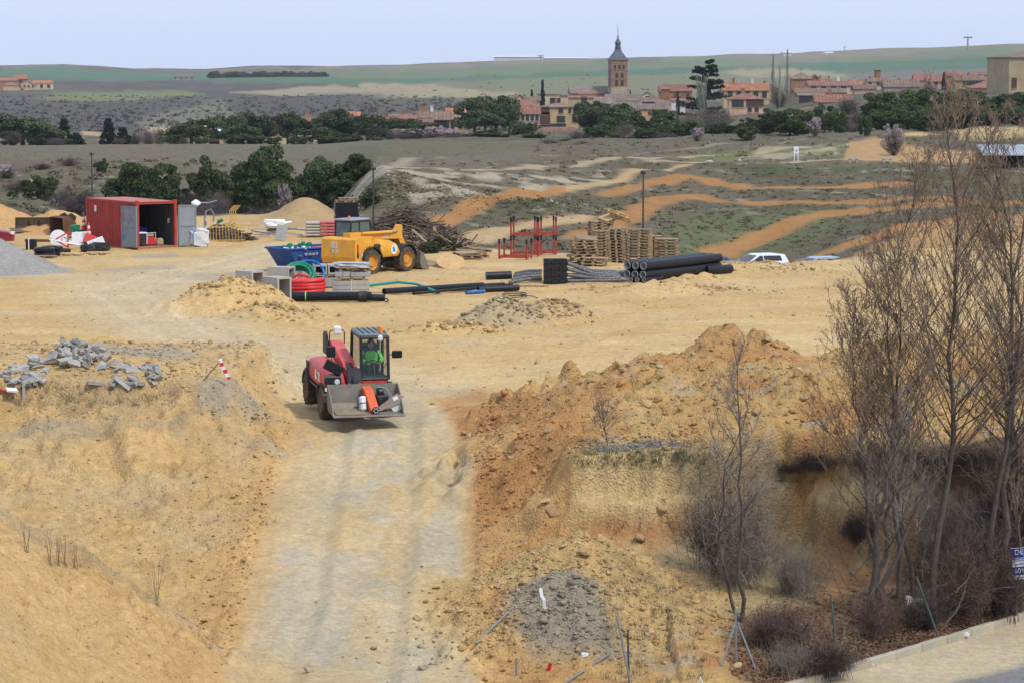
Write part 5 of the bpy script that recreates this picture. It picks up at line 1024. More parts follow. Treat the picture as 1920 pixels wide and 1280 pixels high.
single('plastic_sheet', crumple(1.5, 1.0, .24, 31, p=.35), mat('milky_sheet', (.44, .44, .46), .4, .35, 7), 'crumpled grey plastic sheeting on top of the block pallets', 'plastic sheet', (pl.x + .4, pl.y + .4, z + 1.14), R(4), smooth=True)
def channel(loc, rz, lb):
    t = thing('channel_block', lb, 'concrete block', loc, rz); k = MB(); W, H, L, w = .58, .42, 1.0, .07
    k.bb(-W / 2, W / 2, 0, L, 0, w); k.bb(-W / 2, W / 2, 0, L, H - w, H); k.bb(-W / 2 + .001, -W / 2 + w, .001, L - .001, w, H - w); k.bb(W / 2 - w, W / 2 - .001, .001, L - .001, w, H - w); k.build('hollow_block', M_CONC, t); MB().bb(-W / 2 + w, W / 2 - w, .5, .55, w, H - w).build('hollow_shade_sheet', M_DARK, t)  # dark sheet set across the hollow stands in for the shade inside
v = P(600, 549); zc = height(v.x, v.y); pallet((v.x + .1, v.y + 2.4, zc + .42), R(8), 'wooden pallet carrying the hollow concrete blocks')
slab((v.x + .15, v.y + 2.4, zc), R(8), (1.1, .8, .41), M_CONCB, 'plain concrete block under the hollow ones'); channel((v.x - .1, v.y + 1.95, zc + .57), R(8), 'hollow concrete block on the left of the pair behind the coils'); channel((v.x + .52, v.y + 2.02, zc + .57), R(8), 'hollow concrete block on the right of the pair, touching the block pallets'); slab((v.x - .75, v.y + 2.5, zc), R(20), (.7, .7, .85), M_CONC, 'pale concrete cube left of the hollow blocks')

# ------------------------------------------------------------------ junk left of the container
def loader_bucket(loc, rz, W, m, label, tilt=0, sc=1):
    t = thing('loader_bucket', label, 'bucket', loc, (tilt, 0, rz)); t.scale = (sc, sc, sc)
    MB().prism([(.0, .9), (.35, .78), (.5, .4), (.4, .1), (-.35, 0), (-.35, .035), (.36, .13), (.45, .4), (.31, .74), (0, .86)], -W / 2, W / 2).build('shell', m, t)
    for s in (-W / 2 - .03, W / 2): MB().prism([(.0, .9), (.35, .78), (.5, .4), (.4, .1), (-.35, 0), (-.3, .12), (-.05, .82)], s, s + .03).build('side_plate', m, t)
    for x in (-.3, .3): MB().prism([(.3, .3), (.5, .3), (.75, .55), (.62, .8), (.35, .8)], x - .04, x + .04).build('lug', M_DARK, t)
loader_bucket(gp(60, 438) + Vector((0, .4, .0)), R(4), 2.15, M_STEEL, 'wide grey loader bucket standing on the sand at the left', 0, .95)
t = loader_bucket(gp(118, 440) + Vector((0, .3, .05)), R(-50), 1.1, M_RUST, 'rust brown digger bucket standing up beside the container', R(25), 1.35)
loader_bucket(gp(584, 502) + Vector((.1, .3, 0)), R(-65), .9, M_STEEL, 'muddy digger bucket lying between the skip and the yellow telehandler', 0, .95)
def cone_(loc, label, h=1.0):
    t = thing('traffic_cone', label, 'traffic cone', loc); MB().bevbox((0, 0, .03), (.42 * h, .42 * h, .06), .02).build('base', M_BLACK, t); MB().lathe([(.17 * h, .06), (.03 * h, h)], 18).build('cone', mat('cone_red', (.62, .06, .02), .5, .1, 4, dirt=.15), t, True)
    for a, b2 in ((.32, .46), (.62, .78)): MB().lathe([(.172 * h + (.03 - .17) * h * (a - .06) / .94, a * h), (.172 * h + (.03 - .17) * h * (b2 - .06) / .94, b2 * h)], 18).build('white_band', M_LET_W, t, True)
jk = gp(150, 462)
t = single('black_crate', MB().bevbox((0, 0, .32), (.62, .5, .62), .03), M_BLACK, 'black box carrying the taller traffic cone beside the container', 'box', gp(156, 458) + Vector((0, .6, 0)))
cone_(gp(155, 458) + Vector((0, .6, .62)), 'taller traffic cone on the black box by the red container wall'); cone_(gp(165, 462) + Vector((0, .4, .35)), 'lower traffic cone right of the taller one', .95)
single('grey_box', MB().bevbox((0, 0, .16), (.5, .5, .33), .03), M_DARK, 'dark box under the lower traffic cone', 'box', gp(165, 462) + Vector((0, .4, 0)))
t = thing('warning_sign', 'triangular red bordered roundabout warning sign propped on its side', 'road sign', gp(117, 468) + Vector((0, -.1, .55)), (R(-8), 0, R(6)))
tri = [(-.47, 0), (.36, .46), (.36, -.46)]; MB().prism(tri, 0, .02, 'y').build('border', M_SIGNR, t); MB().prism([(a * .70 + .02, b2 * .70) for a, b2 in tri], -.006, -.001, 'y').build('field', M_LET_W, t)
for i in range(3):
    a0 = i * 2.094 + .3; MB().tube([(.11 + .13 * math.cos(a), -.014, .13 * math.sin(a)) for a in np.linspace(a0, a0 + 1.5, 7)], .018, 5).build('arrow', M_BLACK, t)
t = thing('round_sign', 'round white sign seen from its back behind the roundabout sign', 'road sign', gp(108, 465) + Vector((0, .2, .55)), (R(-8), 0, 0)); MB().lathe([(.46, 0), (.46, .02)], 28, (0, 0, 0), 'y').build('disc', M_WHITE, t); MB().box((0, -.01, 0), (.9, .012, .03)).build('rib', M_GALV, t)
for i, (px, py, L, W_, rot, m, lb) in enumerate(((188, 452, 1.1, .5, (R(60), R(8), .3), M_WHITE, 'white sign blade leaning against the container wall'), (150, 456, .9, .6, (R(70), R(-5), -.2), M_WHITE, 'white plastic panel in the sign pile'), (172, 462, .8, .55, (R(65), R(25), .1), M_SIGNR, 'red edged sign lying in the pile'), (180, 466, .9, .4, (R(80), R(-20), .2), M_WHITE, 'white triangular sign in front of the pile'), (139, 456, 1.4, .14, (R(80), R(-6), 0), M_TEAL, 'pale teal post lying across the sign pile'))):
    single('sign_panel', MB().bevbox((0, 0, 0), (L, W_, .03), .01, rot), m, lb, 'panel', gp(px, py + 4) + Vector((0, -.3 + .1 * i, .45)))
single('green_bundle', crumple(.5, .4, .4, 41), M_GREENP, 'green plastic bundle behind the warning sign', 'bundle', gp(139, 456) + Vector((0, .6, .5)), smooth=True)
for i, (px, py, sz, lb) in enumerate(((187, 470, (1.1, .5, .45), 'dark blue tarpaulin roll in front of the container wall'), (165, 472, (.8, .5, .4), 'dark plastic lump left of the tarpaulin roll'))): single('tarp_roll', crumple(*sz, 51 + i), M_DARK, lb, 'tarpaulin', gp(px, py), smooth=True)
for i, (px, py, n, lb) in enumerate(((82, 480, 2, 'near left stack'), (97, 477, 2, 'middle stack'), (112, 474, 1, 'right end'))):
    for j in range(n):
        k = MB(); k.lathe([(.32, -.11), (.5, -.12), (.56, -.06), (.56, .06), (.5, .12), (.32, .11), (.32, -.11)], 22, caps=False); tag(k.build('discarded_tyre', M_BLACK, None, True, gp(px, py) + Vector((0, .2, .13 + .245 * j))), f"{('bottom', 'top')[j]} old black tyre of the {lb} beside the grit heap", 'tyre', 'old tyres')
single('black_box', MB().bevbox((0, 0, .28), (.55, .5, .55), .03), M_BLACK, 'black strapped box left of the old tyres', 'box', gp(59, 466))
single('box_strap', MB().box((0, 0, .285), (.05, .54, .58)), M_LET_W, 'white strap around the black box', 'strap', gp(59, 466) + Vector((-.1, -.005, 0)))
for i in range(3): single('white_board', MB().bevbox((0, 0, 0), (1.7, .22, .04), .01, (0, R(10), 0)), M_WHITE, f'white board, {ORD[i]} from the front on the tyres', 'board', gp(120 + i * 4, 470 - i * 2) + Vector((0, .1, .42)), R(-14), 'white boards on the tyres')
pallet(gp(134, 478) + Vector((0, .2, 0)), R(4), 'pale pallet under the sign pile, left', new=True); pallet(gp(183, 476) + Vector((0, .1, 0)), R(2), 'pale pallet under the sign pile, right', new=True); pallet(gp(82, 483) + Vector((0, .3, -.02)), R(4), 'pallet under the old tyres')
single('timber_beam', MB().bevbox((0, 0, 0), (2.2, .14, .14), .01), M_RUST, 'rusty beam lying between the tyres and the sign pile', 'beam', gp(80, 462) + Vector((0, .6, .3)), R(-8))
for i, (px, py) in enumerate(((50, 414), (30, 412))): single('scrap_lump', crumple(.9, .7, .5, 61 + i), (M_NAVY, M_RUST)[i], ('dark scrap lump behind the grey loader bucket', 'brown scrap lump left behind the grey loader bucket')[i], 'scrap', on(gp(px, 430).x, gp(px, 430).y + 2.5, 0), smooth=True)

# ------------------------------------------------------------------ timber heap behind the yellow telehandler
tc_ = gp(770, 478) + Vector((0, 3, 0))
brush('brushwood_heap', 'tangled brown heap of branches behind the yellow telehandler', tc_ + Vector((-.5, 3, 0)), 3.4, 3.0, 2.5, 900, 71, M_TWIG, .6, 2.4, .03)
brush('waste_wood', 'pale broken timber strewn over the front of the brushwood heap', tc_ + Vector((.9, .8, 0)), 2.4, 1.6, 1.3, 110, 72, M_TWIG2, .5, 1.8, .035)
for i in range(12):
    x = tc_ + Vector((q.uniform(-1.6, 2.0), q.uniform(-1.2, 1.0), 0)); z = height(x.x, x.y) + q.uniform(.1, 1.1); single('old_plank', MB().box((0, 0, 0), (q.uniform(.9, 2.0), .14, .035), (q.uniform(-.4, .4), q.uniform(-.6, .6), 0)), M_TWIG2, 'grey brown plank sticking out of the timber heap', 'plank', (x.x, x.y, z), q.uniform(0, 3), 'planks in the timber heap')
single('plywood_disc', MB().lathe([(.72, 0), (.72, .04)], 20), M_PLY, 'pale plywood board leaning at the right foot of the timber heap', 'board', gp(845, 502) + Vector((0, .2, .25)), (R(28), R(6), 0))
single('plywood_piece', MB().bevbox((0, 0, 0), (.8, .5, .03), .005, (R(30), R(10), .4)), M_TWIG2, 'brown plywood piece left of the pale board', 'board', gp(808, 500) + Vector((0, .1, .15)))
for i in range(7): pallet(gp(884 + q.uniform(-12, 14), 487 - i * 2) + Vector((0, 1.0, .05)), (q.uniform(-.1, .1), q.uniform(-.1, .1), q.uniform(-.6, .6)), f'flat broken pallet, {ORD[i]} from the front, left of the red racks', 'broken pallets left of the racks')

# ------------------------------------------------------------------ cars
def car(loc, rz, col, label, L=4.2, W=1.75, H=1.48, wagon=True):
    m = mat('car_paint_%d_%d_%d' % tuple(int(c * 100) for c in col), col, .25, .05, 2, spec=.6, dirt=.15); t = thing('car', label, 'car', loc, rz); h = L / 2
    body = [(-h, .30), (-h - .02, .62), (-h + .06, .88), (-h + .35, .95), (h * .42, .95), (h * .85, .82), (h, .66), (h, .32)]; k = MB(); secs = []
    for y, s in ((-W / 2, .93), (-W / 2 + .10, 1.0), (W / 2 - .10, 1.0), (W / 2, .93)): secs.append([(x * (.985 if s < 1 else 1), y, .3 + (z - .3) * s) for x, z in body])
    n = len(body); k.add([v for s in secs for v in s], [(i * n + j, i * n + (j + 1) % n, (i + 1) * n + (j + 1) % n, (i + 1) * n + j) for i in range(3) for j in range(n)] + [tuple(range(n)), tuple(range(3 * n, 4 * n))]); bd = k.build('body', m, t, True)
    rf = [(-h + (.12 if wagon else .35), .93), (-h + (.38 if wagon else .8), H - .05), (-h + .75, H), (h * .05, H), (h * .16, H - .05), (h * .55, .93)]
    k = MB(); n = len(rf); w0, w1 = W / 2 - .06, W / 2 - .24; vs = [(x, -(w0 + (w1 - w0) * (z - .93) / (H - .93)), z) for x, z in rf] + [(x, (w0 + (w1 - w0) * (z - .93) / (H - .93)), z) for x, z in rf]
    k.add(vs, [tuple(range(n)), tuple(range(n, 2 * n))] + [(i, (i + 1) % n, n + (i + 1) % n, n + i) for i in range(n)]); k.build('cabin', m, t, True)
    def win(poly, s):
        v = [(x, s * (w0 + (w1 - w0) * (z - .93) / (H - .93) + .012), z) for x, z in poly]; v2 = [(a, b2 - s * .02, c) for a, b2, c in v]; nn = len(v); return MB().add(v + v2, [tuple(range(nn)), tuple(range(nn, 2 * nn))] + [(i, (i + 1) % nn, nn + (i + 1) % nn, nn + i) for i in range(nn)])
    for s in (-1, 1):
        win([(-.02, 1.0), (-.02, H - .1), (h * .08, H - .1), (h * .44, 1.0)], s).build('side_window', M_CGLASS, t); win([(-h + .62, 1.02), (-h + .72, H - .12), (-.09, H - .1), (-.09, 1.0)], s).build('side_window', M_CGLASS, t)
        MB().bevbox((h * .40, s * (W / 2 + .06), 1.0), (.16, .12, .12), .03).build('wing_mirror', m, t)
        MB().bevbox((-h + .02, s * (W / 2 - .14), .86), (.10, .24, .32), .03).build('tail_light', M_RLENS, t); MB().bevbox((h - .12, s * (W / 2 - .24), .70), (.22, .36, .13), .03).build('headlight', M_LENS, t)
        for x in (-h + .75, h - .78): wheel(t, (x, s * (W / 2 - .1), .31), .31, .2, M_LENS, s, 'y', 0)
    xa, za, xb, zb = h * .17, H - .07, h * .53, .96
    for (x0, z0, x1, z1, nm) in ((h * .175, H - .07, h * .53, .98, 'windscreen'), (-h + (.36 if wagon else .78), H - .09, -h + (.14 if wagon else .4), 1.0, 'rear_window')):
        d = .018 if x1 > x0 else -.018; k = MB(); k.add([(x0 + d, -(w1 - .03), z0), (x0 + d, (w1 - .03), z0), (x1 + d, (w0 - .1), z1), (x1 + d, -(w0 - .1), z1)], [(0, 1, 2, 3)]); k.build(nm, M_CGLASS, t)
    return t
def carat(px, py_roof, Y, rz, col, label, H=1.48, **kw):
    p = AT(px, py_roof, Y); return car((p.x, p.y, p.z - H), R(rz), col, label, H=H, **kw)
carat(1420, 476, 190, 205, (.72, .74, .77), 'white hatchback behind the earth berm')
carat(1383, 490, 178, 28, (.10, .13, .16), 'dark teal car in front of the white one, its red tail light showing', wagon=True); carat(1343, 480, 182, 45, (.10, .11, .17), 'dark blue car partly hidden by the end of the pipe stack')
carat(1530, 482, 186, 200, (.30, .36, .45), 'silver blue car whose roof shows above the sand at the right')
p = P(2, 470); car((p.x - 2.1, p.y + 4, height(p.x, p.y)), R(8), (.20, .01, .02), 'dark red car cut off by the left edge, behind the grit heap')
p = AT(1643, 1276, 53.4); t = car((p.x, p.y, p.z - 1.48), R(48), (.02, .02, .022), 'black car on the street whose roof edge shows at the bottom'); MB().tube([(-1.5, 0, 1.46), (-1.35, .1, 2.0)], .006, 5).build('antenna', M_BLACK, t); t.rotation_euler = (0, 0, R(48)); t.location.z = -3.0; t.location.y -= 1.3; t.location.x -= .15
for i, (px, top, base, Y) in enumerate(((700, 314, 408, 196), (1206, 321, 430, 192), (173, 287, 372, 262))):
    x = (px - 960) / F * Y; zb = height(x, Y); zt = AT(px, top, Y).z; t = thing('lamp_post', ('dark lamp post in front of the pale rubble bank', 'dark lamp post rising behind the pallet stacks', 'dark lamp post behind the red container, farthest left')[i], 'lamp post', (x, Y, zb)); MB().tube([(0, 0, 0), (0, 0, zt - zb - .1)], [.075, .05], 10).build('pole', M_POLE, t); MB().lathe([(.16, 0), (.2, .06), (.2, .16), (.08, .24)], 12, (0, 0, zt - zb - .2)).build('lantern', M_POLE, t)
# ------------------------------------------------------------------ loose stones, rubble, kerb, posts and litter
def rock_mesh(seed, flat=.7, sub=1, name='stone'):
    q = random.Random(seed); bm = bmesh.new(); bmesh.ops.create_icosphere(bm, subdivisions=sub, radius=1)
    pl = [(Vector((q.gauss(0, 1), q.gauss(0, 1), q.gauss(0, 1))).normalized(), q.uniform(.32, .8)) for _ in range(8)]
    for v in bm.verts:
        for n_, d in pl:
            e = v.co.dot(n_) - d
            if e > 0: v.co -= n_ * e
        v.co *= 1 + q.uniform(-.12, .12); v.co.z *= flat; v.co.x *= 1.15
    me = bpy.data.meshes.new(name); bm.to_mesh(me); bm.free(); return me
q = random.Random(17)
def scatter(name, n, pos, size, tint, label, cat):       # many clods as one object, coloured like the soil they lie on
    base = [rock_mesh(900 + i, .75, 1) for i in range(6)]; bv = [np.array([v.co[:] for v in m.vertices]) for m in base]; bf = [np.array([p.vertices[:] for p in m.polygons]) for m in base]
    V = []; Fc = []; Cs = []; off = 0; rs = np.random.RandomState(hash(name) % 1000 if False else len(name) * 7 + n % 97)
    for i in range(n):
        x, y = pos(rs)
        if abs(x / y) > .235: continue
        s = size(rs, y); k = rs.randint(6); a = rs.uniform(0, 6.28); c, d = math.cos(a), math.sin(a); v = bv[k] * s; v = np.stack([v[:, 0] * c - v[:, 1] * d, v[:, 0] * d + v[:, 1] * c, v[:, 2]], 1)
        z = height(x, y); V.append(v + np.array((x, y, z + s * .25))); Fc.append(bf[k] + off); off += len(v)
        ci = int(np.clip((x / y - U[0]) / (U[1] - U[0]), 0, NC - 1)); ri = int(np.clip(np.searchsorted(YR, y), 0, NR - 1)); col = CC[ri, ci] * rs.uniform(.75, 1.25)
        if rs.rand() < tint * .6: col = col * .35 + np.array((.47, .40, .28)) * rs.uniform(.6, .8)
        Cs.append(np.tile(np.append(col, 1), (len(v), 1)))
    V = np.concatenate(V); Fc = np.concatenate(Fc).astype(np.int32); Cs = np.clip(np.concatenate(Cs), .01, 1).astype(np.float32)
    me = bpy.data.meshes.new(name); me.vertices.add(len(V)); me.vertices.foreach_set('co', V.astype(np.float32).ravel()); me.loops.add(Fc.size); me.loops.foreach_set('vertex_index', Fc.ravel()); me.polygons.add(len(Fc)); me.polygons.foreach_set('loop_start', np.arange(0, Fc.size, 3, dtype=np.int32)); me.update(calc_edges=True)
    ca = me.color_attributes.new('soil', 'FLOAT_COLOR', 'POINT'); ca.data.foreach_set('color', Cs.ravel()); me.materials.append(SOIL); tag(link(name, me), label, cat, kind='stuff')
def lognorm(m, s, lo, hi): return lambda rs, y: float(np.clip(m * math.exp(rs.normal(0, s)), lo, hi))
scatter('spoil_clods', 6000, lambda rs: (rs.uniform(-1.0, 15.5), rs.uniform(69.9, 83)), lognorm(.034, .6, .014, .2), .15, 'clods and stones on the orange spoil heaps at the right', 'clods')
scatter('ramp_side_clods', 1900, lambda rs: (-.9 + abs(rs.normal(0, 1.1)), rs.uniform(61, 84)), lognorm(.026, .5, .012, .13), .15, 'clods along the right edge of the ramp', 'clods')
scatter('heap_clods', 3600, lambda rs: (1.6 + rs.normal(0, 1.7), 63 + rs.normal(0, 1.7)), lognorm(.028, .6, .012, .14), .2, 'stones on the tipped heap in the foreground', 'clods')
scatter('bank_clods', 1500, lambda rs: (rs.uniform(-15, -6.2), 67 + abs(rs.normal(0, 6))), lognorm(.020, .5, .010, .09), .1, 'clods lying on the cut bank left of the ramp', 'clods')
scatter('bank_foot_clods', 1300, lambda rs: (-6.2 - abs(rs.normal(0, .7)), rs.uniform(60, 80)), lognorm(.024, .5, .012, .11), .15, 'clods along the left edge of the ramp', 'clods')
scatter('near_mound_clods', 600, lambda rs: (rs.uniform(-11.5, -5), rs.uniform(51, 60.5)), lognorm(.018, .5, .01, .09), .1, 'clods on the near mound at the lower left', 'clods')
scatter('bench_gravel', 1900, lambda rs: (rs.uniform(-17, -7), rs.uniform(76.5, 90)), lognorm(.04, .5, .015, .16), .5, 'grey gravel and stones on the bench around the rubble', 'gravel')
scatter('cut_gravel', 1500, lambda rs: (rs.uniform(1.4, 4.9), 70.6 + rs.normal(0, .5)), lognorm(.028, .4, .012, .08), .5, 'grey gravel capping the cut face', 'gravel')
def yard_heaps(rs):
    c = [(-11.4, 115.3, 1.6, 1.2), (-9.4, 112.5, 1.2, .8), (-.3, 108.8, 1.2, .9), (1.6, 111, 1.0, .9), (-2.2, 106.6, 1.2, .6), (11.3, 138.5, 3, 1), (7, 126, 3, 2)][rs.randint(7)]
    return c[0] + rs.normal(0, c[2] * .7), c[1] + rs.normal(0, c[3] * .7)
scatter('yard_heap_clods', 2600, yard_heaps, lognorm(.06, .5, .025, .2), .15, 'clods on the small heaps about the yard', 'clods')
scatter('yard_stones', 3600, lambda rs: (rs.uniform(-20, 22), rs.uniform(82, 140)), lognorm(.024, .55, .012, .12), .3, 'small stones scattered over the sandy yard', 'stones')
scatter('bank_rubble', 2200, lambda rs: (rs.uniform(-14, 9), 227 + rs.normal(0, 5)), lognorm(.08, .5, .03, .25), .4, 'pale rubble on the bank beyond the yard', 'rubble')
STN = [rock_mesh(40 + i, .8, 2) for i in range(7)]
M_STONE = mat('sandstone_boulder', (.43, .29, .14), .95, .25, 2.5, objrand=.2, bump=.5, bscale=8)
for m in STN: m.materials.append(M_STONE)
def stone(px, py, s, label, group=None):
    g = G(px, py); o = link('boulder', q.choice(STN), None, g + Vector((0, 0, s * .3)), (q.uniform(-.3, .3), q.uniform(-.3, .3), q.uniform(0, 6.3))); o.scale = (s, s, s); return tag(o, label, 'boulder', group)
for px, py, s, lb in ((1032, 958, .30, 'rounded boulder jutting from the left edge of the cut bench'), (1198, 1012, .16, 'pale oval boulder on the brown face of the cut'), (1022, 942, .13, 'small flat stone above the jutting boulder'), (882, 1200, .14, 'stone at the lower end of the leaning steel tube'), (868, 1216, .12, 'stone just left of the tube end'), (897, 1220, .09, 'little stone right of the tube end'),
                      (868, 815, .11, 'larger pale stone in the little row beside the ramp top'), (880, 818, .09, 'smaller stone in the row beside the ramp top'), (1210, 760, .17, 'stone on the orange spoil slope right of the ramp top'), (1128, 1014, .16, 'flat pale stone at the top of the tipped heap'), (1095, 1035, .2, 'pale lump just under the top of the tipped heap'),
                      (1240, 962, .2, 'boulder at the upper edge of the brown face'), (1222, 1185, .1, 'round stone low on the right flank of the tipped heap'), (1243, 1180, .09, 'second round stone on the right flank of the tipped heap'), (1385, 1252, .12, 'pale stone at the foot of the wire fence tripod'), (1438, 640, .2, 'reddish boulder right of the spoil peak'), (1500, 700, .2, 'pale boulder on the spoil right of the peak')):
    stone(px, py, s, lb)
# broken kerbstones on the bench
def chunk(seed, d):
    qq = random.Random(seed); bm = bmesh.new(); bmesh.ops.create_cube(bm, size=1); bmesh.ops.scale(bm, vec=d, verts=bm.verts); bmesh.ops.bevel(bm, geom=bm.edges[:], offset=.02, segments=1, affect='EDGES')
    for v in bm.verts: v.co += Vector((qq.gauss(0, .03), qq.gauss(0, .022), qq.gauss(0, .018)))
    me = bpy.data.meshes.new('slab'); bm.to_mesh(me); bm.free(); me.materials.append(M_RUB); return me
CH = [chunk(i, d) for i, d in enumerate(((.6, .22, .12), (.45, .2, .14), (.34, .22, .12), (.55, .2, .1), (.3, .26, .15), (.7, .2, .11), (.38, .3, .09)))]
for i in range(120):
    if i < 70:
        px = q.gauss(135, 40); px = min(max(px, 60), 225); py = 690 - 20 * (1 - abs(px - 140) / 95) * q.random() + q.uniform(-4, 10)
        g = G(px, py); hh = max(0, 1 - ((px - 140) / 95) ** 2) * q.uniform(.0, .42)
    else: g = G(*((q.uniform(0, 90), q.uniform(690, 722)) if i % 2 else (q.uniform(180, 300), q.uniform(690, 725)))); hh = -.02
    o = link('broken_kerbstone', q.choice(CH), None, g + Vector((0, q.uniform(.1, .9) if i < 70 else 0, hh + .07)), (q.gauss(0, .35), q.gauss(0, .4), q.uniform(0, 6.3))); s = q.uniform(.55, 1.0); o.scale = (s, s, s)
    tag(o, 'broken grey kerbstone piled in the rubble heap on the left bench' if i < 70 else 'broken grey kerbstone lying loose around the rubble heap', 'kerbstone', 'piled broken kerbstones' if i < 70 else 'loose broken kerbstones')
single('short_post', MB().box((0, 0, .1), (.07, .07, .5)), M_CONC, 'short grey post at the edge of the left bench', 'post', G(45, 742))
# tape stake
M_TAPEW = mat('tape_white', (.74, .74, .74), .5, .1, 5); M_TAPER = mat('tape_red', (.55, .02, .02), .5, .1, 5)
g = G(376, 712); e = AT(413, 676, g.y - .1); t = thing('stake', 'leaning stake flying red and white tape at the bank edge', 'stake', g); MB().tube([(0, 0, -.1), e - g], .022, 7).build('stick', M_TWIG2, t)
def ribbon(pts, w, n0):
    for i in range(len(pts) - 1):
        a, b2 = Vector(pts[i]), Vector(pts[i + 1]); s = Vector((w, 0, w * .25)); k = MB(); k.add([a - s, a + s, b2 + s, b2 - s], [(0, 1, 2, 3)]); yield i, k
tp = [e - g + Vector((.0, 0, .06)), e - g + Vector((.02, -.02, -.05)), e - g + Vector((.05, -.03, -.15)), e - g + Vector((.11, -.03, -.24)), e - g + Vector((.16, -.04, -.34)), e - g + Vector((.22, -.05, -.44)), e - g + Vector((.24, -.05, -.5))]
for i, k in ribbon(tp, .05, 0): k.build('tape', M_TAPER if i % 2 else M_TAPEW, t)
g = G(6, 735); single('tape_scrap', MB().box((0, 0, .06), (.4, .2, .04), (0, .3, .4)), M_TAPER, 'scrap of red tape at the left edge of the bench', 'tape', g); single('white_scrap', MB().box((0, 0, .08), (.3, .2, .05), (.3, .1, .4)), M_TAPEW, 'white plastic scrap beside the red tape', 'scrap', g + Vector((.25, -.1, 0)))
# galvanised tubes lying and standing in front
def tube_between(a, b2, r, label, m=M_GALV, name='steel_tube', Ya=None, Yb=None, cap=False):
    p0 = AT(*a, Ya) if Ya else G(*a) + Vector((0, 0, r)); p1 = AT(*b2, Yb) if Yb else G(*b2) + Vector((0, 0, r)); k = MB(); k.ring((0, 0, 0), p1 - p0, r, r * .8, 12); o = k.build(name, m, None, True, p0); tag(o, label, 'steel tube'); return o
p = G(893, 1208); tube_between((893, 1206), (1037, 1064), .024, 'galvanised tube lying up the left flank of the tipped heap', Ya=p.y - .1, Yb=64.4)
yb = G(1182, 1279).y; tube_between((1184, 1290), (1157, 1154), .024, 'longer of the two tubes standing crossed on the heap', Ya=yb, Yb=yb + .1); tube_between((1180, 1292), (1177, 1180), .02, 'shorter dark tube crossing the longer one', m=M_POLE, Ya=yb + .1, Yb=yb + .15); tube_between((1050, 1286), (1146, 1223), .024, 'tube lying slanted low on the heap', Ya=G(1057, 1279).y - .15, Yb=G(1145, 1226).y - .1); yb = 59.3; tube_between((968, 1300), (968, 1233), .022, 'short upright tube stub at the bottom edge', Ya=yb, Yb=yb)
g = G(1016, 1143); t = thing('tape_strip', 'twisted strip of white tape on the tipped heap', 'tape', g); [k.build('tape', M_TAPEW, t) for i, k in ribbon([(-.03, -.05, .5), (.0, -.08, .33), (.05, -.1, .25), (.05, -.08, .12), (.09, -.06, .02)], .035, 0)]
single('tape_bit', MB().box((0, 0, .08), (.07, .04, .2), (.2, .2, .3)), M_TAPER, 'red and white scrap of tape low on the heap', 'tape', G(1030, 1257)); single('white_rag', crumple(.16, .1, .08, 77), M_TAPEW, 'small white rag on the heap', 'rag', G(1096, 1230), smooth=True)
g = G(1380, 1246); t = thing('fence_tripod', 'galvanised fence post with two braces at the foot of the heap', 'fence post', g); ppm = F / g.y; MB().tube([(0, 0, -.1), (-.02, 0, 108 / ppm)], .024, 8).build('post', M_GALV, t); MB().tube([(-.33, -.25, .0), (-.02, 0, 82 / ppm)], .02, 7).build('brace', M_GALV, t); MB().tube([(.46, -.3, -.2), (.03, 0, 82 / ppm)], .02, 7).build('brace', M_GALV, t); MB().box((.03, 0, 104 / ppm), (.14, .03, .03)).build('clip', M_GALV, t)
M_GPOST = mat('green_fence_post', (.06, .095, .085), .5, .2, 5)
for a, b2, lb in (((1566, 1204), (1558, 1113), 'upright green fence post in front of the cut face'), ((1763, 1203), (1718, 1080), 'green fence post leaning left on the leaf bank')):
    y = G(*a).y; tube_between(a, b2, .024, lb, M_GPOST, 'fence_post', y, y + .15)
# roadside board on its post
y = G(1904, 1166).y; g = G(1904, 1166); t = thing('notice_board', 'blue and white notice board on a green post at the right edge', 'sign', g, R(-14)); ppm = F / y
MB().tube([(0, .03, -.1), (.03, .03, 132 / ppm)], .026, 8).build('post', M_GPOST, t)
bw, bh = .95, 60 / ppm; z0 = 83 / ppm; bd = link('board', MB().box((bw / 2 - .05, 0, bh / 2), (bw, .02, bh)).mesh('board'), t, (0, -.01, z0), (0, R(-7), 0)); bd.data.materials.append(M_LET_W)
for zz, hh in ((bh * .82, bh * .34), (bh * .27, bh * .26)): MB().box((bw / 2 - .05, -.012, zz), (bw, .006, hh)).build('blue_strip', M_SIGNB, bd)
text('DEJ', .17, M_LET_W, bd, (.155, -.018, bh * .86), (R(90), 0, 0)); text('609 6', .16, M_LET_W, bd, (.16, -.018, bh * .27), (R(90), 0, 0))
for i, zz in enumerate((.60, .48, .68, .06)): MB().box((.22, -.018, bh * zz), (.42, .004, .012)).build('small_print', M_SIGNB if i != 2 else M_LET_W, bd)
single('litter_panel', MB().bevbox((0, 0, .1), (.42, .04, .3), .01, (R(-30), R(12), 0)), M_WHITE, 'broken white panel dumped among the stems', 'panel', G(1713, 1138)); single('crushed_bag', crumple(.28, .16, .1, 81), M_BAG, 'crushed white bag near the kerb', 'bag', G(1805, 1192), smooth=True); single('paper_cup', crumple(.1, .08, .08, 83), M_TAPEW, 'white litter at the kerb', 'litter', G(1634, 1248), smooth=True)
t = thing('plastic_barrier', 'white plastic barrier tip poking up at the bottom edge', 'barrier', G(1312, 1279) + Vector((0, -.2, -.35))); k = MB(); k.tube([(-.2, 0, 0), (0, 0, .5), (.2, 0, 0)], .03, 6); k.build('frame', M_TAPEW, t); MB().box((0, 0, .15), (.28, .02, .05)).build('bar', M_TAPER, t)
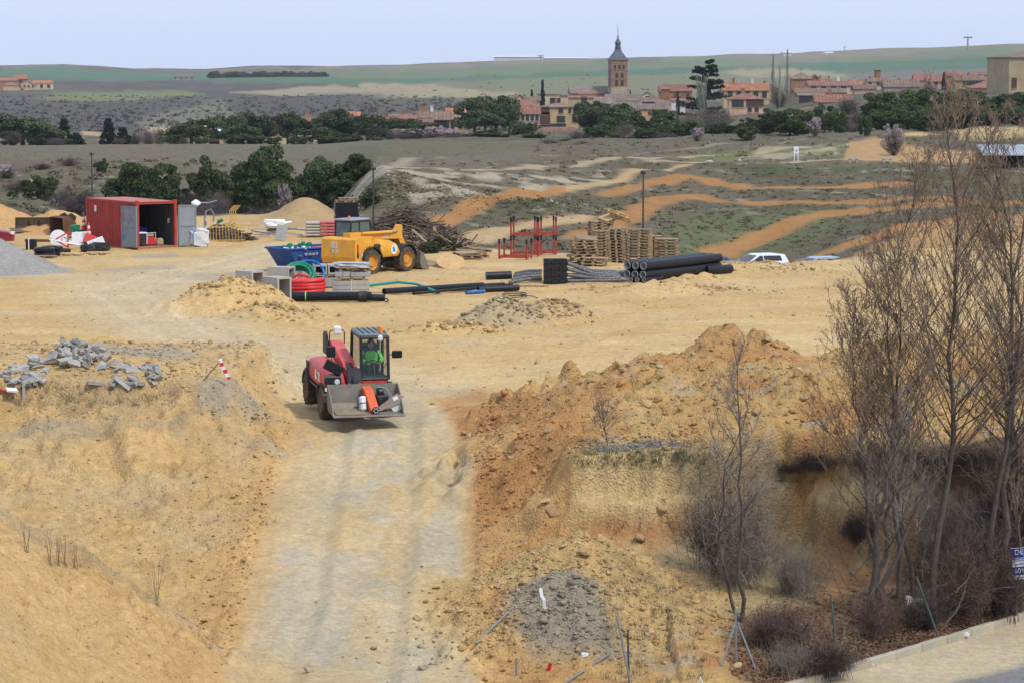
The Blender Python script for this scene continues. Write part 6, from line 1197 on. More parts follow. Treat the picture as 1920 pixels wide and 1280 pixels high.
# kerb
kerb = bpy.data.objects.new('kerb', None); COL.objects.link(kerb); tag(kerb, kind='structure'); km = MB().bevbox((0, 0, 0), (1.06, .15, .32), .015).mesh('kerbstone'); km.materials.append(mat('kerb_concrete', (.36, .335, .27), .9, .15, 4, objrand=.12, dirt=.6, dirtcol=(.44, .33, .17), bump=.3))
for i in range(-4, 11):
    c = KA + KD * (i * 1.075 + .3); link('kerbstone', km, kerb, (c[0], c[1], -2.98 + .01 * math.sin(i * 3)), (0, 0, math.atan2(KD[1], KD[0]) + .006 * math.sin(i * 5)))
# dead leaves
LV = []; LF = []; LC = []; rs = np.random.RandomState(3)
for i in range(9000):
    a = rs.uniform(-3, 8.5); d = abs(rs.normal(.9, 1.1)) + .05; c = KA + KD * a + KN * d; x, y_ = c
    if x < 4.6: continue
    z = height(x, y_) + rs.uniform(.0, .05); s = rs.uniform(.03, .065); n_ = rs.normal(0, 1, 3); u_ = rs.normal(0, 1, 3); u_[2] *= .4; u_ /= np.linalg.norm(u_); w_ = np.cross(u_, n_); w_ /= np.linalg.norm(w_); w_[2] *= .5
    o = len(LV); p = np.array((x, y_, z)); LV += [tuple(p - u_ * s), tuple(p + w_ * s * .6), tuple(p + u_ * s), tuple(p - w_ * s * .6)]; LF.append((o, o + 1, o + 2, o + 3))
k = MB(); k.v = LV; k.f = LF; tag(k.build('leaf_litter', mat('dead_leaves', (.17, .095, .055), .9, .6, 1.2)), 'brown dead leaves covering the bank above the kerb', 'leaves', kind='stuff')
# ------------------------------------------------------------------ the town
def fleck(name, col, var=.25): return mat(name, col, .9, var, .5, objrand=.12)
WALLS = {'ochre': fleck('ochre_render', (.50, .36, .19)), 'cream': fleck('cream_render', (.56, .47, .30)), 'white': fleck('white_render', (.60, .58, .55)), 'stone': fleck('stone_wall', (.36, .31, .24)), 'pink': fleck('pink_render', (.52, .34, .24)), 'salmon': fleck('salmon_render', (.52, .33, .19)), 'brick': fleck('brick_wall', (.33, .16, .085)), 'tan': fleck('tan_render', (.44, .34, .20)), 'orange': fleck('orange_render', (.42, .22, .11))}
ROOFS = {'red': fleck('red_tiles', (.25, .125, .09), .4), 'brown': fleck('brown_tiles', (.205, .14, .105), .4), 'orange': fleck('orange_tiles', (.34, .15, .085), .35), 'grey': fleck('weathered_tiles', (.20, .16, .13), .35)}
M_PANE = mat('window_pane', (.035, .035, .04), .25, .2, 1, spec=.5); M_SHUT = mat('brown_shutter', (.09, .05, .035), .7, .2, 1)
def house(px0, px1, base, eave, ridge, Y, wall, roof, wins, label, hip=False, yaw=0, depth=None, chim=0, gable=False, extra=None):
    ppm = F / Y; W = (px1 - px0) / ppm; xc = ((px0 + px1) / 2 - 960) / F * Y; D = depth or max(5.0, min(10, W * .8)); ze = AT(0, eave, Y).z; zr = AT(0, ridge, Y).z
    zb = min(AT(0, base, Y).z, height(xc, Y)) - .5; H = ze - zb; rh = max(zr - ze, .05); t = thing('house', label, 'house', (xc, Y, zb), R(yaw), 'houses of the town'); ov = .35; yc = D / 2; wm_ = WALLS[wall]; rm = ROOFS[roof]
    if roof and gable:
        k = MB(); k.prism([(-W / 2, 0), (W / 2, 0), (W / 2, H), (0, H + rh), (-W / 2, H)], 0, D, 'y'); k.build('wall', wm_, t)
        k = MB(); [k.prism([(-s * (W / 2 + ov), H - ov * rh / (W / 2)), (0, H + rh), (0, H + rh + .22), (-s * (W / 2 + ov), H - ov * rh / (W / 2) + .22)], -ov, D + ov, 'y') for s in (-1, 1)]; rf = k.build('roof', rm, t)
    else:
        MB().bb(-W / 2, W / 2, 0, D, 0, H).build('wall', wm_, t); k = MB(); e = [(-W / 2 - ov, -ov), (W / 2 + ov, -ov), (W / 2 + ov, D + ov), (-W / 2 - ov, D + ov)]; hi = min(W / 2, D / 2) if hip else -0.0
        k.add([(a, b2, H + .01) for a, b2 in e] + [(a, b2, H + .16) for a, b2 in e] + [(-W / 2 - ov + hi + (ov if hip else 0), yc, H + rh + .16), (W / 2 + ov - hi - (ov if hip else 0), yc, H + rh + .16)], [(3, 2, 1, 0), (0, 1, 5, 4), (1, 2, 6, 5), (2, 3, 7, 6), (3, 0, 4, 7), (4, 5, 9, 8), (5, 6, 9), (6, 7, 8, 9), (7, 4, 8)]); rf = k.build('roof', rm, t)
        if rh > .6 and W * ppm > 14:
            n_ = int((W + 2 * ov) / .9)
            k = MB(); [k.tube([(-W / 2 - ov + .45 + i * .9, -ov, H + .18), (-W / 2 - ov + .45 + i * .9, yc - .05, H + rh + .15)], .09, 4, False) for i in range(n_)] if not hip else None
            if not hip: tag(k.build('tile_rows', rm, rf), kind='stuff')
    if chim:
        for c in range(chim): k = MB(); cx = -W / 2 + W * (c + .6) / (chim + .4); k.box((cx, yc, H + rh + .5), (.7, .7, 1.6)); k.box((cx, yc, H + rh + 1.36), (.9, .9, .14)); k.build('chimney', WALLS['white'] if c % 2 else WALLS['brick'], rf)
    for (fx, py, w, h_, kind) in wins:          # fraction across, row of centre, width and height in metres
        zc = AT(0, py, Y).z - zb; x = -W / 2 + fx * W; o = MB().box((x, -.02, zc), (w + .16, .08, h_ + .16)).build('window', wm_ if kind != 's' else M_SHUT, t); MB().box((x, -.075, zc), (w, .06, h_)).build('pane', M_PANE if kind != 's' else M_SHUT, o); MB().box((x, -.10, zc - h_ / 2 - .1), (w + .3, .16, .1)).build('sill', wm_, o)
    return t
def rw(n, py, w=.9, h=1.3, a=.12, b=.88, k='w'): return [(a + (b - a) * (i / max(1, n - 1) if n > 1 else .5), py, w, h, k) for i in range(n)]
HS = [  # the houses left of the tall pines, nearest the dry field
 (390, 412, 250, 233, 231, 700, 'cream', 'brown', rw(2, 238), 'long pale block behind the white gabled pavilion', {}), (470, 483, 278, 252, 250, 560, 'tan', 'brown', rw(1, 262), 'narrow tan house end between dark pines', {}),
 (498, 527, 262, 241, 229, 640, 'salmon', 'orange', rw(3, 247), 'orange roofed house between two leaning pines', {}), (522, 546, 276, 262, 243, 580, 'cream', 'brown', [], 'plain cream gable end behind a leaning pine trunk', {'gable': True}), (563, 592, 250, 236, 222, 660, 'cream', 'red', rw(2, 242), 'red roofed house with a pale chimney above the pines', {'chim': 1}),
 (556, 588, 272, 257, 248, 600, 'stone', 'grey', rw(2, 262, 1, 1.2), 'low stone house with grey roof under the pines', {}), (648, 674, 240, 222, 211, 720, 'tan', 'orange', [], 'bright orange roof showing above the dark pine', {}), (600, 625, 276, 262, 252, 590, 'tan', 'red', rw(2, 268), 'small house with pinkish roof left of the dark pines', {}),
 (640, 662, 276, 255, 246, 590, 'pink', 'brown', rw(2, 264), 'pink house end behind the pine trunks', {}),
 (680, 724, 268, 236, 228, 650, 'white', 'brown', rw(3, 244, 1.2, 1.7, .35, .9), 'whitish house with three tall windows left of the bare bushes', {}), (698, 748, 245, 234, 221, 690, 'tan', 'red', rw(3, 239, 1, 1), 'red roofed house behind the whitish one', {'chim': 1}), (748, 790, 240, 224, 217, 740, 'tan', 'red', rw(3, 230, 1, 1), 'low reddish roof in the middle of the row', {}), (730, 770, 225, 219, 215, 820, 'tan', 'brown', [], 'distant brownish roof behind the row', {}),
 (785, 822, 240, 222, 210, 720, 'white', 'brown', rw(2, 230), 'brown roof with a white chimney stack', {'chim': 2}), (812, 842, 238, 222, 210, 740, 'tan', 'orange', [], 'orange red roof next to the brown one', {}), (796, 816, 250, 232, 225, 680, 'orange', 'red', rw(1, 240), 'small orange house front below the brown roof', {}),
 (815, 870, 258, 226, 213, 660, 'ochre', 'brown', rw(4, 233, 1.1, 2.2, .06, .42) + rw(2, 233, 1.0, 2.2, .62, .88), 'ochre house with dark glazed gallery left of the tall pines', {}), (838, 872, 230, 213, 204, 760, 'salmon', 'orange', rw(2, 218), 'orange roofed house with white aerial above the ochre house', {'chim': 1}),
 (975, 1012, 250, 215, 201, 760, 'stone', 'red', rw(4, 221, .8, 1.6, .14, .86) + rw(3, 234, .8, 1.0, .2, .8), 'stone house with a red roof and four small windows', {}), (962, 988, 215, 191, 178, 860, 'pink', 'red', rw(2, 196), 'pinkish house under the little conifer', {'gable': True}), (985, 1012, 215, 190, 182, 850, 'tan', 'brown', [(.3, 194, 1, 1, 'w')], 'brown roofed house left of the tall cream block', {}), (968, 1004, 222, 200, 190, 810, 'pink', 'red', [], 'pink wall with red roof behind the stone house', {}),
 (1008, 1050, 240, 178, 177, 860, 'cream', 'brown', [(.78, 190, 3.2, 2.0, 'w')], 'tall cream block with a wide dark window', {}), (1046, 1070, 215, 180, 179, 870, 'cream', 'grey', [], 'pale cream block beside the tall one', {}), (1066, 1112, 225, 184, 181, 850, 'tan', 'red', [(.62, 188, 1.6, 2.0, 's'), (.62, 202, 1.6, 2.0, 's')], 'tan house with brown shuttered balconies', {}),
 (1012, 1084, 240, 202, 195, 780, 'ochre', 'brown', [(.55, 208, 1.3, 1.4, 'w'), (.78, 208, .8, 1.4, 'w'), (.9, 208, .8, 1.4, 'w'), (.55, 224, 2.2, 1.8, 'w'), (.9, 224, 1.2, 1.7, 'w'), (.12, 208, 2.6, 2.2, 's'), (.12, 222, 3.0, 3.2, 's'), (.35, 237, 7, 1.4, 'w')], 'ochre hip roofed house with a brown wooden balcony', {'hip': True, 'chim': 1}), (1018, 1075, 262, 250, 240, 700, 'cream', 'red', [], 'low red roof at the edge of the dry field', {}),
 (1112, 1152, 214, 196, 183, 880, 'white', 'grey', rw(2, 199, 1.2, 1.5, .3, .7), 'white house under a sloping grey roof, left of the tower', {}), (1085, 1118, 186, 178, 174, 930, 'tan', 'red', [], 'reddish roof in front of the church nave', {}),
 (1136, 1202, 200, 190, 178, 900, 'white', 'grey', [], 'long grey brown roof over a white wall below the tower', {}), (1150, 1202, 222, 208, 192, 830, 'tan', 'grey', rw(3, 214, 1, 1.2), 'broad weathered roof in front of the tower', {}), (1198, 1252, 226, 206, 196, 790, 'salmon', 'grey', [(.56, 215, 2.0, 2.9, 'w'), (.84, 215, 2.3, 2.9, 'w'), (.36, 213, .8, .9, 's')], 'salmon house with two tall french windows', {}),
 (1200, 1234, 200, 192, 184, 880, 'tan', 'brown', [(.5, 195, 5, 1.2, 'w')], 'low house with a dark veranda behind the salmon one', {}), (1200, 1226, 192, 182, 173, 930, 'cream', 'brown', [(.5, 184, 1.4, 1.2, 'w')], 'small cream gable right of the tower', {'gable': True}), (1240, 1254, 200, 168, 166, 900, 'brick', 'red', [], 'square brick stack right of the tower', {}), (1230, 1260, 206, 196, 189, 850, 'tan', 'brown', [(.3, 198, 1, 1, 'w')], 'tan house below the brick stack', {}), (1258, 1284, 205, 190, 186, 830, 'white', 'red', [(.7, 194, 1.6, 1.8, 'w')], 'white corner house beside the dark cypress', {}), (1236, 1296, 185, 172, 160, 960, 'brick', 'red', rw(3, 178, 1, 1), 'brick building behind the bare tree', {}),
 (1355, 1440, 195, 171, 157, 800, 'tan', 'orange', rw(5, 178, 1.3, 1.8, .15, .9), 'long building with an orange tile roof right of the cedar', {'chim': 2}), (1366, 1430, 216, 187, 177, 720, 'pink', 'red', [(.25, 195, 3.0, 1.8, 'w')] + rw(5, 194, .8, 1.7, .55, .95, 's') + rw(2, 206, 1, 1.2, .6, .8), 'pink house with a white balcony and arcade windows', {'hip': True, 'chim': 1}),
 (1482, 1520, 170, 149, 138, 900, 'brick', 'brown', [], 'tall plain brick block with hipped roof', {'hip': True}), (1518, 1534, 165, 150, 141, 930, 'brick', 'red', [], 'red brick gable beside the tall block', {'gable': True}), (1515, 1602, 178, 162, 153, 860, 'cream', 'red', rw(5, 166, 1.6, 1.3, .1, .95), 'cream row of houses with red roof', {'chim': 2}), (1490, 1584, 182, 175, 167, 800, 'tan', 'brown', rw(3, 179, 4, 1.0), 'long brown roof with dark veranda below the cream row', {}),
 (1495, 1545, 198, 180, 176, 770, 'stone', 'grey', [(.3, 187, 4, 2.4, 'w'), (.8, 187, 3, 2.4, 'w')], 'dark glazed front under the long brown roof', {}), (1528, 1596, 204, 193, 178, 740, 'pink', 'red', rw(3, 198, 1, 1), 'patched red roof nearest the pine belt', {'chim': 1}), (1592, 1614, 175, 163, 155, 880, 'cream', 'orange', rw(2, 167), 'small cream house at the right end of the row', {}), (1624, 1664, 165, 154, 148, 900, 'cream', 'brown', rw(3, 158, 1, 1), 'low cream house under the brick chimney', {}), (1640, 1648, 158, 132, 131, 940, 'brick', 'brown', [], 'slim ochre brick chimney tower', {}),
 (1600, 1640, 178, 168, 160, 800, 'pink', 'brown', [], 'brown roofed house behind the bare trees', {}), (1656, 1722, 175, 164, 150, 800, 'stone', 'brown', [], 'broad brown roof above the pine belt', {}), (1712, 1740, 165, 152, 140, 860, 'pink', 'red', rw(2, 156), 'pink house with a red roof and white dish', {}), (1736, 1768, 166, 154, 142, 840, 'pink', 'red', rw(3, 157, 1, 1), 'pinkish house left of the little conifer', {}), (1772, 1800, 168, 143, 134, 850, 'brick', 'red', rw(1, 150), 'brick house carrying a tall aerial', {}),
 (1788, 1842, 170, 152, 142, 800, 'tan', 'brown', rw(7, 156, .8, 1.3, .3, .95), 'brown roofed house with a row of small windows', {}), (1816, 1846, 160, 143, 136, 850, 'orange', 'red', [], 'upper red roof behind the row of small windows', {}), (1838, 1856, 162, 141, 140, 830, 'ochre', 'brown', [], 'yellow ochre block beside the upper red roof', {}), (1820, 1912, 180, 166, 151, 720, 'orange', 'red', [(.5, 170, 1, 1.2, 's')], 'wide hipped red roof in front of the big ochre hall', {'hip': True, 'chim': 1}),
 # far hamlet on the left
 (-4, 34, 164, 152, 147, 2000, 'brick', 'orange', [], 'long red roof in the far hamlet', {}), (32, 54, 162, 149, 141, 2020, 'brick', 'orange', [(.4, 152, 3, 2, 'w')], 'red house standing highest in the far hamlet', {}), (10, 36, 170, 161, 155, 1900, 'ochre', 'brown', [], 'small ochre house at the left end of the far hamlet', {'hip': True}), (38, 69, 172, 160, 151, 1880, 'ochre', 'brown', rw(4, 162, 1.2, 1.4), 'ochre gabled house in the middle of the far hamlet', {'gable': True}), (64, 99, 170, 157, 151, 1900, 'cream', 'orange', rw(3, 162, 2, 2.2), 'ochre house with a bright red roof in the far hamlet', {}),
 (327, 367, 150, 145, 142, 2700, 'stone', 'brown', rw(4, 147, 1.5, 1.5), 'lone stone barn in the far fields', {}),
]
q2 = random.Random(77); INF = []
for i in range(30):
    px = [700, 730, 760, 800, 830, 860, 975, 1000, 1075, 1095, 1120, 1180, 1215, 1250, 1280, 1360, 1395, 1430, 1500, 1530, 1555, 1580, 1605, 1630, 1665, 1690, 1715, 1745, 1800, 1850][i]
    gy = 226 if px < 900 else 196 if px < 1300 else 172 if px < 1480 else 160 - (px - 1480) * .012; w_ = q2.uniform(16, 34); ev = gy + q2.uniform(-5, 6); rg = ev - q2.uniform(4, 8)
    INF.append((px - w_ / 2, px + w_ / 2, ev + 14, ev, rg, q2.uniform(880, 1000) if px > 900 else q2.uniform(760, 830), q2.choice(['tan', 'cream', 'stone', 'pink', 'ochre']), q2.choice(['brown', 'red', 'brown', 'grey']), rw(q2.randint(1, 4), ev + 4.5, .9, 1.1), f'{ORD[i]} house from the left in the back rows of the town', {'chim': q2.randint(0, 1), 'yaw': q2.uniform(-20, 20), 'gable': q2.random() < .3}))
HS += INF
for h_ in HS: house(*h_[:8], h_[8], h_[9], depth=None, **h_[10])
# flat white farm sheds on the skyline
def shed(px0, px1, base, top, Y, m, label):
    ppm = F / Y; W = (px1 - px0) / ppm; zb = AT(0, base, Y).z - 2; H = AT(0, top, Y).z - zb; t = thing('warehouse', label, 'warehouse', (((px0 + px1) / 2 - 960) / F * Y, Y, zb)); MB().bb(-W / 2, W / 2, 0, 40, 0, H).build('wall', m, t); MB().prism([(-1, H + .02), (41, H + .02), (41, H + .6), (20, H + 1.6), (-1, H + .6)], -W / 2 - .5, W / 2 + .5).build('roof', M_WHITE, t)
M_SHED = mat('shed_cladding', (.50, .53, .57), .7, .1, .05); shed(926, 1020, 116, 107.5, 4300, M_SHED, 'long pale warehouse on the skyline'); shed(1020, 1102, 114, 110, 4320, M_SHED, 'lower right wing of the pale warehouse on the skyline'); shed(1545, 1560, 104, 100, 3900, M_WHITE, 'small white shed on the right skyline'); shed(1466, 1482, 103, 99.5, 3900, M_SHED, 'bluish shed on the skyline above the bare poplars')
# big ochre hall cut off at the right edge
house(1888, 2010, 172, 109, 95, 640, 'tan', 'brown', [(.08, 156, 1.0, 2.2, 's')], 'big windowless ochre hall cut off by the right edge', hip=True, depth=30)
# pavilion with white gable and balcony
def pavilion():
    Y = 560; ppm = F / Y; x = (402 - 960) / F * Y; zb = height(x, Y) - .3; t = thing('pavilion', 'house with white gable over a dark wooden balcony', 'house', (x, Y, zb), 0, 'houses of the town'); ze = AT(0, 252, Y).z - zb; zr = AT(0, 239, Y).z - zb; w = 27 / ppm / 2
    MB().bb(-w + .3, w - .3, 1.5, 7, 0, ze).build('wall', WALLS['stone'], t)
    for s in (-1, 1): MB().bb(s * w - .25, s * w + .25, 0, .5, 0, ze).build('pillar', WALLS['ochre'], t)
    k = MB(); [k.prism([(s * (w + .5), ze - .2), (0, zr), (0, zr + .22), (s * (w + .5), ze + .02)], -.5, 7.5, 'y') for s in (-1, 1)]; k.build('roof', M_WHITE, t); MB().prism([(-w, ze), (w, ze), (0, zr - .1)], .1, .3, 'y').build('gable', WALLS['stone'], t)
    MB().bb(-w, w, .1, 1.4, ze * .42, ze * .46).build('balcony', M_SHUT, t); k = MB(); [k.box((-w + .2 + i * .3, .1, ze * .54), (.07, .07, ze * .18)) for i in range(int(2 * w / .3))]; k.box((0, .1, ze * .63), (2 * w, .1, .1)); k.build('railing', M_SHUT, t); MB().bb(-w + .5, w - .5, 1.44, 1.5, 0.1, ze * .38).build('door', M_SHUT, t)
pavilion()
# church
def church():
    Y = 1000; ppm = F / Y; xc = (1160.5 - 960) / F * Y; Z = lambda py: AT(0, py, Y).z; zb = Z(192); t = thing('church', 'brick church bell tower with grey slate spire', 'church', (xc, Y, zb), R(9)); w = 2.9; h = lambda py: Z(py) - zb
    MB().bb(-w - .08, w + .08, -.08, 2 * w + .08, -3, h(163)).build('stone_base', WALLS['stone'], t); tw = MB().bb(-w, w, 0, 2 * w, h(163), h(113)).build('tower', fleck('old_brown_brick', (.24, .145, .092)), t)
    for py in (163, 149, 131.5, 113.5): MB().bb(-w - .12, w + .12, -.12, 2 * w + .12, h(py) - .12, h(py) + .12).build('string_course', WALLS['brick'], tw)
    def arch(x, py, wd, hh):
        k = MB(); z0 = h(py); pts = [(-wd / 2, 0), (wd / 2, 0)] + [(wd / 2 * math.cos(a), hh - wd / 2 + wd / 2 * math.sin(a)) for a in np.linspace(0, math.pi, 7)]; k.prism([(x + a, z0 + b2) for a, b2 in pts], -.06, .4, 'y'); k.build('bell_opening', M_PANE, tw)
        k = MB(); k.prism([(-.06, 0), (.4, 0), (.4, .1), (-.06, .1)], -w - .06, -w + .1); 
    for x in (-1.55, 0, 1.55): arch(x, 131, .75 if x else .95, 1.7)
    for x in (-.95, .95): arch(x, 146.5, .95, 2.3 * .75)
    for x in (-1.0, 1.0): arch(x, 161.5, 1.05, 2.0)
    k = MB()
    for y in (1.0, 2.9, 4.8):
        for py in (131, 146.5, 161.5): k.bb(-w - .05, -w + .3, y - .35, y + .35, h(py), h(py) + 1.6)
    k.build('side_opening', M_PANE, tw)
    SL = mat('slate', (.085, .098, .118), .6, .25, 1.2); hz = h(112.5); k = MB(); sq = math.sqrt(2)
    pr = [(3.25, 0), (3.2, .25), (2.75, .8), (2.0, 1.9), (1.45, 2.9), (1.15, 3.7), (1.0, 4.2)]; k.lathe([(r * sq if i < 2 else r * (sq * .92 if i < 4 else 1.15), z) for i, (r, z) in enumerate(pr)], 8 if False else 4, (0, w, hz), rot=math.pi / 4); sp = k.build('spire', SL, t)
    MB().lathe([(1.25, 0), (1.25, .2), (.95, .25), (.95, 1.5), (1.2, 1.6), (1.15, 1.85), (.75, 2.5), (.35, 3.2), (.25, 3.9), (.30, 4.1), (.12, 4.4), (.07, 5.8), (.22, 6.0), (.07, 6.2), (.05, 8.2)], 10, (0, w, hz + 4.1)).build('lantern', SL, sp)
    for x in (-1, 0, 1): MB().prism([(x * 1.6 - .35, hz + .4), (x * 1.6 + .35, hz + .4), (x * 1.6, hz + 1.1)], w - 2.9, w - 1.6, 'y').build('dormer', SL, sp)
    n = thing('church_nave', 'long brown roofed church nave left of the bell tower', 'church', (((1107 - 960) / F) * Y, Y + 3, zb), R(4)); W = 74 / ppm; MB().bb(-W / 2, W / 2, 0, 9, -3, h(176)).build('wall', WALLS['brick'], n); k = MB(); k.prism([(-.5, h(176)), (9.5, h(176)), (4.5, h(162))], -W / 2 - .3, W / 2); k.build('roof', ROOFS['grey'], n)
church()
# masts and aerials
def mast(px, top, base, Y, label, r=.12, lattice=False):
    x = (px - 960) / F * Y; zb = min(AT(px, base, Y).z, height(x, Y) + 2); zt = AT(px, top, Y).z; t = thing('mast', label, 'mast', (x, Y, zb)); H = zt - zb; MB().tube([(0, 0, 0), (0, 0, H)], [r * 1.5, r], 5).build('pole', M_GALV, t); MB().box((0, 0, H * .93), (r * 12, r * 2, r * 2)).build('crossarm', M_GALV, t)
mast(1810, 69, 94, 3600, 'white lattice mast on the right skyline', .9); mast(1013, 104, 122, 3900, 'pylon before the pale warehouse', .7); mast(1782, 122, 146, 850, 'tall aerial on the brick house', .08); mast(1499, 128, 140, 900, 'aerial on the tall brick block', .07); mast(1580, 88, 98, 4000, 'thin mast on the skyline', .4)
# white notice, stones and shelter on the far plateau
g = G(1493, 303); t = thing('information_sign', 'white board on two posts beyond the track', 'sign', g); s = g.y / F; MB().box((0, 0, 21 * s), (9.5 * s, .06, 13 * s)).build('board', M_WHITE, t); [MB().box((x * 3.5 * s, .05, 10 * s), (.07, .07, 20 * s)).build('post', M_WHITE, t) for x in (-1, 1)]; MB().box((.0, -.04, 20 * s), (3 * s, .02, 4 * s)).build('emblem', M_CONCB, t)
for px, py, w_, lb in ((1330, 305, 16, 'grey boulder, left of three on the plateau'), (1385, 303, 10, 'grey boulder, middle of three on the plateau'), (1396, 303, 9, 'grey boulder, right of three on the plateau')):
    g = G(px, py); o = link('boulder', STN[px % 7].copy(), None, g + Vector((0, 0, .1)), (0, 0, px)); o.data.materials.clear(); o.data.materials.append(M_CONC); sc = w_ / 2 * g.y / F; o.scale = (sc, sc, sc * .8); tag(o, lb, 'boulder')
for px, lb in ((1600, 'stone bench, left of two on the plateau'), (1663, 'stone bench, right of two on the plateau')):
    g = G(px, 306); t = thing('bench', lb, 'bench', g); MB().bevbox((0, 0, .48), (1.1, .5, .14), .02).build('seat', M_CONC, t); [MB().box((x, 0, .2), (.2, .4, .42)).build('leg', M_CONC, t) for x in (-.38, .38)]
def shelter():
    Y = 300; p0 = AT(1840, 300, Y); t = thing('shelter', 'long low shelter with ribbed metal roof at the right edge', 'shelter', (p0.x, Y, height(p0.x, Y) - .2), R(2)); z = lambda py: AT(0, py, Y).z - height(p0.x, Y) + .2; W = 130 / (F / Y)
    k = MB(); n_ = int(W / .3)
    k.add([(0, -1, z(290)), (W, -1, z(290)), (W, 3, z(273)), (0, 3, z(273)), (0, -1, z(290) - .1), (W, -1, z(290) - .1), (W, 3, z(273) - .1), (0, 3, z(273) - .1)], [(0, 1, 2, 3), (7, 6, 5, 4), (0, 4, 5, 1), (1, 5, 6, 2), (2, 6, 7, 3), (3, 7, 4, 0)]); rf = k.build('roof', mat('ribbed_metal', (.42, .47, .50), .45, .2, 1, metal=.4), t); k = MB(); [k.tube([(.15 + i * .35, -1, z(290) + .03), (.15 + i * .35, 3, z(273) + .03)], .035, 4) for i in range(int(W / .35))]; tag(k.build('rib', MATS['ribbed_metal'], rf), kind='stuff')
    for x in (.1, W / 2, W - .1): MB().box((x, -.8, z(290) / 2), (.12, .12, z(290))).build('post', M_DARK, t)
    MB().box((W / 2, 2.6, z(280) / 2), (W, .1, z(280))).build('back_wall', M_DARK, t)
shelter()

# ------------------------------------------------------------------ trees and shrubs
def leafmat(name, col, var=.45, scale=2.2, orand=.28): 
    m = mat(name, col, .85, var, scale, objrand=orand, spec=.15); return m
L_PINE = leafmat('pine_needles', (.076, .098, .046)); L_DARK = leafmat('dark_conifer', (.030, .045, .032)); L_BUSH = leafmat('young_pine_needles', (.078, .108, .045)); L_PINE2 = leafmat('pale_pine_needles', (.085, .105, .048)); L_BUSH2 = leafmat('spring_pine_needles', (.085, .115, .04)); L_OLIVE = leafmat('olive_foliage', (.06, .07, .03)); L_TWIG = leafmat('bare_twigs', (.15, .125, .105), .3); L_TWIGP = leafmat('purplish_twigs', (.115, .088, .082), .3)
L_BLOS = leafmat('almond_blossom', (.50, .40, .42), .25); L_SILV = leafmat('silvery_twigs', (.24, .235, .20), .25); M_BARK = mat('bark', (.085, .065, .05), .95, .3, 3); M_BARKL = mat('pale_bark', (.27, .25, .21), .9, .3, 3)
def quads_mesh(name, C_, S, rs, m, aspect=1.0, up=0.0):
    n = len(C_); a = rs.normal(0, 1, (n, 3)); a /= np.linalg.norm(a, axis=1)[:, None]; b = rs.normal(0, 1, (n, 3)); b[:, 2] += up; b -= a * (a * b).sum(1)[:, None]; b /= np.linalg.norm(b, axis=1)[:, None]; S = S[:, None]
    V = np.stack([C_ - a * S - b * S * aspect, C_ + a * S - b * S * aspect * .6, C_ + a * S * .7 + b * S * aspect, C_ - a * S * .8 + b * S * aspect * .8], 1).reshape(-1, 3).astype(np.float32)
    me = bpy.data.meshes.new(name); me.vertices.add(len(V)); me.vertices.foreach_set('co', V.ravel()); me.loops.add(4 * n); me.loops.foreach_set('vertex_index', np.arange(4 * n, dtype=np.int32)); me.polygons.add(n); me.polygons.foreach_set('loop_start', np.arange(0, 4 * n, 4, dtype=np.int32)); me.update(calc_edges=True); me.materials.append(m); return me
def clumps(rs, cs, rr, per, squash=.75):
    out = []
    for c, r in zip(cs, rr):
        d = rs.normal(0, 1, (per, 3)); d /= np.linalg.norm(d, axis=1)[:, None]; rad = r * rs.uniform(.55, 1.05, per) ** .6; p = d * rad[:, None]; p[:, 2] *= squash; out.append(p + c)
    return np.concatenate(out)
